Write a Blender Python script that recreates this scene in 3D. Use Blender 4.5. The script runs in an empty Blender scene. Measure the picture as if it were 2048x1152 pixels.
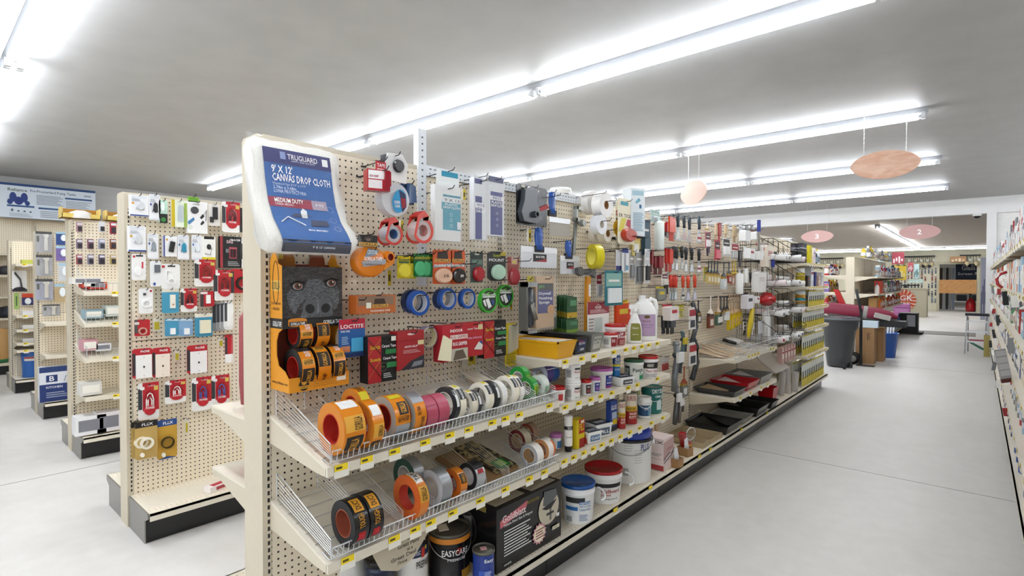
import bpy, math, random
from mathutils import Vector, Matrix, Euler
PI = math.pi
S = bpy.context.scene
COL = S.collection
rnd = random.Random(7)
# ---------------------------------------------------------------- camera, world, exposure
F = 1065.0
YAW, PITCH, CH = math.radians(41.16), math.radians(0.95), 1.45
cam_d = bpy.data.cameras.new('camera'); cam = bpy.data.objects.new('camera', cam_d); COL.objects.link(cam)
cam_d.sensor_width = 36; cam_d.lens = 36 * F / 2048; cam_d.clip_start = 0.05; cam_d.clip_end = 200
cam.location = (0, 0, CH); cam.rotation_euler = (PI / 2 - PITCH, 0, YAW)
S.camera = cam
S.view_settings.view_transform = 'Standard'; S.view_settings.look = 'None'
S.view_settings.gamma = 1; S.view_settings.use_curve_mapping = False
S.view_settings.exposure = 0.66
S.cycles.use_denoising = True
S.cycles.max_bounces = 8; S.cycles.diffuse_bounces = 5; S.cycles.transparent_max_bounces = 12
S.cycles.caustics_reflective = False; S.cycles.caustics_refractive = False
TUBE_POWER = 24.0
wd = bpy.data.worlds.new('world'); S.world = wd; wd.use_nodes = True
wd.node_tree.nodes['Background'].inputs[0].default_value = (0.9, 0.95, 1, 1)
wd.node_tree.nodes['Background'].inputs[1].default_value = 1.2
RC = Euler((PI / 2 - PITCH, 0, YAW)).to_matrix()
def ray(px, py): return RC @ Vector(((px - 1024) / F, (576 - py) / F, -1))
def atX(px, py, X):
    d = ray(px, py); t = X / d.x; return d.y * t, CH + d.z * t
def atY(px, py, Y):
    d = ray(px, py); t = Y / d.y; return d.x * t, CH + d.z * t
def atZ(px, py, Z):
    d = ray(px, py); t = (Z - CH) / d.z; return d.x * t, d.y * t
def depth(X, Y): return -X * math.sin(YAW) + Y * math.cos(YAW)
# ---------------------------------------------------------------- materials
_M = {}
def lin(c): return c / 12.92 if c <= .04045 else ((c + .055) / 1.055) ** 2.4
def rgb(h): return tuple(lin(int(h[i:i + 2], 16) / 255) for i in (0, 2, 4)) + (1,)
rgb0 = rgb
def newmat(name):
    m = bpy.data.materials.new(name); m.use_nodes = True
    return m, m.node_tree, m.node_tree.nodes['Principled BSDF']
def creased(nt, b, N, st=.9):
    bp = nt.nodes.new('ShaderNodeBump'); bp.inputs['Strength'].default_value = st; bp.inputs['Distance'].default_value = .006
    n = nt.nodes.new('ShaderNodeTexNoise'); n.inputs['Scale'].default_value = 28; n.inputs['Detail'].default_value = 3; n.inputs['Distortion'].default_value = 2.5
    nt.links.new(n.outputs[0], bp.inputs['Height']); nt.links.new(bp.outputs[0], b.inputs['Normal'])
def M(c):
    """'rrggbb' matt, ':g' glossy plastic, ':m' metal, ':c' clear film, ':n' mottled"""
    if c in _M: return _M[c]
    h, _, k = c.partition(':')
    m, nt, b = newmat('paint_' + c.replace(':', '_'))
    rgb = (lambda x: rgb0(x)) if k == 'w' else (lambda x: tuple(v * (.95 if min(rgb0(x)[:3]) > .5 else .8) for v in rgb0(x)[:3]) + (1,))
    b.inputs['Base Color'].default_value = rgb(h); b.inputs['Roughness'].default_value = .55
    N = nt.nodes.new('ShaderNodeTexNoise'); N.inputs['Scale'].default_value = 60
    if k == 'g': b.inputs['Roughness'].default_value = .22
    elif k == 'm': b.inputs['Metallic'].default_value = .95; b.inputs['Roughness'].default_value = .3
    elif k == 'k': b.inputs['Metallic'].default_value = .6; b.inputs['Roughness'].default_value = .38
    elif k == 'c':
        b.inputs['Roughness'].default_value = .12; b.inputs['Alpha'].default_value = .08; creased(nt, b, N)
    elif k == 'f':
        b.inputs['Roughness'].default_value = .12; b.inputs['Alpha'].default_value = .55
    if k == 'n': creased(nt, b, N, .25)
    if k in ('', 'g', 'n', 'w'):
        r = nt.nodes.new('ShaderNodeValToRGB')
        lo, hi = (.8, 1.08) if k == 'n' else (.95, 1.03)
        a = rgb(h)
        r.color_ramp.elements[0].position = .3; r.color_ramp.elements[1].position = .7
        r.color_ramp.elements[0].color = tuple(min(1, x * lo) for x in a[:3]) + (1,)
        r.color_ramp.elements[1].color = tuple(min(1, x * hi) for x in a[:3]) + (1,)
        if k == 'n': N.inputs['Scale'].default_value = 140; N.inputs['Detail'].default_value = 4
        nt.links.new(N.outputs[0], r.inputs[0]); nt.links.new(r.outputs[0], b.inputs['Base Color'])
    _M[c] = m
    return m
def nodes_math(nt, op, a, b=None):
    n = nt.nodes.new('ShaderNodeMath'); n.operation = op
    for i, x in enumerate((a, b)):
        if x is None: continue
        if isinstance(x, (int, float)): n.inputs[i].default_value = x
        else: nt.links.new(x, n.inputs[i])
    return n.outputs[0]
def dotted(name, base, hole, ax, pitch=.0254, rad=.105, rough=.5):
    m, nt, b = newmat(name)
    g = nt.nodes.new('ShaderNodeNewGeometry'); sp = nt.nodes.new('ShaderNodeSeparateXYZ')
    nt.links.new(g.outputs['Position'], sp.inputs[0])
    sq = []
    for a in ax:
        f = nodes_math(nt, 'SUBTRACT', nodes_math(nt, 'FRACT', nodes_math(nt, 'ADD', nodes_math(nt, 'DIVIDE', sp.outputs[a], pitch), 1000)), .5)
        sq.append(nodes_math(nt, 'POWER', nodes_math(nt, 'ABSOLUTE', f), 2))
    d = nodes_math(nt, 'LESS_THAN', nodes_math(nt, 'SQRT', nodes_math(nt, 'ADD', sq[0], sq[1])), rad)
    mx = nt.nodes.new('ShaderNodeMix'); mx.data_type = 'RGBA'
    mx.inputs[6].default_value = rgb(base); mx.inputs[7].default_value = rgb(hole)
    nt.links.new(d, mx.inputs[0]); nt.links.new(mx.outputs[2], b.inputs['Base Color'])
    b.inputs['Roughness'].default_value = rough
    return m
_M['peg'] = dotted('pegboard_cream', 'ebdfc8', '241c15', (1, 2), rad=.155)
_M['pegx'] = dotted('pegboard_cream_endwall', 'd9d4bc', '3b332b', (0, 2), rad=.13)
_M['perf'] = dotted('perforated_steel', 'e6dcc9', '5a5044', (0, 1), rad=.1)
def stripes():
    m, nt, b = newmat('slotted_upright')
    g = nt.nodes.new('ShaderNodeNewGeometry'); sp = nt.nodes.new('ShaderNodeSeparateXYZ')
    nt.links.new(g.outputs['Position'], sp.inputs[0])
    f = nodes_math(nt, 'FRACT', nodes_math(nt, 'DIVIDE', sp.outputs[2], .0254))
    d = nodes_math(nt, 'LESS_THAN', f, .6)
    mx = nt.nodes.new('ShaderNodeMix'); mx.data_type = 'RGBA'
    mx.inputs[6].default_value = rgb('d8ccb6'); mx.inputs[7].default_value = rgb('14110f')
    nt.links.new(d, mx.inputs[0]); nt.links.new(mx.outputs[2], b.inputs['Base Color'])
    return m
_M['slots'] = stripes()
def emis(name, strength, col=(1, 1, 1, 1)):
    m, nt, b = newmat(name)
    b.inputs['Base Color'].default_value = (.9, .9, .9, 1)
    b.inputs['Emission Color'].default_value = col; b.inputs['Emission Strength'].default_value = strength
    return m
_M['tube'] = emis('lit_tube', TUBE_POWER, (.93, .965, 1, 1))
def floor_mat():
    m, nt, b = newmat('polished_concrete')
    tc = nt.nodes.new('ShaderNodeNewGeometry')
    n1 = nt.nodes.new('ShaderNodeTexNoise'); n1.inputs['Scale'].default_value = .9; n1.inputs['Detail'].default_value = 8; n1.inputs['Roughness'].default_value = .62
    n2 = nt.nodes.new('ShaderNodeTexNoise'); n2.inputs['Scale'].default_value = 9; n2.inputs['Detail'].default_value = 6
    mp = nt.nodes.new('ShaderNodeMapping'); mp.inputs['Scale'].default_value = (1, .35, 1)
    nt.links.new(tc.outputs['Position'], mp.inputs[0])
    nt.links.new(mp.outputs[0], n1.inputs[0]); nt.links.new(tc.outputs['Position'], n2.inputs[0])
    mx = nodes_math(nt, 'ADD', nodes_math(nt, 'MULTIPLY', n1.outputs[0], .7), nodes_math(nt, 'MULTIPLY', n2.outputs[0], .3))
    r = nt.nodes.new('ShaderNodeValToRGB')
    r.color_ramp.elements[0].position = .36; r.color_ramp.elements[0].color = rgb('cbc7c1')
    r.color_ramp.elements[1].position = .58; r.color_ramp.elements[1].color = rgb('d9d6d2')
    nt.links.new(mx, r.inputs[0]); nt.links.new(r.outputs[0], b.inputs['Base Color'])
    rr = nodes_math(nt, 'ADD', nodes_math(nt, 'MULTIPLY', n2.outputs[0], .3), .28)
    nt.links.new(rr, b.inputs['Roughness'])
    return m
_M['floor'] = floor_mat()
def wood_mat(name, a, c, scale=(3, 3, 30)):
    m, nt, b = newmat(name)
    t = nt.nodes.new('ShaderNodeTexCoord'); mp = nt.nodes.new('ShaderNodeMapping'); mp.inputs['Scale'].default_value = scale
    n = nt.nodes.new('ShaderNodeTexNoise'); n.inputs['Scale'].default_value = 2; n.inputs['Detail'].default_value = 6; n.inputs['Distortion'].default_value = 1.2
    r = nt.nodes.new('ShaderNodeValToRGB'); r.color_ramp.elements[0].position = .35; r.color_ramp.elements[1].position = .65
    r.color_ramp.elements[0].color = rgb(a); r.color_ramp.elements[1].color = rgb(c)
    nt.links.new(t.outputs['Object'], mp.inputs[0]); nt.links.new(mp.outputs[0], n.inputs[0]); nt.links.new(n.outputs[0], r.inputs[0])
    nt.links.new(r.outputs[0], b.inputs['Base Color']); b.inputs['Roughness'].default_value = .6
    return m
_M['wood'] = wood_mat('sign_wood', 'e0ae92', 'efcdb6', (2, 2, 8))
_M['plank'] = wood_mat('plank_wood', 'a9753f', 'c3935a', (4, 1, 20))
_M['palewood'] = wood_mat('pale_wood', 'cfae86', 'e2c8a4', (30, 4, 4))
def camo():
    m, nt, b = newmat('camouflage_print')
    t = nt.nodes.new('ShaderNodeTexCoord')
    n = nt.nodes.new('ShaderNodeTexNoise'); n.inputs['Scale'].default_value = 38; n.inputs['Detail'].default_value = 2
    r = nt.nodes.new('ShaderNodeValToRGB'); r.color_ramp.interpolation = 'CONSTANT'
    e = r.color_ramp.elements; e[0].color = rgb('37301f'); e[1].position = .47; e[1].color = rgb('6f6748')
    k = e.new(.55); k.color = rgb('b09d73')
    nt.links.new(t.outputs['Object'], n.inputs[0]); nt.links.new(n.outputs[0], r.inputs[0]); nt.links.new(r.outputs[0], b.inputs['Base Color'])
    return m
_M['camo'] = camo()
def fur():
    m, nt, b = newmat('printed_fur')
    t = nt.nodes.new('ShaderNodeTexCoord'); mp = nt.nodes.new('ShaderNodeMapping'); mp.inputs['Scale'].default_value = (60, 60, 220)
    n = nt.nodes.new('ShaderNodeTexNoise'); n.inputs['Scale'].default_value = 1; n.inputs['Detail'].default_value = 8; n.inputs['Distortion'].default_value = 2
    r = nt.nodes.new('ShaderNodeValToRGB'); r.color_ramp.elements[0].position = .45; r.color_ramp.elements[1].position = .72
    r.color_ramp.elements[0].color = rgb('141213'); r.color_ramp.elements[1].color = rgb('5a5250')
    nt.links.new(t.outputs['Object'], mp.inputs[0]); nt.links.new(mp.outputs[0], n.inputs[0]); nt.links.new(n.outputs[0], r.inputs[0])
    nt.links.new(r.outputs[0], b.inputs['Base Color'])
    return m
_M['fur'] = fur()
def wrinkle():
    m, nt, b = newmat('printed_wrinkled_skin')
    t = nt.nodes.new('ShaderNodeTexCoord'); mp = nt.nodes.new('ShaderNodeMapping'); mp.inputs['Scale'].default_value = (120, 60, 330); mp.inputs['Rotation'].default_value = (0, .35, 0)
    n = nt.nodes.new('ShaderNodeTexNoise'); n.inputs['Scale'].default_value = 1; n.inputs['Detail'].default_value = 5; n.inputs['Distortion'].default_value = 1.5
    r = nt.nodes.new('ShaderNodeValToRGB'); r.color_ramp.elements[0].position = .38; r.color_ramp.elements[1].position = .66
    r.color_ramp.elements[0].color = rgb('232427'); r.color_ramp.elements[1].color = rgb('74777b')
    nt.links.new(t.outputs['Object'], mp.inputs[0]); nt.links.new(mp.outputs[0], n.inputs[0]); nt.links.new(n.outputs[0], r.inputs[0])
    nt.links.new(r.outputs[0], b.inputs['Base Color'])
    return m
_M['wrinkle'] = wrinkle()
# ---------------------------------------------------------------- text cache (flat print, default vector face)
_T = {}
def textdata(s):
    if s in _T: return _T[s]
    cu = bpy.data.curves.new('t', 'FONT'); cu.body = s; cu.resolution_u = 1 if len(s) > 12 else 2; cu.offset = .012
    ob = bpy.data.objects.new('t', cu)
    me = bpy.data.meshes.new_from_object(ob)
    vs = [v.co.copy() for v in me.vertices]; fs = [tuple(p.vertices) for p in me.polygons]
    bpy.data.objects.remove(ob); bpy.data.curves.remove(cu); bpy.data.meshes.remove(me)
    if not vs: vs = [Vector((0, 0, 0))]
    x0 = min(v.x for v in vs); x1 = max(v.x for v in vs); y0 = min(v.y for v in vs); y1 = max(v.y for v in vs)
    w = max(x1 - x0, 1e-6); h = max(y1 - y0, 1e-6)
    _T[s] = ([((v.x - x0) / w, (v.y - y0) / h) for v in vs], fs, w / h)
    return _T[s]
# ---------------------------------------------------------------- mesh builder
class MB:
    def __init__(s): s.v = []; s.f = []; s.m = []; s.ms = []; s.sm = []
    def add(s, vs, fs, mat, smooth=False):
        if mat not in s.ms: s.ms.append(mat)
        i = s.ms.index(mat); n = len(s.v)
        s.v.extend(vs)
        for f in fs: s.f.append(tuple(a + n for a in f)); s.m.append(i); s.sm.append(smooth)
        return s
    def box(s, x0, x1, y0, y1, z0, z1, mat):
        v = [(x, y, z) for x in (x0, x1) for y in (y0, y1) for z in (z0, z1)]
        return s.add(v, [(0, 1, 3, 2), (4, 6, 7, 5), (0, 4, 5, 1), (2, 3, 7, 6), (0, 2, 6, 4), (1, 5, 7, 3)], mat)
    def hexa(s, b, t, mat):
        """b, t: four bottom and four top corners, counter-clockwise from above"""
        v = list(b) + list(t)
        return s.add(v, [(3, 2, 1, 0), (4, 5, 6, 7), (0, 1, 5, 4), (1, 2, 6, 5), (2, 3, 7, 6), (3, 0, 4, 7)], mat)
    def prism(s, pts, y0, y1, mat, ax='y'):
        """outline pts (a,b) in the plane across axis ax, extruded from y0 to y1 along it"""
        n = len(pts)
        def P(a, b, y): return {'y': (a, y, b), 'x': (y, a, b), 'z': (a, b, y)}[ax]
        v = [P(a, b, y0) for a, b in pts] + [P(a, b, y1) for a, b in pts]
        f = [tuple(range(n)), tuple(range(2 * n - 1, n - 1, -1))] + [(i, (i + 1) % n + 0, (i + 1) % n + n, i + n) for i in range(n)]
        return s.add(v, f, mat)
    def lathe(s, prof, mat, cx=0, cy=0, n=24, sx=1, sy=1, a0=0, a1=2 * PI, z0=0):
        full = abs(a1 - a0 - 2 * PI) < 1e-6
        k = n if full else n + 1
        v = []
        for r, z in prof:
            for i in range(k):
                a = a0 + (a1 - a0) * i / n
                v.append((cx + r * math.cos(a) * sx, cy + r * math.sin(a) * sy, z0 + z))
        f = []
        for j in range(len(prof) - 1):
            if prof[j] == prof[j + 1]: continue
            for i in range(n):
                i2 = (i + 1) % k
                f.append((j * k + i, j * k + i2, (j + 1) * k + i2, (j + 1) * k + i))
        return s.add(v, f, mat, True)
    def cyl(s, cx, cy, z0, z1, r, mat, r2=None, n=20):
        r2 = r if r2 is None else r2
        return s.lathe([(0, z0), (r, z0), (r, z0), (r2, z1), (r2, z1), (0, z1)], mat, cx, cy, n)
    def ring(s, ro, ri, z0, z1, mat, n=32, cx=0, cy=0, core=None):
        s.lathe([(ri, z0), (ro, z0), (ro, z0), (ro, z1), (ro, z1), (ri, z1)], mat, cx, cy, n)
        return s.lathe([(ri, z1), (ri, z0)], core or mat, cx, cy, n)
    def tube(s, path, r, mat, n=5, closed=False):
        path = [Vector(p) for p in path]; m = len(path); v = []; f = []
        for i, p in enumerate(path):
            a = path[(i - 1) % m] if (closed or i > 0) else p
            b = path[(i + 1) % m] if (closed or i < m - 1) else p
            d = (b - a).normalized() if (b - a).length > 1e-9 else Vector((0, 0, 1))
            u = d.cross(Vector((0, 0, 1)) if abs(d.z) < .95 else Vector((1, 0, 0))).normalized(); w = d.cross(u)
            for k in range(n):
                t = 2 * PI * k / n
                v.append(tuple(p + u * (r * math.cos(t)) + w * (r * math.sin(t))))
        for i in range(m if closed else m - 1):
            j = (i + 1) % m
            for k in range(n):
                f.append((i * n + k, i * n + (k + 1) % n, j * n + (k + 1) % n, j * n + k))
        if not closed: f += [tuple(range(n - 1, -1, -1)), tuple(range((m - 1) * n, m * n))]
        return s.add(v, f, mat, n > 5)
    def text(s, t, fn, mat):
        vs, fs, _ = textdata(t)
        return s.add([fn(a, b) for a, b in vs], fs, mat)
    def txt(s, t, x0, z0, x1, z1, y, mat): return s.text(t, lambda a, b: (x0 + a * (x1 - x0), y, z0 + b * (z1 - z0)), mat)
    def wrap(s, t, r, a0, a1, z0, z1, mat, cx=0, cy=0):
        """text on a vertical cylinder; a0..a1 in degrees from straight ahead (-y), left to right"""
        def fn(a, b):
            g = math.radians(-90 + a0 + a * (a1 - a0)); return (cx + r * math.cos(g), cy + r * math.sin(g), z0 + b * (z1 - z0))
        return s.text(t, fn, mat)
    def shell(s, r, a0, a1, z0, z1, mat, cx=0, cy=0, r2=None):
        r2 = r if r2 is None else r2
        n = max(2, int(abs(a1 - a0) / 8))
        return s.lathe([(r, z0), (r2, z1)], mat, cx, cy, n, a0=math.radians(-90 + a0), a1=math.radians(-90 + a1))
    def mesh(s, name):
        me = bpy.data.meshes.new(name); me.from_pydata(s.v, [], s.f)
        for m in s.ms: me.materials.append(M(m) if isinstance(m, str) else m)
        me.polygons.foreach_set('material_index', s.m); me.polygons.foreach_set('use_smooth', s.sm)
        me.update()
        return me
    def build(s, name, parent=None, **k):
        o = bpy.data.objects.new(name, s.mesh(name)); COL.objects.link(o)
        if parent: o.parent = parent
        for a, b in k.items():
            if b: o[a] = b
        return o
def thing(name, label, cat, loc=(0, 0, 0), rot=(0, 0, 0), group=None):
    o = bpy.data.objects.new(name, None); COL.objects.link(o); o.empty_display_size = .02
    o.location = loc; o.rotation_euler = rot; o['label'] = label; o['category'] = cat
    if group: o['group'] = group
    return o
def struct(name, mb):
    return mb.build(name, kind='structure')
def copytree(r, loc, rot=None, label=None, group=None, scale=None):
    c = r.copy(); COL.objects.link(c); c.location = loc
    if rot is not None: c.rotation_euler = rot
    if label: c['label'] = label
    if group: c['group'] = group
    if scale: c.scale = scale
    for ch in list(r.children):
        d = ch.copy(); COL.objects.link(d); d.parent = c
        for g in list(ch.children):
            e = g.copy(); COL.objects.link(e); e.parent = d
    return c
FX = PI / 2   # turn that makes a thing's front (-y) face the aisle (+x)
# ---------------------------------------------------------------- generic hanging / standing packs
class Pack:
    """A package whose front is the xz plane (front faces -y). u,v run 0..1 over its width and height."""
    def __init__(s, w, h, th=.004): s.w = w; s.h = h; s.th = th; s.p = {}; s.k = 0
    def mb(s, part): return s.p.setdefault(part, MB())
    def X(s, u): return (u - .5) * s.w
    def off(s): s.k += 1; return -s.th - .0004 * s.k
def run(pk, els):
    w, h = pk.w, pk.h
    for e in els:
        k = e[0]
        if k == 'r':      # rect: part,col,u0,v0,u1,v1[,depth]
            _, part, c, u0, v0, u1, v1 = e[:7]; d = e[7] if len(e) > 7 else 0
            y = pk.off()
            pk.mb(part).box(pk.X(u0), pk.X(u1), y - d, y + .0004, v0 * h, v1 * h, c)
        elif k == 'e':    # dome: part,col,u,v,ru,rv,depth
            _, part, c, u, v, ru, rv = e[:7]; d = e[7] if len(e) > 7 else .0005
            y = pk.off(); n = 20; mb = pk.mb(part); cx, cz = pk.X(u), v * h
            rings = [(1, 0), (1, .6), (.85, 1)] if d > .002 else [(1, 0), (1, 1)]
            vs = []
            for q, dd in rings:
                for i in range(n):
                    a = 2 * PI * i / n; vs.append((cx + ru * w * q * math.cos(a), y - d * dd, cz + rv * h * q * math.sin(a)))
            fs = [(j * n + i, j * n + (i + 1) % n, (j + 1) * n + (i + 1) % n, (j + 1) * n + i) for j in range(len(rings) - 1) for i in range(n)]
            fs.append(tuple((len(rings) - 1) * n + i for i in range(n)))
            mb.add(vs, fs, c)
        elif k == 'o':    # ring: part,col,u,v,R(m),r(m),depth
            _, part, c, u, v, R, r, d = e
            y = pk.off(); n = 24; mb = pk.mb(part); cx, cz = pk.X(u), v * h
            vs = []
            for q, yy in ((r, y), (r, y - d), (R, y - d), (R, y)):
                for i in range(n):
                    a = 2 * PI * i / n; vs.append((cx + q * math.cos(a), yy, cz + q * math.sin(a)))
            mb.add(vs, [(j * n + i, j * n + (i + 1) % n, (j + 1) % 4 * n + (i + 1) % n, (j + 1) % 4 * n + i) for j in range(4) for i in range(n)], c)
        elif k == 't':    # text: col,str,u0,v0,u1,v1[,extra depth]
            _, c, t, u0, v0, u1, v1 = e[:7]; d = e[7] if len(e) > 7 else 0
            pk.mb('lettering').txt(t, pk.X(u0), v0 * h, pk.X(u1), v1 * h, pk.off() - d, c)
        elif k == 'k':    # cord: part,col,[(u,v)],radius[,closed]
            _, part, c, pts, r = e[:5]; cl = len(e) > 5
            y = pk.off() - r
            pk.mb(part).tube([(pk.X(u), y, v * h) for u, v in pts], r, c, 6, cl)
        elif k == 'p':    # polygon: part,col,[(u,v)..][,depth]
            _, part, c, pts = e[:4]; d = e[4] if len(e) > 4 else 0
            y = pk.off(); pk.mb(part).prism([(pk.X(u), v * h) for u, v in pts], y - d - .0002, y, c)
        elif k == 'g':    # grey text lines: col,n,u0,v0,u1,v1
            _, c, n, u0, v0, u1, v1 = e; y = pk.off(); mb = pk.mb('fine_print')
            for i in range(n):
                z = v0 + (v1 - v0) * (i + .5) / n; hh = (v1 - v0) / n * .22
                mb.box(pk.X(u0), pk.X(u1 - (u1 - u0) * .25 * ((i * 7 % 5) / 5)), y, y + .0003, (z - hh) * h, (z + hh) * h, c)
def finish(pk, t):
    base = None
    for part, mb in pk.p.items():
        o = mb.build(part, base if base and part in ('lettering', 'fine_print', 'print') else t); base = base or o
    return t
def fit(bb, X):
    x0, y0, x1, y1 = bb; xm, ym = (x0 + x1) / 2, (y0 + y1) / 2
    Y0 = atX(x0, ym, X)[0]; Y1 = atX(x1, ym, X)[0]; Yc = (Y0 + Y1) / 2
    z1 = atX(xm, y0, X)[1]; z0 = atX(xm, y1, X)[1]
    return Yc, z0, Y1 - Y0, z1 - z0
HOOKS = {}
def pack(name, label, cat, bb, X, col, els, th=.003, hook=True, group=None, zrot=0, base='card', z0=None, board=None, cham=0, tilt=0):
    Yc, zb, w, h = fit(bb, X)
    if z0 is not None: h += zb - z0; zb = z0
    t = thing(name, label, cat, (X - th, Yc, zb), (tilt, 0, FX + zrot), group)
    pk = Pack(w, h, th)
    if th <= .006:
        c = cham or .06
        pk.mb(base).prism([(-w / 2, c * h * .5), (-w / 2 + c * w, 0), (w / 2 - c * w, 0), (w / 2, c * h * .5), (w / 2, h * (1 - c * .5)), (w / 2 - c * w, h), (-w / 2 + c * w, h), (-w / 2, h * (1 - c * .5))], -th, 0, col)
    else:
        pk.mb(base).box(-w / 2, w / 2, -th, 0, 0, h, col)
    run(pk, els)
    finish(pk, t)
    if hook is not False:
        HOOKS.setdefault(board or ('m' if X > -2.2 else 'n'), []).append((Yc, zb + h * .93, X + .03))
    return t
# ================================================================ the room
ZC, ZL, YB, YE = 3.08, 2.78, 14.3, 30.8
struct('floor', MB().box(-11.6, 6, -6.5, 42, -.1, 0, 'floor'))
fl = bpy.data.objects['floor']
jm = MB()
for y in (4.75, -1.4, 10.9, 17): jm.box(-11.6, 1.1, y - .003, y + .003, -.001, .0006, '77736c')
for x in (-5.15, ): jm.box(x - .004, x + .004, -6.5, 30, -.001, .0006, '77736c')
jm.build('saw_cut_joint', fl, kind='stuff')
struct('ceiling', MB().box(-11.6, 6, -4.1, YB, ZC, ZC + .1, 'aeafb1:w'))
struct('ceiling_back_room', MB().box(-11.6, 6, YB, 42, ZL, ZL + .4, 'bab2a9:w'))
struct('trim_beam', MB().box(-11.6, 6, YB - .12, YB + .1, ZL - .02, ZC, 'e4e4e4:w'))
struct('wall_left', MB().box(-11.7, -11.6, -6.5, 42, 0, ZC, 'c4c5c6:w'))
m = MB(); m.box(-11.6, -5, -4.1, -4, 0, ZC, 'e3e1dc'); m.box(-5, 6, -4.1, -4, 0, .25, 'e3e1dc'); m.box(-5, 6, -4.1, -4, 2.95, ZC, 'e3e1dc'); struct('wall_near', m)  # unseen front wall; its wide opening is added to let daylight in
m = MB()
for x in (-5, -3.45, -1.9, -.35, 1.2, 2.75, 4.3, 5.95): m.box(x, x + .05, -4.08, -4.02, .25, 2.95, 'b8babc:k')
struct('added_window_1', m)  # bars of the added window, out of view, there for extra daylight
struct('wall_right', MB().box(6, 6.1, -6.5, 42, 0, ZC, 'e2e1df:w'))
m = MB(); m.box(.125, .27, YB - .1, YB + .15, 0, ZC, 'e4e4e4:w'); struct('trim_pillar', m)
struct('wall_divider', MB().box(.27, 6, YB, YB + .12, 0, ZC, 'e2e1df:w'))
# far wall with an opening, top panel light, pegboard
DX0, DX1, DZ = -1.30, -.03, 2.12
m = MB()
m.box(-11.6, DX0, YE, YE + .12, 0, ZL, 'd5d2ba:w'); m.box(DX1, 6, YE, YE + .12, 0, ZL, 'd5d2ba:w'); m.box(DX0, DX1, YE, YE + .12, DZ, ZL, 'd5d2ba:w')
struct('wall_far', m)
wf = bpy.data.objects['wall_far']
m = MB(); m.box(-5.6, DX0 - .1, YE - .012, YE, 0.05, 2.62, 'pegx'); m.build('pegboard_panel', wf)
m = MB(); m.box(DX0 - .1, DX0, YE - .05, YE, 0, DZ + .1, 'cfc9ae'); m.box(DX1, DX1 + .1, YE - .05, YE, 0, DZ + .1, 'cfc9ae'); m.box(DX0, DX1, YE - .05, YE, DZ, DZ + .1, 'cfc9ae')
m.build('door_surround', wf)
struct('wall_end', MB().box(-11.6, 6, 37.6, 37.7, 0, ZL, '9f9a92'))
# ================================================================ strip lights
def strip(X1, Y, n, z, row, along='x', L=2.42):
    def one():
        t = thing('strip_light', 'strip', 'ceiling light')
        h = MB(); h.prism([(-.055, 0), (-.055, -.012), (-.045, -.05), (.045, -.05), (.055, -.012), (.055, 0)], -L / 2, L / 2, 'a4a7ac:w', 'x')
        h.box(-L / 2 + .55, -L / 2 + .6, .0555, .056, -.03, -.02, 'b8b8b8'); h.build('housing', t)
        for s in (-.034, .034):
            a = MB()
            v = []; 
            r = .018
            a.tube([(-L / 2 + .075, s, -.078), (L / 2 - .075, s, -.078)], r, 'tube', 8)
            a.build('lamp_tube', t)
            for e in (-1, 1):
                c = MB(); x = e * (L / 2 - .035)
                c.box(x - .014, x + .014, s - .02, s + .02, -.1, -.045, 'dfe2e6:g')
                c.tube([(x - e * .014, s, -.078), (x - e * .042, s, -.078)], .016, 'c9ced6:k', 8)
                c.build('lamp_holder', t)
        return t
    global FIXT
    if 'FIXT' not in globals() or FIXT is None: FIXT = one(); first = FIXT; use0 = True
    else: use0 = False
    ords = ['first', 'second', 'third', 'fourth', 'fifth', 'sixth']
    for i in range(n):
        if along == 'x':
            loc = (X1 - L * (i + .5), Y, z); rot = (0, 0, 0)
            lab = 'white twin-tube strip light, %s from the aisle end of the %s row' % (ords[i], row)
        else:
            loc = (X1, Y + L * (i + .5), z); rot = (0, 0, FX)
            lab = 'white twin-tube strip light, %s of the row running lengthwise in the %s' % (ords[i], row)
        if use0 and i == 0: t = FIXT; t.location = loc; t.rotation_euler = rot; t['label'] = lab
        else: t = copytree(FIXT, loc, rot, lab)
        t['group'] = 'fluorescent strip lights'
FIXT = None
for y, nm in ((3.52, 'first ceiling'), (6.42, 'second ceiling'), (9.05, 'third ceiling'), (11.75, 'fourth ceiling')): strip(-.37, y, 4, ZC, nm); strip(5.6, y, 2, ZC, nm.replace('ceiling', 'added unseen'))  # second bank is added out of view to brighten the aisle side
strip(-.45, .55, 4, ZC, 'nearest ceiling'); strip(3.4, -2.3, 4, ZC, 'rearmost unseen extended ceiling');  # rearmost row continues behind the camera, lengthened to add light
strip(-1.85, 15.6, 5, ZL, 'low-ceilinged back room', 'y')
strip(-1.0, 28.4, 3, ZL, 'back room far wall'); strip(1.1, 28.6, 1, ZL, 'back room doorway'); strip(-4.6, 19.5, 2, ZL, 'added unseen back room middle')  # middle row is added behind the gondola to brighten the back room
strip(.4, 34.5, 2, ZL, 'glass shop')
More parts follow.
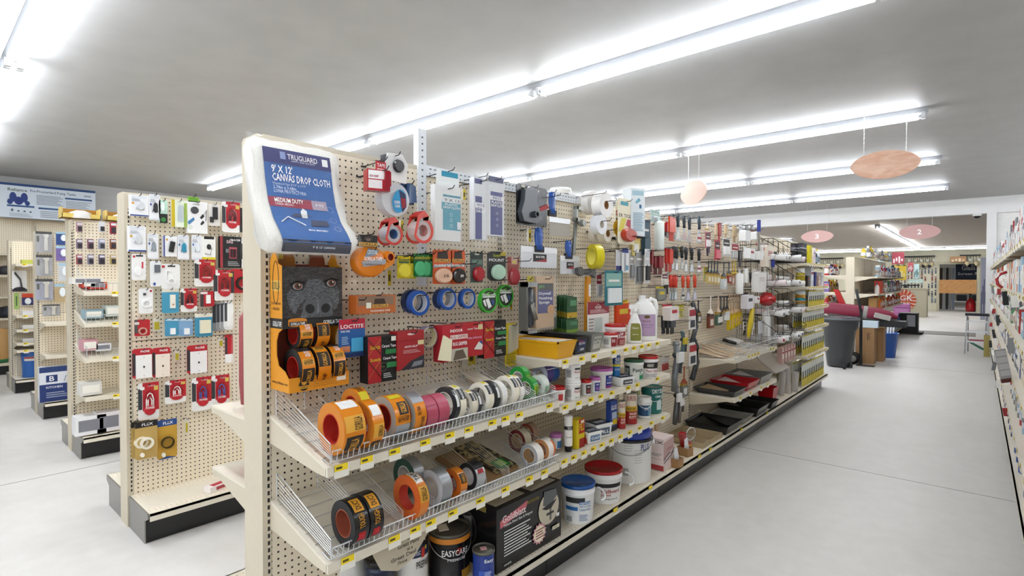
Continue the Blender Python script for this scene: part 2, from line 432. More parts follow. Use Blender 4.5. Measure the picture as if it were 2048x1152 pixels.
# ================================================================ gondola shelving
CR = 'cdc3ae:w'
def gondola(name, label, Xc, Y0, n, H=1.96, sides=(1, -1), L=1.22, base_ends=True):
    g = thing(name, label, 'shelving unit', (Xc, Y0, 0), group='long gondola shelving units')
    Y1 = n * L
    m = MB()
    m.box(-.074, .074, -.012, 0, 0, H - .012, CR); m.prism([(-.074, H - .012), (-.06, H), (.05, H), (.074, H - .012)], -.012, 0, CR)
    m.build('end_panel', g)
    m = MB(); m.box(-.074, .074, Y1, Y1 + .012, 0, H, CR); m.build('end_panel', g)
    m = MB(); m.box(-.074, .074, 0, Y1, H - .022, H - .004, CR); m.build('top_rail', g)
    for s in sides:
        for i in range(n + 1):
            w = .018
            y0 = max(0, i * L - w); y1 = min(Y1, i * L + w)
            u = MB(); u.box(min(s * .06, s * .0755), max(s * .06, s * .0755), y0, y1, .18, H - .02, CR); uo = u.build('upright', g)
            yc = (y0 + y1) / 2
            for dy in ((0,) if i in (0, n) else (-.008, .008)):
                u = MB(); u.box(min(s * .0755, s * .076), max(s * .0755, s * .076), yc + dy - .0038, yc + dy + .0038, .2, H - .1, 'slots'); u.build('slot_strip', uo)
        for i in range(n):
            for z0, z1 in ((.16, 1.083), (1.087, H - .02)):
                u = MB(); a, b = i * L + .019, (i + 1) * L - .019
                if i == 0: a = .02
                u.box(min(s * .06, s * .073), max(s * .06, s * .073), a, b, z0, z1, 'peg'); u.build('back_panel', g)
            u = MB(); a, b = i * L + .002, (i + 1) * L - .002
            x0, x1 = sorted((s * .074, s * .455))
            u.box(x0, x1, a, b, .168, .18, 'e0d8c7:w'); x2, x3 = sorted((s * .447, s * .455)); u.box(x2, x3, a, b, .14, .18, 'e0d8c7:w')
            x4, x5 = sorted((s * .08, s * .15)); u.box(x4, x5, a + .01, b - .01, .18, .1804, 'perf')
            x4, x5 = sorted((s * .36, s * .43)); u.box(x4, x5, a + .01, b - .01, .18, .1804, 'perf')
            u.build('base_deck', g)
            u = MB(); x0, x1 = sorted((s * .372, s * .382)); u.box(x0, x1, a, b, 0.004, .142, '17171a:g'); u.build('kick_plate', g)
        if base_ends:
            for yy in (-.006, Y1):
                u = MB(); q = [(.074, 0), (.382, 0), (.382, .125), (.44, .15), (.44, .18), (.074, .18)]
                u.prism([(s * a, b) for a, b in (q if s > 0 else q[::-1])], yy, yy + .006, 'a5a39f:k'); u.build('base_end_plate', g)
    return g
SHELVES = {}
def shelf(g, y0, y1, zf, zb=None, s=1, tags=(), d=.455, key=None, lip=.03, tagcol='e9c928'):
    """y0,y1 relative to the gondola; zf,zb heights of the front and back edge"""
    zb = zf if zb is None else zb
    m = MB(); b, f = .076, d
    def q(x, z): return (s * x, z)
    A = [q(b, zb - .008), q(f, zf - .008), q(f, zf), q(b, zb)]
    if s < 0: A = A[::-1]
    m.prism(A, y0 + .003, y1 - .003, 'e0d8c7:w')
    x0, x1 = sorted((s * (f - .002), s * (f + .008)))
    m.hexa([(x0, y0 + .003, zf - lip), (x1, y0 + .003, zf - lip), (x1, y1 - .003, zf - lip), (x0, y1 - .003, zf - lip)],
           [(x0, y0 + .003, zf + .001), (x1, y0 + .003, zf + .001), (x1, y1 - .003, zf + .001), (x0, y1 - .003, zf + .001)], 'e0d8c7:w')
    o = m.build('shelf', g)
    for yy in (y0 + .003, y1 - .007):
        m = MB(); A = [q(b, zb - .1), q(b + .02, zb - .1), q(f - .06, zf - lip), q(f, zf - lip), q(f, zf - .008), q(b, zb - .008)]
        if s < 0: A = A[::-1]
        m.prism(A, yy, yy + .004, CR); m.build('shelf_bracket', o)
    for Yt in tags:
        m = MB(); w = .05; x = s * (f + .0085)
        a, c = sorted((x, x + s * .0015)); c2 = c + .0004 if s > 0 else a - .0004
        m.box(a, c, Yt - w / 2, Yt + w / 2, zf - lip - .01, zf + .002, 'f2efe4')
        a2, b2 = sorted((x, x + s * .002)); m.box(a2, b2, Yt - w / 2, Yt + w * .42, zf - lip * .62, zf + .002, 'f2d61c:w')
        a3, b3 = sorted((x, x + s * .0024)); m.box(a3, b3, Yt - w * .4, Yt + w * .02, zf - lip * .42, zf - .005, '5a5010')
        m.build('price_tag', o)
    return o
G1 = gondola('gondola_shelving', 'long cream pegboard gondola down the middle carrying tapes, buckets and paint tools', -1.955, .833, 6)
G2 = gondola('gondola_shelving', 'cream pegboard gondola hung with white and red cable packs above an empty deck', -3.80, .86, 2)
G3 = gondola('gondola_shelving', 'cream gondola with wire-divided tilted shelves and small hanging packs', -5.80, .93, 2)
G4 = gondola('gondola_shelving', 'cream gondola hung with large faucet packs over two empty shelves', -7.63, .94, 2)
G5 = gondola('gondola_shelving', 'cream gondola with blue tubs on its bottom deck', -9.55, .92, 2)
GY1 = .833
def tagsX(pxs, z, X=-1.495, y=None): 
    out = []
    for p in pxs:
        # find Y on plane X for column p at height z
        lo = atX(p, 558 , X)[0]
        for _ in range(4):
            dpt = depth(X, lo); yy = 558 + (CH - z) * F / dpt; lo = atX(p, yy, X)[0]
        out.append(lo - GY1)
    return out
shelf(G1, .012, 1.22, .871, .968, tags=tagsX((682, 733, 789, 850, 899, 937, 984, 1010, 1038, 1098), .86))
shelf(G1, .012, 1.22, .572, .664, tags=tagsX((695, 788, 830, 861, 905, 960, 1010, 1058, 1088), .56))
shelf(G1, 1.22, 2.44, 1.06, tags=tagsX((1130, 1163, 1187, 1227, 1251, 1267, 1283, 1297, 1314), 1.05))
shelf(G1, 1.22, 2.44, .84, tags=tagsX((1130, 1157, 1181, 1201, 1223, 1256, 1274, 1314), .83))
shelf(G1, 1.22, 2.44, .58, tags=tagsX((1128, 1147, 1167, 1186, 1203, 1222, 1240, 1259, 1279, 1302, 1325), .57))
shelf(G1, 3.66, 4.88, .785, .765, tags=tagsX((1497, 1504, 1510, 1516, 1541, 1547), .775))
shelf(G1, 3.66, 4.88, .46, tags=tagsX((1480, 1500, 1522, 1535), .45))
for z in (1.64, 1.36, 1.115, .865, .54): shelf(G1, 6.1, 7.32, z, tags=[6.1 + .12 * k for k in range(1, 10)])
for z in (.92, .66): shelf(G1, .012, 1.22, z, s=-1)
shelf(G1, 1.22, 2.44, .8, s=-1)
# deck price tags
t0 = [c for c in G1.children if c.name.startswith('base_deck')]
def decktags(o, ys, x=.4555):
    for Yt in ys:
        m = MB(); m.box(x, x + .002, Yt - .025, Yt + .025, .144, .182, 'f2efe4'); m.box(x, x + .0026, Yt - .025, Yt + .02, .16, .182, 'f2d61c:w'); m.build('price_tag', o)
decktags(t0[1], tagsX((1232, 1302), .165)); decktags(t0[2], tagsX((1422, 1400), .165)); decktags(t0[3], tagsX((1484, 1535), .165))
# shelves of the gondolas further off
for zf, zb in ((1.347, 1.437), (1.094, 1.188), (.812, .908), (.50, .495)):
    shelf(G3, .012, 1.22, zf, zb, tags=(.22, .36, .52))
for z in (.996, .66): shelf(G4, .012, 1.22, z)
for z in (1.644, .99, .81, .64, .55): shelf(G5, .012, 1.22, z, tags=(.1, .3))
m = MB(); m.box(.4555, .4575, .55, .61, .15, .182, 'f2d61c:w'); m.build('price_tag', [c for c in G2.children if c.name.startswith('base_deck')][0])
# left wall run
g = thing('wall_shelving', 'tall cream pegboard wall shelving below the blue and white tank sign', 'shelving unit', (-11.55, .2, 0))
for i in range(5):
    m = MB(); m.box(0, .02, i * 1.22, i * 1.22 + 1.2, .16, 2.39, 'peg'); m.build('back_panel', g)
    m = MB(); m.box(.02, .05, i * 1.22 - .02, i * 1.22 + .02, 0, 2.39, CR); uo = m.build('upright', g)
    m = MB(); m.box(.05, .0505, i * 1.22 - .004, i * 1.22 + .004, .2, 2.3, 'slots'); m.build('slot_strip', uo)
    m = MB(); m.box(.02, .5, i * 1.22, i * 1.22 + 1.2, .14, .18, CR); m.build('base_deck', g)
    m = MB(); m.box(.42, .44, i * 1.22, i * 1.22 + 1.2, 0, .14, '17171a'); m.build('kick_plate', g)
    if i in (0,):
        for z in (1.84, 1.51, 1.19, .86):
            m = MB(); m.box(.02, .5, i * 1.22, i * 1.22 + 1.2, z - .03, z, CR); m.build('shelf', g)
m = MB(); m.box(.0, .12, 0, 6.1, 2.39, 2.41, CR); m.build('top_rail', g)
# back room gondola and right-hand run
GB = gondola('gondola_shelving', 'cream gondola of bottles and jugs beyond the grey wheeled bin', -1.955, 12.7, 4, 1.9)
for z in (1.5, 1.15, .83):
    for i in range(4):
        shelf(GB, i * 1.22, (i + 1) * 1.22, z, tags=[i * 1.22 + .2 * k for k in (1, 3, 5)])
        shelf(GB, i * 1.22, (i + 1) * 1.22, z + .03, s=-1)
GR = gondola('gondola_shelving', 'crowded cream shelving run along the white pillar side of the aisle', .64, 1.5, 10, 1.96, sides=(-1,), base_ends=False)
RZ = (1.66, 1.36, 1.08, .8, .5)
for z in RZ:
    for i in range(1, 10): shelf(GR, i * 1.22, (i + 1) * 1.22, z, s=-1, tags=[i * 1.22 + .15 * k for k in range(1, 8, 2)])
# ---------------------------------------------------------------- perforated white strut frame on the main gondola
t = thing('strut_frame', 'white perforated steel post and rail fixed to the top of the tape gondola', 'bracket', (-1.875, 1.51, 0))
m = MB(); m.box(0, .004, 0, .045, 1.42, 2.12, 'dfe3e8:w'); m.box(-.03, 0, 0, .004, 1.42, 2.12, 'dfe3e8:w')
m.build('post', t)
m = MB(); m.box(.004, .007, .045, 1.27, 1.915, 1.962, 'dfe3e8:w'); m.box(-.03, .004, .045, 1.27, 1.959, 1.962, 'dfe3e8:w'); m.build('rail', t)
m = MB()
for k in range(22): m.box(.004, .0046, .018 , .027, 1.47 + k * .029, 1.477 + k * .029, '50545a')
for k in range(44): m.box(.007, .0076, .06 + k * .027, .073 + k * .027, 1.945, 1.950, '6a6e74'); m.box(.007, .0076, .06 + k * .027, .066 + k * .027, 1.925, 1.930, '6a6e74')
o = m.build('punched_holes', t); o['kind'] = 'stuff'
# ================================================================ builders for goods
def basis(x, y, z): return Matrix((x, y, z)).transposed().to_euler()
AX_Y = basis((0, 0, 1), (-1, 0, 0), (0, -1, 0))      # roll on its edge, end face towards -Y
AX_X = basis((0, 1, 0), (0, 0, 1), (1, 0, 0))        # roll on a hook, end face towards +X
def roll(name, label, pos, R, r, w, tape, core=None, face=None, wraps=(), texts=(), faces=(), rot=AX_Y, group=None, cat='tape', spin=0, tilt=0):
    e = (rot.to_matrix() @ Matrix.Rotation(math.radians(spin), 3, 'Z')).to_euler()
    if tilt: e = (Matrix.Rotation(math.radians(tilt), 3, 'Z') @ e.to_matrix()).to_euler()
    t = thing(name, label, cat, pos, e, group)
    m = MB(); m.ring(R, r + .003, -w / 2, w / 2, tape, 36); m.build('tape', t)
    m = MB(); m.ring(r + .003, r, -w / 2 - .0005, w / 2 + .0005, core or 'c8a070', 28); m.build('core', t)
    if face:
        m = MB()
        for s in (-1, 1): m.lathe([(R * .985, s * (w / 2 + .0007)), (r + .006, s * (w / 2 + .0007))][::-s], face, n=32)
        m.build('end_label', t)
    for i, (c, a0, a1, z0, z1) in enumerate(wraps):
        MB().shell(R + .0006 + i * .0003, a0, a1, (z0 - .5) * w, (z1 - .5) * w, c).build('wrapper', t)
    if texts or faces:
        m = MB()
        for c, s, a0, a1, z0, z1 in texts: m.wrap(s, R + .0025, a0, a1, (z0 - .5) * w, (z1 - .5) * w, c)
        for c, s, x0, y0, x1, y1 in faces: m.text(s, lambda a, b: ((x0 + a * (x1 - x0)) * R, (y0 + b * (y1 - y0)) * R, w / 2 + .002), c)
        m.build('lettering', t)
    return t
def spot(bb, zs):
    """where a round thing seen in pixel box bb stands on level zs: x, y, radius, height"""
    xc = (bb[0] + bb[2]) / 2
    x, y, = atZ(xc, bb[3], zs)[:2]
    d = math.hypot(x, y); p = depth(x, y); cs = p / d
    r = (bb[2] - bb[0]) / 2 * p / F * cs
    r = r * (1 + r / d)
    ux, uy = x / d, y / d; X, Y = x + ux * r, y + uy * r
    pb = depth(X + ux * r, Y + uy * r)
    zt = CH - (bb[1] - 558) * pb / F
    return X, Y, r, max(.02, zt - zs)
def toward(X, Y, off=0):
    """rotation that turns a thing's front to the camera side, off degrees further to the aisle"""
    return math.atan2(-Y, -X) + PI / 2 + math.radians(off)
def pail(name, label, cat, bb, zs, body, lid, wraps=(), texts=(), taper=.9, lidh=.09, rim=1.0, handle=None, off=15, group=None, metal=False, top=(), hgt=None, lidlip=None, pos=None):
    X, Y, r, h = spot(bb, zs) if pos is None else pos
    if hgt: h = hgt
    t = thing(name, label, cat, (X, Y, zs + .0005), (0, 0, toward(X, Y, off)), group)
    rb = r * taper * .97; rt = r * .97; lh = h * lidh
    R = lambda z: rb + (rt - rb) * z / (h - lh)
    m = MB()
    if metal:
        m.lathe([(0, .002), (rb * .98, .002), (rb, 0), (rb, .004), (rt * .985, .006), (rt * .985, h - lh - .004), (rt, h - lh)], body, n=32)
    else:
        m.lathe([(0, 0), (rb, 0), (rb, 0), (R(h * .02), h * .02), (R(h * .74), h * .74), (R(h * .74) + .002, h * .75), (R(h * .8) + .002, h * .8), (R(h * .8), h * .81), (rt, h - lh)], body, n=32)
    m.build('body', t)
    m = MB()
    if metal:
        m.lathe([(rt * .97, h - lh), (r, h - lh + .002), (r, h - .002), (r * .97, h), (r * .93, h - .001), (r * .9, h - .008), (r * .8, h - .008), (r * .78, h - .004), (0, h - .004)], lid, n=32)
    else:
        m.lathe([(rt, h - lh), (r, h - lh), (r, h - .003), (r * .97, h), (r * .92, h), (r * .9, h - .003), (0, h - .003)], lid, n=32)
    m.build('lid', t)
    if wraps:
        m = MB()
        for i, (c, a0, a1, z0, z1) in enumerate(wraps):
            q = .0008 + i * .0004
            m.shell(R(z0 * h) + q, a0, a1, z0 * h, z1 * h, c, r2=R(z1 * h) + q)
        pl = m.build('printed_label', t)
    if texts:
        m = MB()
        for c, s, a0, a1, z0, z1 in texts:
            if s == '#':
                for k in range(9): m.shell(R(z0 * h) + .003, a0 + (a1 - a0) * k / 9, a0 + (a1 - a0) * (k + .5) / 9, z0 * h, z1 * h, c, r2=R(z1 * h) + .003)
            elif s == '=':
                for k in range(5): zz = z0 + (z1 - z0) * k / 5; m.shell(R(zz * h) + .003, a0, a1 - (k * 7 % 3) * (a1 - a0) * .12, zz * h, (zz + (z1 - z0) * .07) * h, c, r2=R(zz * h) + .003)
            else: m.wrap(s, max(R(z0 * h), R(z1 * h)) + .0028, a0, a1, z0 * h, z1 * h, c)
        m.build('lettering', pl if wraps else t)
    for c, x0, y0, x1, y1 in top:
        m = MB(); m.box(x0 * r, x1 * r, y0 * r, y1 * r, h - .004, h + .0008, c); m.build('lid_sticker', t)
    if handle:
        c, kind = handle; m = MB(); pts = []
        zz = h * .8
        for k in range(13):
            a = PI * k / 12
            if kind == 'down': pts.append((rt * 1.04 * math.cos(a), -rt * 1.04 * math.sin(a) , zz - h * .32 * math.sin(a)))
            elif kind == 'side': pts.append((rt * .2 + rt * (1.02 + .32 * math.sin(a)) , rt * .9 * math.cos(a) - rt * .25, zz - .02))
        m.tube(pts, .0022 if kind == 'down' else .006, c, 6); m.build('handle', t)
    return t
def side(t, w, h, th, els):
    """flat print on the left side (-x) face ('s') or the top ('p') of a box: kind,face,col/text..."""
    m = MB(); l = MB()
    for i, e in enumerate(els):
        o = .0005 + .0004 * i
        k, f, c = e[:3]
        if k == 'r':
            u0, v0, u1, v1 = e[3:7]
            if f == 's': m.box(-w / 2 - o, -w / 2 - o + .0003, -u1 * th, -u0 * th, v0 * h, v1 * h, c)
            else: m.box((u0 - .5) * w, (u1 - .5) * w, -th + v0 * th, -th + v1 * th, h + o - .0003, h + o, c)
        else:
            s, u0, v0, u1, v1 = e[3:8]
            if f == 's': l.text(s, lambda a, b: (-w / 2 - o, -(u0 + a * (u1 - u0)) * th, (v0 + b * (v1 - v0)) * h), c)
            else: l.text(s, lambda a, b: ((u0 + a * (u1 - u0) - .5) * w, -th + (v0 + b * (v1 - v0)) * th, h + o), c)
    if m.v: m.build('side_print', t)
    if l.v: l.build('side_lettering', t)
# ================================================================ section 1: goods hung on the pegboard
XB = -1.881
# folded canvas drop cloth in film, leaning out over its hooks
def profile_sheet(prof, y0, y1, mat, off, u0=0, u1=1, v0=0, v1=1, thick=0):
    """ruled sheet that follows prof (list of (d,z)) between fractions v0..v1 of its length, offset outwards"""
    L = [0]
    for a, b in zip(prof, prof[1:]): L.append(L[-1] + math.hypot(b[0] - a[0], b[1] - a[1]))
    def at(v):
        s = v * L[-1]
        for i in range(len(prof) - 1):
            if s <= L[i + 1] + 1e-9:
                k = (s - L[i]) / (L[i + 1] - L[i]); a, b = prof[i], prof[i + 1]
                dx, dz = (b[0] - a[0]) / (L[i + 1] - L[i]), (b[1] - a[1]) / (L[i + 1] - L[i])
                return a[0] + k * (b[0] - a[0]) - dz * off, a[1] + k * (b[1] - a[1]) + dx * off
        return prof[-1]
    return at
t = thing('drop_cloth', 'large folded canvas drop cloth in clear film with a blue printed label', 'drop cloth', (XB, .918, 0), (0, 0, FX))
W2 = .158
prof = [(.03, 1.915), (.04, 1.93), (.06, 1.925), (.075, 1.86), (.09, 1.78), (.11, 1.71), (.145, 1.65), (.185, 1.61), (.212, 1.575), (.205, 1.545), (.18, 1.535)]
m = MB(); pts = [(-d, z) for d, z in prof] + [(-.14, 1.535), (-.105, 1.555), (-.095, 1.59), (-.08, 1.64), (-.05, 1.72), (-.03, 1.8), (-.01, 1.9)]
n = 14
def soft(i, a, b):  # puckered folds of cloth
    u = i / n; x = -W2 + 2 * W2 * u; e = .93 if i in (0, n) else 1
    cx, cz = -.11, 1.73
    return (x + (.006 if i == n else -.004 if i == 0 else 0) * math.sin(b * 60), cx + (a - cx) * e + .002 * math.sin(i * 2.1 + b * 30), cz + (b - cz) * (e + .0) + .002 * math.sin(i * 1.3))
vs = [soft(i, a, b) for i in range(n + 1) for a, b in pts]; k = len(pts)
fs = [(i * k + j, (i + 1) * k + j, (i + 1) * k + (j + 1) % k, i * k + (j + 1) % k) for i in range(n) for j in range(k)] + [tuple(range(k)), tuple(range((n + 1) * k - 1, n * k - 1, -1))]
m.add(vs, fs, 'efece4:n', True); m.build('folded_cloth', t)
def mapped(u0, v0, u1, v1, off):
    at = profile_sheet(prof, 0, 1, 0, off)
    return lambda a, b: (lambda q: (-W2 + 2 * W2 * (u0 + a * (u1 - u0)), -q[0], q[1]))(at(1 - (v0 + b * (v1 - v0))))
def patch(mb, u0, v0, u1, v1, off, c, nn=10):
    fn = mapped(u0, v0, u1, v1, off); nn2 = max(2, int(nn * 2 * (v1 - v0)))
    vs = [fn(a, j / nn2) for j in range(nn2 + 1) for a in (0, 1)]
    mb.add(vs, [(2 * j, 2 * j + 1, 2 * j + 3, 2 * j + 2) for j in range(nn2)], c)
m = MB(); patch(m, .12, .05, .9, .86, .004, '1f66b4:g', 16); patch(m, .12, .75, .9, .86, .0055, '2a2f78:g'); patch(m, .12, .42, .6, .5, .0055, 'a82848:g'); patch(m, .6, .42, .78, .5, .0055, 'b9a9bd:g')
patch(m, .12, .05, .9, .12, .0055, '1c2140:g'); m.build('printed_label', t)
m = MB()
for c, s, a in (('e9e9f4', 'TRUGUARD', (.38, .79, .73, .83)), ('c9cce8', 'SAFETY AND SECURITY', (.42, .775, .7, .785)), ('ffffff', "9' X 12'", (.19, .68, .42, .735)), ('ffffff', 'CANVAS DROP CLOTH', (.19, .62, .86, .675)),
                ('b9cdf0', "Hemmed Size 8'10\" x 11'9\"", (.19, .59, .56, .61)), ('c9daf4', '2.74m x 3.68m', (.19, .56, .44, .585)), ('c9daf4', 'LONA PROTECTORA', (.19, .53, .55, .557)), ('ffffff', 'MEDIUM DUTY', (.18, .455, .5, .492)),
                ('e8c4cc', 'DEBER MEDIO', (.18, .43, .38, .45)), ('f4eef4', '8 OZ', (.64, .45, .74, .475)), ('ffffff', 'MAX MANEJO', (.44, .2, .66, .215)), ('d4dcf0', "9' X 12' CANVAS", (.44, .075, .7, .09))):
    m.text(s, mapped(*a, .008), c)
patch(m, .79, .78, .86, .835, .007, 'eeeeee'); patch(m, .3, .785, .36, .84, .007, '8fa0d8')
fn = mapped(.76, .48, .84, .56, .007)
for cu, cv in ((.8, .43), (.8, .33), (.8, .24)):
    fn = mapped(cu - .04, cv - .025, cu + .04, cv + .025, .0075); m.tube([fn(.5 + .5 * math.cos(q), .5 + .5 * math.sin(q)) for q in [PI * 2 * i / 10 for i in range(10)]], .0006, 'a9c0ea', 4, True)
# little picture: ladder, figure and cloths
fn = mapped(.12, .2, .75, .42, .0075)
m.tube([fn(.1, .35), fn(.25, .62), fn(.5, .25)], .0022, 'e8ecf2', 5); m.add([fn(.3, .65), fn(.55, .65), fn(.7, .75), fn(.4, .78)], [(0, 1, 2, 3)], '1b2f5c'); m.add([fn(.6, .25), fn(.95, .3), fn(.95, .55), fn(.65, .55)], [(0, 1, 2, 3)], '1b2f5c')
m.add([fn(.5, .62), fn(.6, .62), fn(.62, .9), fn(.56, 1), fn(.5, .85)], [(0, 1, 2, 3, 4)], 'e6e8ea')
m.build('lettering', t)
m = MB(); fn = mapped(-.03, 0, 1.03, 1, .012)
vs = [fn(a / 8, b / 14) for b in range(15) for a in range(9)]; vs = [(x, y + .003 * math.sin(i * 2.3), z) for i, (x, y, z) in enumerate(vs)]
m.add(vs, [(j * 9 + i, j * 9 + i + 1, (j + 1) * 9 + i + 1, (j + 1) * 9 + i) for j in range(14) for i in range(8)], 'ffffff:c', True)
m.build('clear_film', t)
# display stand with a gorilla face
t = thing('display_stand', 'orange cardboard tape display stand with a dark gorilla face picture', 'display', (XB + .004, .965, 1.064), (0, 0, FX))
OR = 'f0a020'
w = .112
sd = [(0, 0), (-.135, 0), (-.135, .045), (-.105, .07), (-.06, .085), (-.045, .12), (-.045, .17), (-.06, .2), (-.09, .215), (-.09, .43), (-.06, .44), (-.045, .475), (-.025, .485), (0, .45)]
for sgn in (-1, 1):
    m = MB(); m.prism(sd, sgn * w - .0015, sgn * w + .0015, OR, 'x'); m.build('side_panel', t)
m = MB(); m.box(-w, w, -.004, -.001, 0, .44, '7a2a10'); m.build('back_panel', t)
for cx in (-.055, .062):
    m = MB(); m.prism([(cx + .032 * math.cos(a), .43 + .07 * math.sin(a)) for a in [PI * i / 12 for i in range(13)]], -.006, -.003, 'b5711c' if cx < 0 else '93400f'); m.build('hang_tongue', t)
m = MB(); m.box(-w, w, -.137, -.134, 0, .05, OR); m.box(-w, w, -.135, 0, 0, .003, OR); m.build('front_tray', t)
m = MB(); m.box(-w - .001, w + .001, -.093, -.09, .215, .43, '17161a'); m.build('header_panel', t)
# the printed face on the header
m = MB(); y = -.0935
def ell(mb, cx, cz, rx, rz, c, dy=0, n=20, a0=0, a1=2 * PI, rot=0):
    pts = []
    for i in range(n):
        a = a0 + (a1 - a0) * i / n; px, pz = rx * math.cos(a), rz * math.sin(a)
        pts.append((cx + px * math.cos(rot) - pz * math.sin(rot), y - dy, cz + px * math.sin(rot) + pz * math.cos(rot)))
    mb.add(pts, [tuple(range(n))], c)
m.box(-w, w, y, y + .0002, .25, .43, 'fur')
def blob(pts, c, dy): m.add([(a, y - dy, b) for a, b in pts], [tuple(range(len(pts)))], c)
blob([(-.05, .25), (-.075, .27), (-.095, .3), (-.1, .335), (-.085, .352), (-.04, .35), (-.02, .385), (.025, .388), (.045, .36), (.09, .362), (.102, .34), (.098, .3), (.085, .27), (.07, .25)], 'wrinkle', .0006)
blob([(-.075, .25), (-.06, .285), (-.035, .32), (-.03, .3), (-.045, .27), (-.05, .25)], 'fur', .0008)
blob([(.09, .25), (.088, .285), (.07, .315), (.066, .3), (.075, .27), (.072, .25)], 'fur', .0008)
blob([(-.112, .385), (-.07, .37), (-.035, .372), (-.015, .392), (.02, .394), (.05, .38), (.085, .392), (.112, .38), (.112, .43), (-.112, .43)], 'fur', .0009)
for i in range(6):
    zz = .378 - i * .0115; m.tube([(-.012, y - .0014, zz), (.003, y - .0014, zz + .003), (.018, y - .0014, zz)], .0015, '85888c' if i % 2 else '6c6f73', 4)
for s, cx in ((-1, -.014), (1, .044)):
    ell(m, cx, .286, .028, .03, '5c5f63', .0009, rot=s * .5); ell(m, cx + s * .001, .281, .018, .0165, '0b0b0d', .0012, rot=s * .6)
blob([(.012, .27), (.016, .32), (.02, .27), (.016, .262)], '85888c', .0013)
for i in range(9):   # wrinkle lines fanning over the cheeks
    a = .25 + i * .16
    m.tube([(-.03 - .01 * math.cos(a), y - .001, .3 + .02 * math.sin(a)), (-.055 - .02 * math.cos(a), y - .001, .3 + .04 * math.sin(a) - .01), (-.08 - .01 * math.cos(a), y - .001, .27 + .045 * math.sin(a))], .0005, '9b9da0', 4)
    m.tube([(.055 + .02 * math.cos(a), y - .001, .33 - .03 * math.sin(a)), (.08 + .02 * math.cos(a), y - .001, .325 - .05 * math.sin(a))], .0005, '9b9da0', 4)
for cx, cz in ((-.06, .362), (.068, .372)):
    ell(m, cx, cz, .026, .018, '1d1c1e', .0012); ell(m, cx, cz - .001, .0175, .0125, 'b9b2ad', .0014); ell(m, cx + .001, cz, .0138, .012, '6d3a26', .0016); ell(m, cx + .001, cz, .006, .006, '1a0d0a', .0018); ell(m, cx + .006, cz + .004, .003, .003, 'e8d8d0', .002)
    m.tube([(cx - .026, y - .002, cz + .006), (cx, y - .002, cz + .017), (cx + .026, y - .002, cz + .01)], .0022, '0e0d0f', 4)
m.box(-w, w, y - .0024, y - .0004, .215, .244, '151515')
m.build('face_picture', t)
m = MB()
m.txt('GORILLA TAPE', .035, .224, .108, .238, y - .003, 'f4f4f4')
m.build('lettering', t)
m = MB(); m.ring(.034, .028, -.006, .012, 'e8901c', 24); 
vs = [(x - .062, y - .003 + (yy) * .02, .232 + z + yy * .18) for x, yy, z in m.v]; m.v = vs
m.txt('GORILLA TAPE', -.088, .226, -.036, .236, y - .005, 'ffffff'); m.box(-.092, -.03, y - .0045, y - .004, .224, .238, '1a1a1a')
m.build('pictured_roll', t)
m = MB()   # side lettering and badge, facing the near end
def onside(a, b, u0, z0, u1, z1): return (-w - .002, -(u0 + a * (u1 - u0)), z0 + b * (z1 - z0))
m.box(-w - .0018, -w - .0016, -.09, -.0, .215, .25, '2a2622')
m.text('GORILLA TAPE', lambda a, b: onside(a, b, .02, .222, .085, .24), 'f0f0f0')
m.box(-w - .0018, -w - .0016, -.078, -.012, .345, .382, 'f6c65a'); m.text('GORILLA', lambda a, b: onside(a, b, .016, .35, .074, .377), '2a1c10')
m.text('For the Toughest Jobs', lambda a, b: onside(a, b, .012, .295, .08, .308), '3a2410'); m.text('on Planet Earth', lambda a, b: onside(a, b, .02, .278, .07, .29), '3a2410')
m.tube([(-w - .002, -.045 + .022 * math.cos(q), .375 + .075 * math.sin(q)) for q in [2 * PI * i / 20 for i in range(20)]], .0015, '4a2c10', 4, True)
m.text('www.gorillatape.com', lambda a, b: onside(a, b, .01, .02, .125, .034), '5a3410')
m.build('side_lettering', t)
m = MB(); yy = -.1385
ell2 = [(-.062 + .019 * math.cos(2 * PI * i / 18), yy, .022 + .019 * math.sin(2 * PI * i / 18)) for i in range(18)]
m.add(ell2, [tuple(range(18))], '2a2016'); m.box(-.08, -.044, yy - .0006, yy - .0002, .01, .02, 'f2b63a'); m.txt('GORILLA', -.078, .012, -.046, .019, yy - .001, '20160c')
m.add([(-.062 + .009 * math.cos(2 * PI * i / 10), yy - .0006, .03 + .008 * math.sin(2 * PI * i / 10)) for i in range(10)], [tuple(range(10))], 'e8a838')
for i, s in enumerate(('- Ultra Thick, Tough', '- Rugged and Durable with Strong Backing', '- Double Thick Adhesive grips', '- Tear, Tough, Thread and Peel Tape Surfaces')):
    m.txt(s, -.03, .034 - i * .008, .04 + i * .008, .039 - i * .008, yy, '8a5a10')
m.box(.062, .098, yy - .001, yy, .02, .047, 'f3f0e6'); m.box(.062, .09, yy - .0015, yy - .001, .034, .047, 'e8d020'); m.txt('12.49', .066, .037, .088, .045, yy - .002, '5a5010')
m.build('tray_lettering', t)
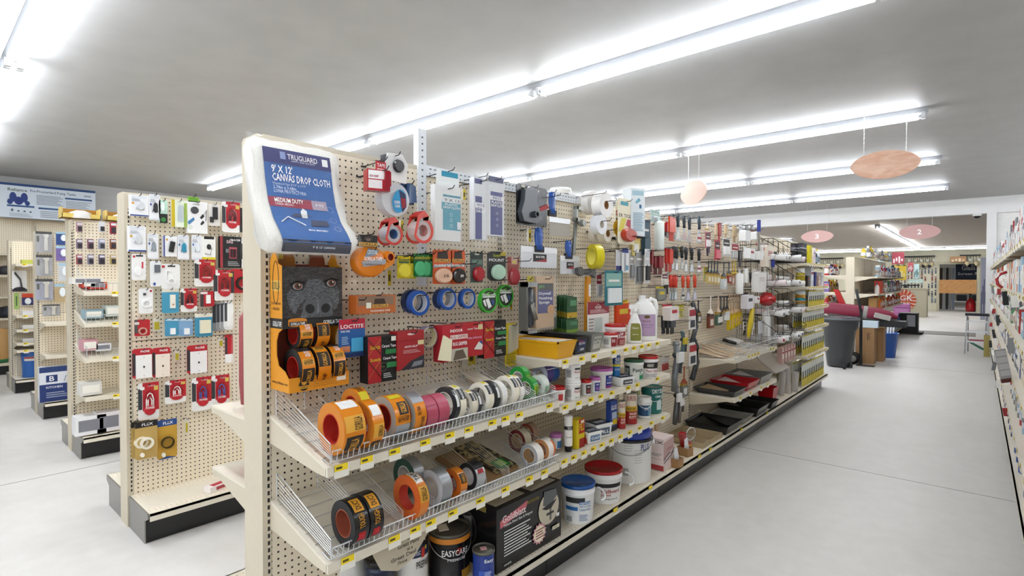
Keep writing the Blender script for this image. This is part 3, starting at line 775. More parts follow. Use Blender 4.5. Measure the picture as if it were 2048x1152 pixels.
# rolls inside the stand
def gor(label, pos, R=.07, w=.048, r=.04, tilt=0, spin=0, silver=False, group='orange labelled tapes'):
    return roll('tape_roll', label, pos, R, r, w, '2b2b2e:g' if not silver else 'a9adb0:k', 'c8281c', '1f1d1c' if not silver else 'd0d0ce',
                [('f0901c:g', -120, 120, 0, 1), ('2a221a', -50, -5, .05, .95), ('f6b53c', 4, 22, .08, .92), ('9fa3a6:k' if silver else '333335:g', 50, 80, 0, 1)],
                [('f6b53c', 'GORILLA', -48, -10, .3, .65), ('20160c', 'GORILLA', 6, 20, .15, .85), ('ffffff', 'GORILLA TAPE', 28, 48, .2, .6), ('40240c', 'Tough', -100, -70, .3, .7)], (), tilt=tilt, spin=spin)
gor('black core orange tape roll lying lowest in the gorilla display stand', (XB + .085, .915, 1.064 + .003 + .0705), spin=10)
gor('orange tape roll beside it in the gorilla display stand, near the price sticker', (XB + .085, .975, 1.064 + .003 + .0705), spin=55)
gor('orange tape roll in the gorilla display stand with its badge turned outward', (XB + .085, 1.034, 1.064 + .0735), spin=20)
gor('orange tape roll resting on top of the others under the gorilla picture', (XB + .058, .93, 1.064 + .0735 + .118), R=.055, r=.034, spin=-10)
gor('second orange tape roll of the upper pair under the gorilla picture', (XB + .058, .995, 1.064 + .0735 + .118), R=.055, r=.034, spin=40)
# the hung goods, given by the box each takes up in the photo and the plane its front lies in
C = 'ffffff:c'
P = pack
FL = ('p', 'clear_bag', 'ffffff:c', [(-.06, -.1), (.3, -.16), (.6, -.1), (1.08, -.17), (1.05, 1.08), (-.06, 1.05)], .004)
P('tape_dispenser', 'white and red handheld tape dispenser in a film bag, topmost on the near panel', 'tape dispenser', (745, 340, 784, 382), -1.72, 'c22c38:g', [('r', 'label', 'f4f2f2', .05, .55, .75, .95), ('r', 'label', 'ece6e6', .05, .1, .65, .5), ('p', 'blade_cover', 'a01a2a:g', [(.7, 0), (1, .25), (1, .9), (.75, 1)], .012), ('t', 'b03040', 'SHIP', .1, .62, .5, .72)], th=.05, base='housing', zrot=-.3)
P('tape_dispenser', 'smoky black tape dispenser in a crumpled clear bag above the red one', 'tape dispenser', (770, 312, 806, 345), -1.77, '3c3f46:g', [('p', 'bag', 'ffffff:f', [(-.2, -.5), (1.1, -.6), (1.2, .6), (.9, 1.15), (.1, 1.1)], .008), ('e', 'wheel', '22252a:g', .65, .4, .3, .4, .02)], th=.03, base='housing')
P('header_card', 'small red header card beside the smoky dispenser at the board top', 'card', (752, 323, 772, 345), -1.76, 'c8303a', [('t', 'ffffff', 'TAPE', .1, .5, .9, .8), ('r', 'panel', 'e8c8ca', .1, .1, .9, .35)], base='card')
X, Yc = -1.76, None
y_, z_ = atX(791, 399, -1.74)
roll('tape_dispenser', 'clear round tape dispenser with a blue and red oval label', (-1.76, y_, z_), .066, .0, .045, 'e4e8ee:f', 'dfe6ee:f', None, (), (), (), AX_X, cat='tape dispenser')
tt = COL.objects[-1]
t = thing('oval_label', 'blue oval label with a red and yellow flash on the clear round dispenser', 'label', (-1.735, y_ + .012, z_ - .006), (0, 0, FX))
m = MB(); y = -.004
ell(m, 0, 0, .033, .048, '2ba0d8', 0, rot=-.3); m.add([(-.002, y - .001, .045), (.03, y - .001, .03), (.034, y - .001, -.02), (.014, y - .001, -.044)], [(0, 1, 2, 3)], '1c2a58'); m.add([(.004, y - .0015, .012), (.03, y - .0015, .014), (.03, y - .0015, -.02), (.012, y - .0015, -.03)], [(0, 1, 2, 3)], '9c1c30')
m.build('label_face', t); m = MB(); m.txt('SUPER', -.026, -.012, .002, .0, y - .002, 'ffffff'); m.txt('CLEAR', -.024, -.026, .002, -.015, y - .002, 'ffffff'); m.build('lettering', t)
P('tape_dispenser', 'dark blue plastic tape gun behind the clear round dispenser', 'tape dispenser', (804, 368, 828, 408), -1.80, '2c4a72:g', [('p', 'grip', '3a608e:g', [(.1, 0), (.9, .1), (.8, .9), (.2, 1)], .02)], th=.03, base='housing', zrot=.2)
y_, z_ = atX(776, 468, -1.72)
def dispenser(label, px, py, R, c1, tape, lab, face=None, spin=0, X=-1.72, h=None):
    y_, z_ = atX(px, py, X)
    t = thing('tape_dispenser', label, 'tape dispenser', (X, y_, z_), basis((0, 1, 0), (0, 0, 1), (1, 0, 0)))
    m = MB(); w = .052
    m.ring(R * .78, R * .45, -w / 2, w / 2, tape, 32, core=lab); m.build('tape', t)
    m = MB(); pts = [(R * math.cos(a), R * math.sin(a)) for a in [PI * 1.15 + PI * 1.35 * i / 16 for i in range(17)]] + [(R * .55, R * 1.15), (R * .1, R * 1.55), (-R * .5, R * 1.15)]
    inner = [(q[0] * .78, q[1] * .78) for q in pts[:17]] + [(R * .45, R * .8), (R * .05, R * 1.05), (-R * .4, R * .75)]
    n = len(pts)
    for z in (-w / 2 - .002, w / 2):
        vs = [(a, b, z) for a, b in pts] + [(a, b, z) for a, b in inner] + [(a, b, z + .003) for a, b in pts] + [(a, b, z + .003) for a, b in inner]
        fs = []
        for i in range(n):
            j = (i + 1) % n
            fs += [(i, j, n + j, n + i), (2 * n + i, 3 * n + i, 3 * n + j, 2 * n + j), (i, 2 * n + i, 2 * n + j, j), (n + i, n + j, 3 * n + j, 3 * n + i)]
        m.add(vs, fs, c1)
    m.prism([(R * .55, R * 1.15), (R * .1, R * 1.55), (-R * .5, R * 1.15), (-R * .4, R * 1.05), (R * .05, R * 1.4), (R * .45, R * 1.05)], -w / 2, w / 2, c1, 'z'); m.build('frame', t)
    m = MB()
    for i in range(8): x = -R * .4 + i * R * .12; m.box(x, x + R * .06, R * 1.12, R * 1.2, -w * .4, w * .4, '8a8f96:m')
    m.build('cutter', t)
    m = MB(); m.shell(R * .79, 100, 200, -w * .45, w * .45, 'f0ece0' if face is None else face); m.build('printed_label', t)
    return t
dispenser('red tape dispenser with a blue and white labelled roll beside the small badge card', 779, 469, .043, 'd8403a:g', 'd8d4d6:f', '3a6aa8', '2f78c0', X=-1.73)
dispenser('red teardrop tape dispenser holding a clear printed roll', 838, 462, .052, 'e04a3e:g', 'e8dcdc:f', 'd06a68:f', 'e8c43c', X=-1.71)
P('badge_card', 'black and gold gorilla head badge card hanging above the orange tape', 'card', (717, 470, 755, 494), -1.71, '1b1712', [('r', 'band', 'e8b04a', .02, .05, .98, .38), ('t', '2a1a0c', 'GORILLA', .06, .1, .94, .34), ('e', 'head', '3a2c26', .5, .72, .24, .24), ('e', 'head', '7a6458', .5, .62, .13, .12)], base='card')
# big orange bagged tape with a side spool
t = thing('tape_roll', 'large orange tape in a wide bagged pack with an orange handle spool', 'tape', (-1.75, *atX(741, 524, -1.75)), (0, 0, FX), None)
m = MB(); m.add([(x * .072, -.03 + y * .03, z * .058) for x, y, z in []], [], 'f28a1e:g')
m.lathe([(0, -.028), (.05, -.028), (.058, -.022), (.058, .022), (.05, .028), (0, .028)], 'f28a1e:g', n=32, sx=1.1); m.v = [(x - .012, z, y) for x, y, z in m.v]; m.build('tape', t)
m = MB(); m.prism([(-.05, -.02), (.045, -.008), (.05, .012), (-.06, .0)], -.0315, -.029, 'a7abb0'); m.prism([(-.045, .015), (.0, .025), (.02, .045), (-.03, .05)], -.0315, -.029, '8a98a8'); m.build('printed_band', t)
m = MB(); m.txt('GORILLA TAPE', -.05, .004, .03, .018, -.033, 'ffffff'); m.txt('CRYSTAL', -.035, .028, .01, .044, -.033, 'e8f4fa'); m.txt('WATERPROOF SEALING', -.045, -.014, .03, -.007, -.033, '7a3a08'); m.build('lettering', t)
m = MB(); m.prism([(.04, -.035), (.095, -.005), (.1, .03), (.07, .045), (.03, .04)], -.02, 0, 'f59a28:g'); m.build('handle_wing', t)
m = MB(); m.ring(.02, .0135, -.0, .012, 'f28a1e:g', 20, core='8c1c10'); m.v = [(x + .07, -z - .02, y + .02) for x, y, z in m.v]; m.add([(.07 + .0135 * math.cos(2 * PI * i / 16), -.021, .02 + .0135 * math.sin(2 * PI * i / 16)) for i in range(16)], [tuple(range(16))], '8c1c10'); m.build('spool_hub', t)
HOOKS.setdefault('m', []).append((t.location.y, t.location.z + .04, -1.72))
P('drop_cloth_pack', 'white plastic drop cloth pack with a turquoise label and header', 'drop cloth', (870, 372, 921, 482), -1.73, 'f2f3f2:n', [('r', 'label', '2aa5c0', .3, .2, 1, .84), ('r', 'label', 'f2f4f4', .3, .7, 1, .8), ('r', 'label', '2aa5c0', .25, .57, 1, .7), ('t', 'ffffff', 'PLASTIC', .38, .645, .88, .685), ('t', 'ffffff', 'DROP CLOTH', .3, .59, .98, .63), ('t', '1a8098', 'THE PAINTERS', .3, .8, .95, .83), ('t', '1a5060', '9 X 12', .35, .72, .95, .77), ('o', 'symbols', 'bfe4ec', .6, .48, .008, .006, .0003), ('o', 'symbols', 'bfe4ec', .6, .38, .008, .006, .0003), ('o', 'symbols', 'bfe4ec', .6, .28, .008, .006, .0003), ('r', 'barcode', 'e9eef0', .84, .22, 1, .36), FL], th=.03, base='bag')
t = COL.objects[-1]
P('header_card', 'turquoise and white header of the clear drop cloth bag', 'card', (874, 342, 918, 374), -1.742, 'eef2f2', [('r', 'band', '25a0c4', .2, .62, .95, .95)], base='card')
P('drop_cloth_pack', 'narrow white and navy plastic drop cloth pack, the nearer of the two', 'drop cloth', (948, 356, 974, 480), -1.73, 'eceef2:n', [('r', 'label', '27348c', .1, .01, .6, .7), ('r', 'label', 'f4f4f8', .1, .52, .7, .6), ('r', 'header', '2c3a90', .05, .9, .6, .98), FL, ('t', 'ffffff', 'DROP', .12, .44, .85, .48), ('t', 'ffffff', 'PLASTIC', .12, .49, .85, .52), ('t', '27348c', '9X12', .2, .54, .75, .58)], th=.03, base='bag', group='navy drop cloth packs')
P('drop_cloth_pack', 'wider white and navy plastic drop cloth pack beside the narrow one', 'drop cloth', (974, 353, 1008, 472), -1.73, 'eceef2:n', [('r', 'label', '27348c', .2, .02, .9, .74), ('r', 'label', 'f4f4f8', .15, .6, 1, .67), ('r', 'header', '20307c', .1, .9, .95, .99), FL, ('t', 'ffffff', 'PLASTIC', .25, .54, .88, .585), ('t', 'ffffff', 'DROP CLOTH', .22, .49, .95, .53), ('t', '27348c', '9X12', .3, .61, .8, .66), ('o', 'symbols', 'c8cce8', .55, .38, .006, .0045, .0003), ('o', 'symbols', 'c8cce8', .55, .28, .006, .0045, .0003), ('o', 'symbols', 'c8cce8', .55, .18, .006, .0045, .0003)], th=.035, base='bag', group='navy drop cloth packs')
P('caulking_tool', 'dark grey corner sanding tool with a round spout on a black header', 'tool', (1033, 372, 1094, 452), -1.76, '1d1f22:g', [('p', 'shell', '4a4f55:g', [(.02, .3), (.12, .6), (.14, .85), (.3, .95), (.55, .9), (.5, .6), (.6, .4), (.7, .2), (.5, .05), (.1, .08)], .03), ('p', 'insert', '2a2c3c:g', [(.4, .5), (.4, .85), (.75, .85), (.95, .55), (.8, .1), (.6, .05)], .002), ('p', 'insert', 'b02028', [(.55, .42), (.95, .6), (1.02, .5), (.75, .4)], .01), ('o', 'spout', '3c4046:g', .42, .27, .017, .012, .05), ('e', 'holes', 'd8d2c4', .2, .95, .07, .035), ('e', 'holes', 'd8d2c4', .65, .9, .07, .035), ('r', 'label', '6a1c22', .6, .25, .8, .45)], th=.004, base='header_card')
def knife(label, hb, bb, X=-1.76, hc='2f5fb4:g', ferr='1c1c1e', blade='c9cbcf:k', sticker=True, tilt=0):
    Yc, zb, w, h = fit(hb, X)
    t = thing('taping_knife', label, 'knife', (X, Yc, zb), (0, 0, FX))
    m = MB(); m.lathe([(0, 0), (w * .5, .0), (w * .4, h * .25), (w * .5, h * .6), (w * .42, h * .93), (0, h)], hc, sy=.6, n=14); m.build('handle', t)
    m = MB(); m.box(-w * .6, w * .6, -.008, .008, -.012, .02, ferr); m.build('ferrule', t)
    Yb, z0, wb, hb2 = fit(bb, X); o = Yb - Yc; m = MB()
    m.box(o - wb / 2, o + wb / 2, -.001, .001, z0 - zb, z0 - zb + hb2 * .72, blade); m.box(o - wb / 2, o + wb / 2, -.003, .003, z0 - zb + hb2 * .72, z0 - zb + hb2, 'd9dbde:k'); m.build('blade', t)
    if sticker:
        m = MB(); m.box(o - wb * .17, o + wb * .2, -.0022, -.0014, z0 - zb + hb2 * .3, z0 - zb + hb2 * .66, '22201f'); m.add([(o - wb * .17, -.0026, z0 - zb + hb2 * .3), (o + wb * .2, -.0026, z0 - zb + hb2 * .3), (o + wb * .2, -.0026, z0 - zb + hb2 * .45)], [(0, 1, 2)], 'b02c34'); m.txt('BLUE STEEL', o - wb * .1, z0 - zb + hb2 * .48, o + wb * .15, z0 - zb + hb2 * .58, -.003, 'ffffff'); m.build('sticker', t)
    HOOKS['m'].append((Yc, zb + h * .92, X + .02))
    return t
knife('blue-handled taping knife with the widest blade below the corner tool', (1070, 454, 1085, 500), (1041, 494, 1113, 536))
knife('blue-handled taping knife with a narrow white-backed blade beside the widest one', (1131, 480, 1142, 514), (1120, 512, 1158, 548), X=-1.78)
knife('blue-handled broad knife hanging above its neighbours near the white rail', (1098, 383, 1110, 428), (1098, 436, 1140, 472), blade='b9b3a8', sticker=False)
t = thing('bar_clamp', 'grey cast metal clamp with a flat bar hanging under the white rail', 'clamp', (-1.77, *atX(1150, 455, -1.77)), (0, .12, FX))
m = MB(); m.box(-.012, .012, -.008, .004, -.16, .12, '8d8f8a:k'); m.build('bar', t)
m = MB(); m.box(-.035, .03, -.03, .0, .03, .05, 'a9aaa4:k'); m.box(-.035, -.02, -.03, 0, .03, .12, 'a9aaa4:k'); m.box(-.035, .03, -.03, .0, .1, .12, 'a9aaa4:k'); m.build('frame', t)
m = MB(); m.cyl(0, 0, -.015, .015, .02, 'b9bab4:k'); m.v = [(x + .03, z - .03, y + .03) for x, y, z in m.v]; m.build('thumb_wheel', t)
# paper drywall tape rolls
def hroll(label, px, py, R, r, w, X, tape, core='b98a5a', **k):
    y_, z_ = atX(px, py, X); HOOKS['m'].append((y_, z_ + r * .8, X + w / 2 + .03))
    return roll('tape_roll', label, (X - w / 2, y_, z_), R, r, w, tape, core, rot=AX_X, **k)
hroll('white paper drywall tape roll hanging furthest back of the top pair', 1188, 405, .075, .022, .05, -1.79, 'efece8', group='drywall tapes')
hroll('white paper drywall tape roll with a brown core, foremost of the top pair', 1213, 410, .078, .023, .06, -1.70, 'f4f2ef', group='drywall tapes')
hroll('white tape roll with a dark blue printed side label', 1204, 449, .058, .02, .05, -1.68, 'eef0f4', 'd8d0c4', wraps=[('2a3a72', 60, 200, 0, 1)], group='drywall tapes')
hroll('cream paper tape roll, lowest of the four white ones', 1216, 467, .052, .02, .05, -1.73, 'efe8dc', group='drywall tapes')
hroll('cream paper tape roll tucked behind the lowest one', 1196, 467, .052, .02, .04, -1.80, 'efe8dc', group='drywall tapes')
P('sanding_disc_pack', 'yellow round sanding disc under a small white and red card', 'sanding disc', (1232, 404, 1260, 480), -1.74, 'efe9d4', [('r', 'panel', 'c83a34', .0, .62, 1, .75), ('t', 'ffffff', 'PAPER', .05, .64, .95, .73), ('e', 'disc', 'e8b41c', .2, .3, .42, .22, .01), ('r', 'panel', '3a3a40', .0, .46, .9, .55)], base='card')
P('sanding_disc_pack', 'pale yellow card with black lettering over a red sanding ball', 'sanding disc', (1236, 398, 1269, 488), -1.69, 'f2ead0', [('t', '2a2620', 'ER TIGER', .05, .58, .95, .66), ('p', 'print', 'e7dd5a', [(0, .25), (.2, .56), (.5, .57), (.3, .3)]), ('p', 'print', 'c8485a', [(.45, .42), (.55, .55), (.8, .55), (.85, .4), (.7, .36)]), ('e', 'ball', 'c8402c:g', .55, .2, .4, .15, .03), ('r', 'panel', '5ab0c8', .15, .85, .6, .93)], base='card')
t = thing('carton', 'tall white and pale blue carton standing on a wire ledge above the sponges', 'box', (-1.69, *atX(1270, 473, -1.69)), (0, 0, FX - .45))
m = MB(); m.box(-.055, .055, -.03, .06, 0, .31, 'e9f1f6'); m.build('carton', t)
pk = Pack(.11, .31, .03); run(pk, [('r', 'panel', 'b9dcec', .1, .85, .9, .95), ('r', 'panel', '3a7aa8', .6, .58, .75, .66), ('g', '8ab4cc', 12, .15, .1, .9, .5), ('p', 'panel', '7fc4dc', [(.3, .7), (.55, .8), (.7, .75), (.4, .68)])]); finish(pk, t)
y0 = t.location.y
t2 = thing('wire_ledge', 'small black wire ledge holding the tall pale carton', 'bracket', (XB, y0, t.location.z - .004), (0, 0, FX))
m = MB()
for k in range(9): m.tube([(-.09 + k * .022, 0, 0), (-.09 + k * .022, -.24, 0)], .0018, '2a2a2c', 4)
m.tube([(-.09, -.24, 0), (.086, -.24, 0)], .0025, '2a2a2c', 4); m.tube([(-.09, 0, -.002), (.086, 0, -.002)], .0025, '2a2a2c', 4); m.build('wires', t2)
y_, z_ = atX(1196, 513, -1.72)
roll('tape_roll', 'bright yellow tape loop hanging under the drywall tapes', (-1.74, y_, z_), .075, .05, .05, 'e9da1c:g', 'f0e45a', None, (), [('2a2a10', 'FIBA', 150, 190, .2, .8)], (), AX_X, tilt=60)
HOOKS['m'].append((y_, z_ + .05, -1.70))
def sm(label, bb, X, col, els, name='blister_pack', cat='pack', **k): return P(name, label, cat, bb, X, col, els, **k)
sm('white and navy blade pack hanging beside the yellow loop', (1232, 500, 1243, 545), -1.77, 'e8e8ee', [('r', 'panel', '2a2c7c', 0, 0, 1, .3), ('r', 'blade', 'c9ccd0:k', .2, .32, .7, .95)])
sm('slim white blade card with a navy top', (1244, 497, 1258, 545), -1.76, 'f0f2f4', [('r', 'panel', '2b3f9a', 0, .82, .9, 1), ('r', 'blade', 'b9bcc4:k', .3, .05, .55, .8), ('r', 'panel', '7ab0d0', .5, .1, .9, .3)])
# row of small tapes under the orange roll
for i, (x0, x1, lab) in enumerate(((795, 820, 'nearer'), (810, 833, 'further'))):
    sm('yellow see-through office tape on its card, the %s of two' % lab, (x0, 512, x1, 557), -1.74 - .02 * i, 'd8c41c:g', [('e', 'blister', 'e9d83a:g', .5, .35, .48, .33, .012), ('o', 'roll', 'f0e890', .5, .35, .012, .006, .008), ('t', '1a4020', 'Scotch', .05, .78, .95, .9), ('r', 'panel', '2a5a30', .1, .68, .9, .76)], group='yellow office tapes')
for i, (x0, x1, lab) in enumerate(((828, 850, 'nearest'), (838, 860, 'middle'), (848, 871, 'furthest'))):
    sm('green see-through office tape on its card, the %s of three' % lab, (x0, 507, x1, 554), -1.74 - .012 * i, '1c7a3a:g', [('e', 'blister', '4ab478:g', .5, .35, .48, .33, .012), ('o', 'roll', 'cfe8d8', .5, .35, .013, .007, .008), ('t', 'e8d820', 'Scotch', .05, .76, .95, .9), ('r', 'panel', '0f4a22', .05, .68, .95, .76)], group='green office tapes')
for x0, x1, lab, c, n in ((866, 904, 'orange mounting tape card with a clear roll', 'f0c4a8:g', '15'), (902, 930, 'orange mounting tape card with a black roll', '2a2624:g', '30')):
    sm(lab, (x0, 500, x1, 568), -1.74, 'd85a1c', [('p', 'badge', '2a1a10', [(.2, .72), (.25, .95), (.75, .95), (.8, .72)]), ('r', 'band', 'e8a848', .08, .64, .92, .74), ('t', '2a1a0c', 'GORILLA', .12, .65, .88, .73), ('p', 'band', '8c8f94' if n == '15' else '2a2624', [(0, .46), (1, .56), (1, .63), (0, .53)]), ('t', 'ffffff', 'MOUNTING TAPE', .05, .5, .95, .58), ('e', 'roll', c, .5, .24, .44, .22, .016), ('e', 'roll', 'e0824a:g' if n == '30' else 'e8b898:g', .5, .24, .2, .1, .003), ('t', '2a1a10' if n == '15' else 'f0f0f0', n, .4, .2, .65, .28, .02)])
sm('grey and green fastener card with a red spool', (941, 504, 966, 565), -1.76, '4a5550', [('r', 'header', '2a3a32', 0, .78, 1, 1), ('e', 'slot', 'd8d2c4', .5, .93, .2, .03), ('r', 'panel', '6a8a78', .1, .6, .9, .74), ('e', 'spool', 'b0242c:g', .55, .28, .4, .24, .02), ('e', 'spool', '2a2a2c', .6, .28, .2, .14, .003)])
sm('black mounting tape card with a pale green roll', (975, 503, 1011, 562), -1.75, '232323', [('t', 'f4f4f4', 'MOUNT', .08, .66, .92, .76), ('t', 'c8d020', 'Scotch', .3, .82, .7, .92), ('e', 'roll', 'b9dcc4:g', .55, .3, .38, .26, .018), ('e', 'roll', 'dfe8e0', .55, .3, .17, .12, .003), ('r', 'panel', 'b8a42a', .7, .86, 1, 1)], cham=.2)
sm('small clear pack of red fittings on a header', (1016, 514, 1038, 570), -1.76, 'b84a50:f', [('r', 'header', 'd0b0a0', .3, .74, .85, 1), ('r', 'label', 'e8d84a', .4, .78, .7, .86), ('e', 'fittings', 'a8343c:g', .45, .3, .42, .3, .02)], base='pouch')
sm('box of packaging tapes in orange and clear wrap held on hooks', (712, 590, 791, 627), -1.75, 'c86a28', [('r', 'window', 'c9a890:f', .05, .45, .95, .95), ('p', 'badge', '3a2414', [(.42, .4), (.46, .8), (.7, .8), (.76, .4)]), ('r', 'band', 'e8b048', .4, .32, .8, .5), ('t', '2a1a0c', 'GORILLA', .42, .34, .78, .48), ('t', 'ffffff', 'PACKAGING TAPE', .35, .1, .85, .2), ('r', 'label', 'e8ecd8', .24, .3, .36, .6)], th=.05, base='carton', name='tape_box', cat='box')
# blue painters tapes on hooks
def ptape(label, px, py, R, X, n=0, c='2358b0:g'):
    y_, z_ = atX(px, py, X)
    HOOKS['m'].append((y_, z_ + R * .55, X + .04))
    return roll('tape_roll', label, (X - .012, y_, z_), R, R * .68, .024, c, 'dfe3ea:f', None, [('1b4590:g', -60, 60, 0, 1)], [('dfe8ff', 'BLUE', -40, 0, .3, .7)], (), AX_X, group='blue painters tapes')
ptape('blue painter tape roll hanging nearest the packaging tape box, foremost', 840, 606, .052, -1.74)
ptape('blue painter tape roll right behind the foremost one by the packaging box', 828, 603, .052, -1.79, c='17305e:g')
ptape('blue painter tape roll in front of the middle hook', 897, 598, .048, -1.75)
ptape('dark blue tape roll behind another on the middle hook', 888, 598, .048, -1.79, c='17305e:g')
ptape('single blue painter tape roll just before the green discs', 937, 597, .046, -1.75)
for i, (px, py, R, X, lab) in enumerate(((1006, 592, .057, -1.79, 'green ringed masking tape pack behind its twin'), (972, 601, .058, -1.745, 'green ringed masking tape pack in front, black and white centre'))):
    y_, z_ = atX(px, py, X); HOOKS['m'].append((y_, z_ + R * .5, X + .04))
    t = thing('masking_tape_pack', lab, 'tape', (X, y_, z_), (0, 0, FX), 'green ringed tapes')
    m = MB(); m.ring(R, R * .84, 0, .02, '46b43a:g', 36); m.v = [(a, -c, b) for a, b, c in m.v]; m.build('tape', t)
    pk = Pack(2 * R, 2 * R, .018); 
    run(pk, [('e', 'centre_card', '2c3a24', .5, .5, .42, .42), ('p', 'print', '6ab82c', [(.22, .74), (.5, .85), (.78, .74), (.5, .68)]), ('r', 'print', 'd9e0da', .14, .62, .86, .68), ('p', 'print', 'eef0ee', [(.3, .55), (.48, .6), (.66, .26), (.48, .18)]), ('p', 'print', 'eef0ee', [(.14, .5), (.26, .55), (.36, .26), (.26, .3)]), ('p', 'print', '3a5a9a', [(.6, .56), (.78, .52), (.8, .36), (.7, .3)]), ('t', 'f4f4f4', 'FROGTAPE', .12, .68, .88, .79)])
    for part, mb in pk.p.items():
        mb.v = [(a, b, c - R) for a, b, c in mb.v]; mb.build(part, t)
# lowest row of boxes and cards
sm('blue and red adhesive putty card with a blue putty window', (678, 638, 730, 714), -1.76, '1d5fa8', [('r', 'header', 'c81c38', 0, .74, 1, 1), ('t', 'ffffff', 'LOCTITE', .06, .76, .94, .86), ('r', 'window', '4ab4e8:g', .45, .14, .9, .5, .004), ('r', 'putty', '6cc8f0', .62, .14, .66, .5, .003), ('r', 'putty', '6cc8f0', .78, .14, .82, .5, .003), ('t', 'ffffff', 'FUN-TAK', .06, .66, .4, .71), ('r', 'panel', 'd0845a', .06, .14, .4, .3), ('r', 'foot', '12306a', 0, 0, 1, .1), ('g', 'a9c8e8', 5, .08, .34, .34, .56)], base='card')
def cbox(label, bb, X, th, c, els, top=None, group=None, zrot=0): return P('tape_box', label, 'box', bb, X, c, els, th=th, base='carton', group=group, zrot=zrot)
SC = [('p', 'tartan', 'c02028', [(0, 0), (.45, 0), (.45, 1), (0, 1)]), ('k', 'tartan', 'e0d060', [(0, .1), (.45, .5)], .0004), ('k', 'tartan', '1a3a20', [(.45, .1), (0, .5)], .0012), ('k', 'tartan', 'e0d060', [(0, .6), (.45, .95)], .0004), ('k', 'tartan', '1a3a20', [(.45, .6), (0, .95)], .0012), ('t', 'f0e020', 'Scotch', .06, .73, .4, .81), ('t', 'ffffff', 'Carpet Tape', .46, .73, .96, .81), ('r', 'panel', '2a8a4a', .58, .6, 1, .7), ('t', 'f0e020', 'Scotch', .06, .47, .4, .54), ('t', 'ffffff', 'Carpet Tape', .5, .47, .98, .54), ('o', 'picture_ring', '6a7a5a', .5, .33, .017, .0155, .0004), ('r', 'panel', '2a8a4a', .62, .3, .98, .42), ('r', 'panel', '6a8a3a', .42, .33, .56, .345), ('g', 'c8c8c8', 3, .5, .08, .8, .2)]
cbox('black and red tartan carpet tape box hanging nearest, white price dot on top', (736, 672, 793, 764), -1.73, .055, '111212', SC + [('r', 'price_dot', 'e8e6d8', .78, .88, .95, .98)], group='tartan carpet tape boxes')
cbox('black and red tartan carpet tape box hanging furthest, past the red ones', (968, 641, 1012, 714), -1.74, .045, '111212', SC, group='tartan carpet tape boxes')
cbox('red double-sided tape box with a dark picture of machinery', (795, 662, 848, 738), -1.72, .055, 'b01c24', [('e', 'slot', 'e8c8c0', .5, .92, .14, .03), ('t', 'ffffff', 'ANTI-SLIP', .25, .57, .75, .62), ('p', 'picture', '2c2c34', [(.1, 0), (1, 0), (1, .34), (.5, .22)]), ('p', 'picture', '8a8f98', [(.5, .05), (.9, .08), (.95, .2), (.6, .18)]), ('r', 'label', 'e8d8a0', .75, .62, .98, .74), ('g', 'e8a8a8', 3, .2, .42, .85, .52), ('r', 'fold', '8a1018', 0, .76, 1, .77)])
cbox('open-ended rug gripper box with a big tape roll showing', (885, 650, 935, 722), -1.72, .06, 'c01c2c', [('t', 'ffffff', 'INDOOR', .3, .8, .8, .88), ('r', 'band', 'e8e0d8', .3, .6, 1, .72), ('t', 'c81c2c', 'RUG GRIPPER', .32, .62, .98, .7), ('t', 'ffffff', 'RUG GRIPPER', .4, .42, .98, .52), ('r', 'picture', 'd0c8b8', .3, .0, 1, .34), ('p', 'picture', '6a5a48', [(.4, .02), (.95, .05), (.8, .3), (.5, .28)]), ('p', 'roll_end', 'f0eac8', [(-.2, .1), (.25, .02), (.3, .6), (.0, .75)], .01)], zrot=.0)
cbox('red carpet tape box with a white folded cloth picture', (927, 645, 967, 712), -1.735, .05, 'c4202a', [('t', 'ffffff', 'Carpet Tape', .1, .78, .75, .85), ('r', 'label', 'e8d8a0', .72, .78, .95, .93), ('t', 'e0c0e0', 'EXTRA STRONG', .1, .52, .9, .57), ('p', 'picture', 'e8e4dc', [(.5, .2), (.75, .42), (.95, .3), (.9, .16)]), ('p', 'picture', '2a5a9a', [(.75, .42), (.95, .3), (.9, .44)])])
y_, z_ = atX(857, 674, -1.75)
roll('tape_roll', 'thin lilac masking tape ring hanging alone', (-1.76, y_, z_), .046, .039, .03, 'a9a0c8:f', 'd8d0a8', rot=AX_X); HOOKS['m'].append((y_, z_ + .036, -1.72))
sm('yellow and clear tube pack at the end of the lowest row', (1010, 646, 1034, 732), -1.77, 'e8d02c', [('p', 'window', 'e8e4d0:f', [(.2, .3), (1, .4), (.95, .98), (.3, .95)], .01), ('p', 'tool', '5a6a5a', [(.45, .35), (.7, .4), (.8, .9), (.6, .92)], .008), ('g', '8a7a10', 6, .1, .06, .9, .3)])
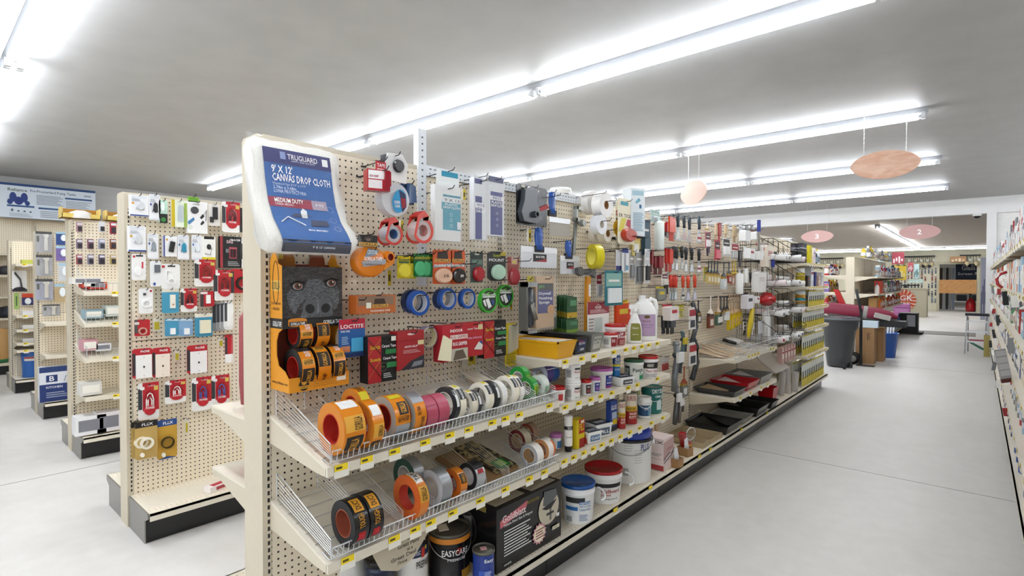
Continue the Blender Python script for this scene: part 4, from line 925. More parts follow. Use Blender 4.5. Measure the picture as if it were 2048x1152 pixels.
# ================================================================ wire baskets on the two tilted shelves
def zat(X, zf, zb): return zf + (zb - zf) * (-1.5 - X) / .38
def basket(label, zf, zb, ys, y0=.86, y1=2.035, hf=.055):
    t = thing('wire_basket', label, 'wire basket', (-1.5, y0, 0), (0, 0, FX), 'wire tape baskets')
    L = y1 - y0; WI = 'dcdee0:k'
    def pt(x, X, up): return (x, -(X + 1.5), zat(X, zf, zb) + up)
    m = MB(); n = int(L / .019)
    for i in range(n + 1):
        x = L * i / n
        m.tube([pt(x, -1.545, .006), pt(x, -1.505, .006), pt(x, -1.492, .018), pt(x, -1.483, hf)], .0014, WI, 4)
    for X, up, r in ((-1.483, hf, .0026), (-1.545, .004, .002), (-1.492, .016, .002)): m.tube([pt(0, X, up), pt(L, X, up)], r, WI, 5)
    o = m.build('front_fence', t); o['kind'] = 'stuff'
    m = MB()
    for k in range(6): X = -1.53 - k * .062; m.tube([pt(0, X, .0035), pt(L, X, .0035)], .0014, WI, 4)
    m.build('floor_wires', t)
    dv = None
    for yy in ys:
        x = yy - y0
        if dv is None:
            m = MB()
            m.tube([pt(0, -1.503, .01), pt(0, -1.503, hf + .012), pt(0, -1.84, .105), pt(0, -1.865, .1), pt(0, -1.865, .004)], .002, WI, 5)
            for k in range(1, 7): q = k / 7; m.tube([pt(0, -1.503, .01 + (hf) * q), pt(0, -1.865, .006 + .095 * q)], .0012, WI, 4)
            dv = m.build('divider', t); dv.location.x = x
        else:
            d = dv.copy(); COL.objects.link(d); d.parent = t; d.location.x = x
    return t
basket('long chrome wire tape basket on the upper tilted shelf', .871, .968, (.865, .97, 1.07, 1.23, 1.34, 1.46, 1.55, 1.655, 1.77, 1.88, 1.95, 2.03))
basket('long chrome wire tape basket on the lower tilted shelf', .572, .664, (.865, 1.02, 1.14, 1.28, 1.42, 1.56, 1.70, 1.82, 1.92, 2.03))
GT = dict(tape='f0901c:g', core='b8281c', face='c87a28')
def shelfroll(label, px, py, R, r, w, tape, up=True, X=None, lvl=(.871, .968), **k):
    """centre given by its pixel on plane X; rests on the tilted shelf"""
    X = X or -1.58
    y_, _ = atX(px, py, X)
    z_ = zat(X, *lvl) + R + .008
    return roll('tape_roll', label, (X, y_, z_), R, r, w, tape, **k)
OW = [('2a221a', -75, -35, .1, .9), ('f6b53c', -25, 10, .05, .95), ('f4f2ee', 30, 60, .1, .9)]
OT = [('ffffff', 'TAPE', 34, 56, .2, .8), ('2a1a0c', 'GORILLA', -22, 6, .15, .55), ('f6b53c', 'GORILLA', -72, -40, .3, .7)]
A, B_ = (.871, .968), (.572, .664)
def sr(label, px, X, R, r, w, tape, lvl=A, **k):
    # iterate pixel row so that the centre projects at column px
    Y = 1.2
    for _ in range(5):
        zz = zat(X, *lvl) + R; py = 558 + (CH - zz) * F / depth(X, Y); Y = atX(px, py, X)[0]
    return roll('tape_roll', label, (X, Y, zat(X, *lvl) + R + .007), R, r, w, tape, **k)
sr('large orange tape roll with a red core standing nearest in the upper basket', 683, -1.545, .083, .046, .075, 'f0901c:g', core='c8281c', face='e08a24', wraps=OW, texts=OT, spin=25, group='orange labelled tapes')
sr('narrower orange tape roll leaning against the nearest large one', 731, -1.54, .078, .045, .042, 'f0901c:g', core='c8281c', face='e08a24', wraps=OW, texts=OT, spin=0, group='orange labelled tapes')
sr('orange tape roll with a yellow sticker behind the nearest large one', 712, -1.67, .07, .042, .04, 'f0901c:g', core='c8281c', face='e08a24', wraps=[('e8d81c', 20, 60, .1, .9)], texts=[('2a1a0c', 'TAPE', 60, 90, .2, .8)], group='orange labelled tapes')
sr('orange and silver tape roll, bigger of the pair before the pink rolls', 780, -1.55, .076, .044, .06, 'f0901c:g', core='b8281c', face='b8b2a8', wraps=[('b0b3b7:k', -90, -30, 0, 1), ('2a221a', -5, 30, .05, .7), ('e8d81c', 45, 62, .1, .9)], texts=[('2a1a0c', 'GORILLA', -22, -8, .1, .9), ('f6b53c', 'GORILLA', 0, 26, .2, .6)], spin=20, group='orange labelled tapes')
sr('orange and silver tape roll with a barcode panel beside the pink rolls', 817, -1.55, .073, .044, .05, 'f0901c:g', core='b8281c', face='b8b2a8', wraps=[('b0b3b7:k', 40, 100, 0, 1), ('e8eae8', -95, -60, .2, .9)], texts=[('40240c', 'DUCT TAPE', -40, 0, .2, .5), ('40240c', 'SILVER', 5, 30, .5, .8)], spin=0, group='orange labelled tapes')
sr('dusty pink tape roll, nearer of the pink pair', 845, -1.55, .062, .035, .05, 'c4566e:g', core='b0a090', group='pink tape rolls')
sr('dusty pink tape roll, further of the pink pair', 868, -1.55, .062, .035, .05, 'c4566e:g', core='b0a090', group='pink tape rolls')
WRP = [('26282e', 20, 60, 0, 1), ('e8d81c', 70, 90, .2, .8), ('26282e', -80, -50, 0, 1)]
for px, X, R, w, l, tp in ((893, -1.56, .068, .022, 'black cored masking tape roll after the pink pair', '2b2c30:g'), (904, -1.56, .068, .03, 'cream masking tape roll with a yellow and black band after the pink pair', 'efe8d4'),
                      (932, -1.56, .052, .026, 'smaller cream masking tape roll in the middle compartment', 'efe8d4'), (944, -1.56, .05, .02, 'small black banded masking tape roll in the middle compartment', '3a3b40'),
                      (962, -1.56, .063, .03, 'cream masking tape roll with a wide core, nearest of the later trio', 'efe8d4'), (976, -1.56, .063, .022, 'black and white striped masking tape roll of the later trio', '26272b'), (990, -1.56, .06, .03, 'white masking tape roll last of the later trio', 'f2f0e8'),
                      (1012, -1.56, .066, .026, 'cream masking tape ring before the green rolls', 'f2ecd8'), (1024, -1.56, .064, .024, 'white masking tape ring touching the cream one', 'f4f2ec')):
    sr(l, px, X, R, R * .68, w, tp, core='e8e4dc', face='efeadc' if tp[0] != '2' else '3a3a3c', wraps=WRP if 'cream' in l else [('e8e8e8', 0, 40, .2, .8)], texts=[('e8e8e8', 'MASKING', 22, 58, .3, .7)], group='masking tape rolls')
sr('green tape roll lying behind its twin near the purple roll', 1040, -1.66, .055, .03, .035, '35b04a:g', core='e8e4dc', wraps=[('b8dc3a', -30, 20, .1, .9), ('5ac06a', 40, 80, 0, 1)], texts=[('1a6a2a', 'FROG', -24, 14, .3, .7)])
sr('green tape roll in front near the purple roll', 1056, -1.57, .05, .028, .035, '2f9f44:g', core='e8e4dc', wraps=[('b8dc3a', -30, 20, .1, .9)], texts=[('1a6a2a', 'FROG', -24, 14, .3, .7)])
sr('white tape roll with pale green print past the green ones', 1078, -1.575, .048, .028, .04, 'dfe8e0:g', core='e8e4dc', wraps=[('9cc8a8', -60, 0, .2, .8)])
sr('long purple and blue patterned tape roll at the basket end', 1092, -1.66, .05, .02, .10, '6a5aa8:g', core='e8e4dc', face='cfd4e8', wraps=[('3f6ab8', -140, 10, .0, .5), ('e8e8f4', 0, 6, 0, 1)], texts=[('ffffff', 'DUCT', 20, 60, .2, .8)], spin=30)
t = thing('tape_strip', 'stack of flat cream cardboard strips lying along the upper basket', 'cardboard', (-1.70, atX(985, 770, -1.7)[0], zat(-1.7, *A) + .009), (.245 * 0, 0, FX))
for i in range(3):
    m = MB(); z = .012 * i; s = .255
    m.hexa([(-.04, -.13, z - .13 * s), (.03, -.13, z - .13 * s), (.03, .14, z + .14 * s), (-.04, .14, z + .14 * s)], [(-.04, -.13, z - .13 * s + .01), (.03, -.13, z - .13 * s + .01), (.03, .14, z + .14 * s + .01), (-.04, .14, z + .14 * s + .01)], ('c9a878', 'e4d8be', 'ece2cc')[i]); m.build('strip', t)
# lower basket
DW = [('15161a:g', -170, 170, 0, 1), ('a9adb2:k', -120, -60, 0, 1), ('c81c24', -52, -30, .25, .75), ('e8a020', 20, 60, .15, .85)]
DT = [('d8202c', '3M', -56, -34, .2, .8), ('e8a020', 'TOUGH', -20, 15, .3, .7), ('1a1206', 'DUCT', 26, 56, .3, .7)]
sr('black wrapped duct tape roll with a red mark, nearer in the lower basket', 700, -1.535, .073, .042, .05, '15161a:g', lvl=B_, core='a8543c', face='1c1c20', wraps=DW, texts=DT, spin=20, group='black duct tapes')
sr('black wrapped duct tape roll with a red mark, further in the lower basket', 729, -1.535, .075, .042, .05, '15161a:g', lvl=B_, core='a8543c', face='1c1c20', wraps=DW, texts=DT, spin=15, group='black duct tapes')
sr('silver duct tape roll with a dark green end label behind the front pair', 818, -1.66, .07, .036, .045, 'aeb2b6:k', lvl=B_, core='c8c4bc', face='1f4a3a', wraps=[('1f5a44', -120, -60, 0, 1)], group='silver duct tapes')
sr('orange tape roll with a white band and red core in the lower basket', 822, -1.535, .079, .044, .038, 'ee8a24:g', lvl=B_, core='d03a24', face='e86a24', wraps=[('f4f2ee', 30, 80, .1, .9), ('f0b03a', -20, 20, .0, 1)], texts=[('2a1a0c', 'TAPE', 38, 72, .2, .8), ('2a1a0c', 'GORILLA', -16, 16, .2, .8)], spin=20, group='orange labelled tapes')
sr('silver duct tape roll with a green wrapper beside the orange one', 872, -1.55, .068, .036, .05, 'aeb2b6:k', lvl=B_, core='c8c4bc', face='c9cdd0', wraps=[('1f5a44', -160, -30, 0, 1), ('e8e04a', -55, -35, .2, .8)], group='silver duct tapes')
sr('small orange tape roll before the silver edged one in the lower basket', 909, -1.55, .056, .03, .035, 'ee8a24:g', lvl=B_, core='c83a24', face='e8741c', wraps=[('2a221a', 10, 50, .1, .9), ('e8e8e8', -60, -20, .1, .9)], texts=[('f6b53c', 'GORILLA', 14, 46, .3, .7)], group='orange labelled tapes')
sr('black and silver foil tape roll in the lower basket', 944, -1.555, .055, .03, .05, 'c9ccd0:k', lvl=B_, core='d8d8d8', face='2a2a2e', wraps=[('1c1c20', 40, 110, 0, 1), ('b02028', 20, 38, .2, .8)])
sr('clear packing tape roll with a dark red end standing behind', 1040, -1.66, .054, .03, .045, 'ece6cc:f', lvl=B_, core='c8a070', face='7a2428', group='clear packing tapes')
sr('clear brown printed tape roll beside the dark red ended one', 1058, -1.70, .048, .03, .04, 'd8b8a0:f', lvl=B_, core='c8a070', face='b04a3a', group='clear packing tapes')
sr('white packing tape roll lying in front near the lower basket end', 1064, -1.54, .052, .03, .045, 'f2efe8:g', lvl=B_, core='c8a070', face='b9bcc0', group='clear packing tapes')
sr('white and orange printed tape roll at the lower basket end', 1088, -1.55, .05, .03, .05, 'f4efe8:g', lvl=B_, core='e87a20', face='e8a060', wraps=[('e87a30', -60, 60, 0, .25)], group='clear packing tapes')
t = thing('camouflage_pack', 'brown camouflage printed folded sheet lying in the lower basket', 'folded sheet', (-1.66, atX(960, 935, -1.66)[0], zat(-1.66, *B_) + .012), (0, 0, FX + .12))
s = .245
def slab(mb, x0, x1, y0, y1, z, th, c): mb.hexa([(x0, y0, z + y0 * s), (x1, y0, z + y0 * s), (x1, y1, z + y1 * s), (x0, y1, z + y1 * s)], [(x0, y0, z + th + y0 * s), (x1, y0, z + th + y0 * s), (x1, y1, z + th + y1 * s), (x0, y1, z + th + y1 * s)], c)
m = MB(); slab(m, -.14, .13, -.12, .14, 0, .012, 'a27c50:n'); m.build('card_sleeve', t)
m = MB(); slab(m, -.02, .125, -.11, .14, .013, .008, 'camo'); m.build('camouflage_sheet', t)
m = MB(); slab(m, .02, .1, -.1, -.04, .0215, .001, '1f8a3a'); slab(m, .035, .085, -.09, -.05, .0227, .0006, 'b8e07a'); m.build('label', t)
t = thing('jar', 'small pink-lidded spice-like paste jar at the end of the lower basket shelf', 'jar', (-1.60, atX(1112, 900, -1.6)[0], zat(-1.6, *B_)), (0, 0, FX))
m = MB(); m.lathe([(0, 0), (.024, 0), (.024, 0), (.027, .055)], 'f0eef0', n=20); m.build('body', t); m = MB(); m.lathe([(.028, .055), (.033, .058), (.033, .07), (.028, .075), (.028, .075), (0, .075)], 'c87ac0:g', n=24); m.build('lid', t); m = MB(); m.shell(.0268, -40, 50, .005, .04, '3a78b8'); m.build('printed_label', t)
# ================================================================ section 2: jars, tubs and bottles on the three flat shelves
def ZS(z): return z + .001
S1, S2, S3, SD = 1.061, .841, .581, .181
def pan(label, bb_front, X0, X1, Yn, w, h, c, lab):
    """mud pan lying along x: trapezoid trough"""
    t = thing('mud_pan', label, 'pan', (0, Yn, S1), (0, 0, 0))
    m = MB(); d = .02; e = .022
    lo = [(X0 + d, d), (X1 - d, d), (X1 - d, w - d), (X0 + d, w - d)]; hi = [(X0, 0), (X1, 0), (X1, w), (X0, w)]
    lo2 = [(X0 + d + .003, d + .003), (X1 - d - .003, d + .003), (X1 - d - .003, w - d - .003), (X0 + d + .003, w - d - .003)]; hi2 = [(X0 + .004, .004), (X1 - .004, .004), (X1 - .004, w - .004), (X0 + .004, w - .004)]
    v = [(a, b, 0) for a, b in lo] + [(a, b, h) for a, b in hi] + [(a, b, .003) for a, b in lo2] + [(a, b, h) for a, b in hi2]
    f = [(3, 2, 1, 0)] + [(i, (i + 1) % 4, 4 + (i + 1) % 4, 4 + i) for i in range(4)] + [(4 + i, 4 + (i + 1) % 4, 12 + (i + 1) % 4, 12 + i) for i in range(4)] + [(12 + i, 12 + (i + 1) % 4, 8 + (i + 1) % 4, 8 + i) for i in range(4)] + [(8, 9, 10, 11)]
    m.add(v, f, c); m.build('pan', t)
    m = MB()
    if lab:
        q = lambda a, b: (X1 - d + d * b - .0 + .001 + .0005, .02 + a * (w - .04), b * h)
        m.add([q(.1, .15), q(.9, .15), q(.9, .85), q(.1, .85)], [(0, 1, 2, 3)], lab[0]); 
        for c2, s2, a0, b0, a1, b1 in lab[1:]: m.text(s2, lambda a, b: tuple(x + (.001 if i == 0 else 0) for i, x in enumerate(q(a0 + a * (a1 - a0), b0 + b * (b1 - b0)))), c2)
        m.build('printed_label', t)
    return t
t = thing('storage_tray', 'bright yellow plastic mud tray under white paperwork at the top shelf end', 'tray', (0, 2.07, S1))
m = MB(); X0, X1, w, h = -1.86, -1.515, .16, .085
def trough(m, X0, X1, w, h, c, d=.018, t_=.004):
    lo = [(X0 + d, d), (X1 - d, d), (X1 - d, w - d), (X0 + d, w - d)]; hi = [(X0, 0), (X1, 0), (X1, w), (X0, w)]
    li = [(X0 + d + t_, d + t_), (X1 - d - t_, d + t_), (X1 - d - t_, w - d - t_), (X0 + d + t_, w - d - t_)]; hh = [(X0 + t_, t_), (X1 - t_, t_), (X1 - t_, w - t_), (X0 + t_, w - t_)]
    v = [(a, b, 0) for a, b in lo] + [(a, b, h) for a, b in hi] + [(a, b, t_) for a, b in li] + [(a, b, h) for a, b in hh]
    f = [(3, 2, 1, 0)] + [(i, (i + 1) % 4, 4 + (i + 1) % 4, 4 + i) for i in range(4)] + [(4 + i, 4 + (i + 1) % 4, 12 + (i + 1) % 4, 12 + i) for i in range(4)] + [(12 + i, 12 + (i + 1) % 4, 8 + (i + 1) % 4, 8 + i) for i in range(4)] + [(8, 9, 10, 11)]
    m.add(v, f, c)
trough(m, X0, X1, w, h, 'f2b41c:g'); m.box(X0 - .004, X1 + .004, -.004, .004, h - .008, h, 'f2b41c:g'); m.box(X1 - .004, X1 + .004, -.004, w + .004, h - .008, h, 'f2b41c:g'); m.box(X0 - .004, X1 + .004, w - .004, w + .004, h - .008, h, 'f2b41c:g')
m.build('tray', t)
m = MB(); m.hexa([(X0 + .02, .01, h - .02), (X1 - .02, .01, h - .006), (X1 - .02, w - .01, h - .006), (X0 + .02, w - .01, h - .02)], [(X0 + .02, .01, h - .01), (X1 - .02, .01, h), (X1 - .02, w - .01, h), (X0 + .02, w - .01, h - .01)], 'e9d9c8:n'); m.build('card_insert', t)
pan('black plastic mud pan with a dark red and blue label', None, -1.86, -1.535, 2.25, .13, .09, '1e1f23:g', ('23355e', ('e8e8f0', 'MUD PAN', .2, .55, .8, .7), ('c83040', 'PRO', .15, .7, .6, .82), ('e8e8e8', '#####', .4, .2, .8, .35)))
pan('grey steel mud pan with a pale label at the front', None, -1.86, -1.535, 2.40, .13, .095, 'a3a49e:k', ('c6c7c0', ('40423e', 'MUD PAN', .15, .6, .85, .75), ('40423e', '12 IN', .2, .42, .7, .55)))
RL = 'c81e1e:g'
pail('joint_compound_tub', 'smaller red-lidded white tub with a dark red label on the top shelf', 'tub', (1203, 664, 1236, 695), S1, 'f0eeec', RL, [('9c1c24', -5, 55, .05, .72)], [('ffffff', '10', 2, 24, .35, .6), ('8a8a8a', '#', -62, -20, .2, .6)], lidh=.14)
pail('joint_compound_tub', 'larger red-lidded white tub with a dark red label behind the smaller one', 'tub', (1209, 646, 1252, 692), S1, 'f0eeec', RL, [('a01c24', -10, 62, .02, .66)], [('ffffff', 'DAP', 12, 34, .5, .62), ('ffffff', '33', -8, 10, .35, .55), ('ffffff', 'SPACKLING', 14, 55, .36, .46), ('f0c0c0', '=', 10, 50, .08, .3)], lidh=.12)
# spray bottle
def bottle_at(bb, zs): return spot(bb, zs)
X, Y, r, h = spot((1254, 600, 1284, 687), S1)
t = thing('spray_bottle', 'white trigger spray bottle with an olive label beside the big jug', 'bottle', (X, Y, S1 + .001), (0, 0, toward(X, Y, 10)))
r = .045; h = .24
m = MB(); m.lathe([(0, 0), (r, 0), (r, 0), (r, h * .3), (r * .85, h * .5), (r * .45, h * .68), (r * .33, h * .74), (r * .33, h * .78)], 'f4f4f2:g', n=24, sx=1, sy=.7); m.build('body', t)
m = MB(); m.box(-.035, .03, -.012, .012, h * .86, h * .97, 'f4f4f2:g'); m.lathe([(0, h * .77), (r * .42, h * .77), (r * .38, h * .88), (0, h * .88)], 'f4f4f2:g', n=16); m.build('spray_head', t)
m = MB(); m.prism([(-.03, h * .88), (-.02, h * .88), (-.012, h * .78), (-.022, h * .68), (-.03, h * .74), (-.024, h * .8)], -.006, .006, 'eeeeec:g'); m.build('trigger', t)
m = MB(); m.lathe([(r + .001, h * .06), (r + .001, h * .32), (r * .83, h * .5)], '8a8a34', a0=math.radians(-130), a1=math.radians(-40), n=8, sy=.72); m.build('printed_label', t)
m = MB(); m.txt('Cleaner', -.022, h * .36, .02, h * .41, -.034, 'f0f0e0'); m.txt('degreaser', -.02, h * .2, .02, h * .24, -.036, 'e8e8c8'); m.build('lettering', t)
X, Y = atZ(1303, 682, S1)[:2]; X -= .07; Y += .03
t = thing('jug', 'large white handled jug with a lilac label at the end of the top shelf', 'jug', (X, Y, S1 + .001), (0, 0, toward(X, Y, 22)))
m = MB(); w, d, h = .082, .06, .24
prof = [(0, 0), (1, 0), (1, 0), (1.02, .02), (1.02, .15), (.98, .18), (.8, .21), (.55, .235), (.3, .25), (.3, .265)]
m.lathe([(a, b) for a, b in prof], 'f6f6f4:g', n=28, sx=w, sy=d); m.v = [(math.copysign(abs(x / w) ** .75 * w, x), math.copysign(abs(y / d) ** .75 * d, y), z) for x, y, z in m.v]; m.build('body', t)
m = MB(); m.tube([(.028, 0, .235), (.05, 0, .262), (.075, 0, .25), (.086, 0, .21), (.08, 0, .15)], .014, 'f6f6f4:g', 10); m.build('handle', t)
m = MB(); m.cyl(0, 0, .262, .285, .024, 'f0f0ee:g'); m.v = [(x - .01, y, z) for x, y, z in m.v]; m.build('cap', t)
m = MB(); m.box(-.058, .052, -.0625, -.0615, .03, .165, '6a5a6a'); m.box(-.056, .05, -.0635, -.0625, .032, .163, 'c6a9cc'); m.build('printed_label', t)
m = MB(); ell2 = [(-.003 + .02 * math.cos(q), -.0645, .15 + .01 * math.sin(q)) for q in [2 * PI * i / 16 for i in range(16)]]; m.add(ell2, [tuple(range(16))], '6a5428')
m.txt('Pure', -.03, .118, .02, .13, -.0642, '8a4a3a'); m.txt('Marble & Stone', -.048, .095, .044, .108, -.0642, '9a7aa8'); m.txt('& Cleaner', -.035, .08, .03, .09, -.0642, '9a7aa8'); m.build('lettering', t)
TX = lambda c, s: [(c, s, -25, 40, .35, .55), ('7a7a7a', '#', -70, -42, .2, .6)]
PH = [('1c1c1e', 0, 50, .55, .64)]
pail('paste_tub', 'small white tub with a white lid stacked on its twin', 'tub', (1129, 733, 1162, 769), S2 + .098, 'f2f1ee', 'f4f3f0:g', PH, [('c02a2a', 'Wood Glue', -5, 50, .38, .5), ('8a8a8a', '#', -60, -25, .15, .55), ('6a6a6a', 'patch', 5, 40, .1, .18)], lidh=.16, group='small white tubs', pos=(*spot((1129, 767, 1162, 801), S2)[:3], .1))
pail('paste_tub', 'small white tub standing on the shelf under its stacked twin', 'tub', (1129, 767, 1162, 801), S2, 'f2f1ee', 'f4f3f0:g', PH, [('c02a2a', 'Wood Glue', -5, 50, .38, .5), ('8a8a8a', '#', -60, -25, .15, .55), ('6a6a6a', 'patch', 5, 40, .1, .18)], lidh=.16, group='small white tubs', hgt=.098)
pail('paste_tub', 'red-lidded tub half hidden by the wire basket corner', 'tub', (1100, 770, 1131, 809), S2, 'f2f1ee', RL, [('c8383a', -10, 30, .2, .6)], lidh=.16)
pail('paste_tub', 'small tub with a red lid and black label between white and pink lids', 'tub', (1161, 757, 1183, 791), S2, 'f0efee', RL, [('3a1c1c', -15, 50, .1, .68)], [('ffffff', 'DAP', 0, 30, .5, .6), ('e86a6a', '=', -5, 40, .2, .4)], lidh=.2)
pail('paste_tub', 'small tub with a pink lid and navy label', 'tub', (1178, 752, 1201, 786), S2, 'f0efee', 'c46ab4:g', [('2a3494', -15, 50, .1, .68)], [('ffffff', 'DAP', 0, 30, .5, .6), ('e8a0d0', '=', -5, 40, .2, .4)], lidh=.2)
pail('paste_tub', 'large white tub with a pink lid and navy label', 'tub', (1180, 731, 1226, 779), S2, 'f0efee', 'c868b8:g', [('262c8c', 8, 62, .04, .68), ('9a3a8a', 8, 62, .04, .16)], [('ffffff', 'DAP', 24, 46, .54, .63), ('8ab0f0', 'DryDex', 14, 58, .38, .5), ('ffffff', 'SPACKLING', 14, 58, .26, .34)], lidh=.13)
def tube_(label, bb, zs, c, capc, bands=(), texts=(), name='caulk_tube'):
    X, Y, r, h = spot(bb, zs); t = thing(name, label, 'tube', (X, Y, zs + .001), (0, 0, toward(X, Y, 15)))
    m = MB(); m.lathe([(0, 0), (r * .85, 0), (r * .85, 0), (r * .9, h * .16)], capc, n=18); m.build('cap', t)
    m = MB(); m.lathe([(r * .95, h * .16), (r, h * .2), (r, h * .88), (r * .98, h)], c, n=20); m.box(-r, r, -.003, .003, h * .97, h, c); m.build('body', t)
    m = MB()
    for cc, z0, z1 in bands: m.shell(r + .0008, -90, 90, z0 * h, z1 * h, cc)
    if bands: m.build('printed_label', t)
    m = MB()
    for cc, s, a0, a1, z0, z1 in texts: m.wrap(s, r + .002, a0, a1, z0 * h, z1 * h, cc)
    if texts: m.build('lettering', t)
tube_('blue sealant tube standing on its wide black cap', (1225, 709, 1240, 771), S2, '2a7cc0:g', '1c1c1e:g', [('164a88', .7, .95), ('e8d84a', .62, .7)], [('ffffff', 'ALEX', -30, 40, .82, .92), ('ffffff', 'PLUS', -30, 40, .72, .8), ('d8ecf8', 'SILICONE', -40, 45, .5, .56)])
def tub(label, bb, zs, w, d, h, lidc, sidec=('6a8ab0', 'DAP')):
    X, Y = atZ((bb[0] + bb[2]) / 2, bb[3], zs)[:2]; X -= d * .45
    t = thing('square_tub', label, 'tub', (X, Y, zs + .001), (0, 0, FX - .25))
    m = MB(); q = .9; m.hexa([(-w / 2 * q, -d / 2 * q, 0), (w / 2 * q, -d / 2 * q, 0), (w / 2 * q, d / 2 * q, 0), (-w / 2 * q, d / 2 * q, 0)], [(-w / 2, -d / 2, h), (w / 2, -d / 2, h), (w / 2, d / 2, h), (-w / 2, d / 2, h)], 'f0f0ee'); m.build('body', t)
    m = MB(); m.box(-w / 2 - .003, w / 2 + .003, -d / 2 - .003, d / 2 + .003, h - .006, h + .004, 'f4f4f2:g'); m.box(-w * .44, w * .44, -d * .44, d * .44, h + .004, h + .008, lidc); m.build('lid', t)
    m = MB(); m.box(-w * .3, w * .35, -d / 2 - .001, -d / 2 + .003, h * .2, h * .75, sidec[0]); m.txt(sidec[1], -w * .25, h * .35, w * .3, h * .6, -d / 2 - .003, 'ffffff')
    m.box(-w * .3, w * .3, -d * .25, d * .05, h + .008, h + .0085, 'aeb8c8'); m.txt('PATCH', -w * .25, -d * 0, w * .25, -d * 0 + .0001, 0, '20283a'); m.build('printed_label', t)
tub('flat white square tub with a navy lid next to the blue tube', (1241, 748, 1272, 771), S2, .11, .09, .045, '1c2440:g', ('3a3a42', 'PAINTER'))
pail('patch_tub', 'white tub with a dark green lid and green lettering', 'tub', (1247, 715, 1288, 762), S2, 'eef0ec', '1c5a38:g', [('232f30', -75, -40, .02, .7), ('2a9a6a', 22, 60, .05, .25)], [('e8f0e8', 'HENRY', -72, -44, .1, .6), ('1c2c20', 'Patch', -20, 45, .42, .6), ('2a9a6a', 'Go', 20, 50, .22, .4)], lidh=.12)
pail('cement_tub', 'white tub with a red lid and a black band at the shelf end', 'tub', (1276, 708, 1317, 757), S2, 'f0eeea', RL, [('1c1c1e', -60, 60, .45, .72)], [('e8e0d0', 'HENRY', -20, 20, .52, .66), ('b02020', 'Plastic Cement', -25, 55, .28, .4), ('6a6a6a', '=', -30, 50, .05, .22)], lidh=.12)
# third shelf
tube_('white squeeze tube with a black cap alone at the third shelf start', (1128, 830, 1145, 905), S3, 'eceae4', '161618:g', [('2a2a2a', .62, .72)], [('f0f0e8', 'ECO', -20, 30, .64, .7), ('6a6a60', 'bond', -40, 30, .4, .44)])
def sbox(label, x0, x1, ytop, ybot, zs, c, els, sides=(), dep=None, zrot=0, name='carton', Xf=None, cat='box'):
    """standing box: front bottom-left corner seen at (x0,ybot)"""
    X, Y = atZ((x0 + x1) / 2, ybot, zs)[:2]
    if Xf: X = Xf
    Ya = atX(x0, ybot, X)[0]; Yb = atX(x1, ybot, X)[0]; w = abs(Yb - Ya); p = depth(X, (Ya + Yb) / 2)
    h = CH - (ytop - 558) * p / F - zs; dep = dep or w
    t = thing(name, label, cat, (X - dep * 0, (Ya + Yb) / 2, zs + .001), (0, 0, FX + zrot))
    pk = Pack(w, h, 0); pk.mb('carton').box(-w / 2, w / 2, 0, dep, 0, h, c); run(pk, els); finish(pk, t)
    if sides:
        sd = thing('x', '', '', (0, 0, 0)); side(sd, w, h, dep, sides)
        for ch in list(sd.children):
            ch.parent = t; ch.location = (0, dep, 0)
        bpy.data.objects.remove(sd)
    return t
sbox('narrow yellow and red upright filler box on the third shelf', 1153, 1169, 840, 895, S3, 'e8cc14', [('r', 'panel', 'c02418', .3, .5, 1, 1), ('r', 'panel', 'a81c1c', .35, 0, 1, .32), ('t', 'f0e020', 'FILL', .35, .6, .95, .85), ('t', 'f0e020', 'WOOD', .4, .4, .95, .48), ('r', 'panel', 'e8e0c0', .5, .86, .9, .96)], dep=.045, Xf=-1.53)
pail('filler_can', 'tiny orange and red filler can beside the yellow box', 'can', (1167, 861, 1181, 888), S3, 'e07a1c', 'f0e8c8', [('c8341c', -70, 70, .0, .45)], [('ffffff', 'DAP', -30, 30, .55, .75)], taper=1, lidh=.16)
tub('square navy-lidded filler tub, nearer of the two on the third shelf', (1172, 855, 1210, 885), S3, .10, .08, .055, '1c2848:g')
tub('square navy-lidded filler tub, further and larger of the two', (1188, 840, 1231, 874), S3, .12, .10, .07, '1c2848:g', ('5a6a80', 'FILL'))
sbox('navy and yellow boxed tube standing between the tubs and cans', 1221, 1234, 802, 860, S3, '24489a', [('r', 'panel', 'e8c81c', .3, .2, 1, .38), ('r', 'panel', '16182c', 0, 0, 1, .15), ('t', 'ffffff', 'GLUE', .1, .7, .9, .85), ('r', 'panel', 'b8c8e0', .2, .4, .9, .62)], dep=.03, Xf=-1.56)
def duro(label, bb): pail('filler_canister', label, 'can', bb, S3, 'e8dcc8', 'b9b4a4:k', [('e8b820', -90, 90, .42, .58), ('b02020', -90, 90, 0, .42)], [('a82020', 'DUROCK', -40, 45, .76, .92), ('3a2a10', 'ROCK HARD', -35, 40, .46, .54), ('f4ead8', 'WATER', -20, 45, .3, .38), ('f4ead8', 'PUTTY', -20, 45, .18, .27), ('e8e8e8', '#', -75, -50, .3, .5)], taper=1, lidh=.04)
duro('small cream, yellow and red water putty canister', (1234, 800, 1251, 858)); duro('tall cream, yellow and red water putty canister behind the small one', (1246, 782, 1274, 849))
pail('pail', 'small white pail with a navy label and wire handle', 'bucket', (1273, 790, 1303, 837), S3, 'f0f0ee', 'f4f4f2:g', [('24507c', -80, 40, .1, .62), ('6a9ab8', 20, 50, .12, .6)], [('e8f0f8', 'LEVEL', -10, 20, .4, .52)], handle=('e4e4e4', 'down'), lidh=.1)
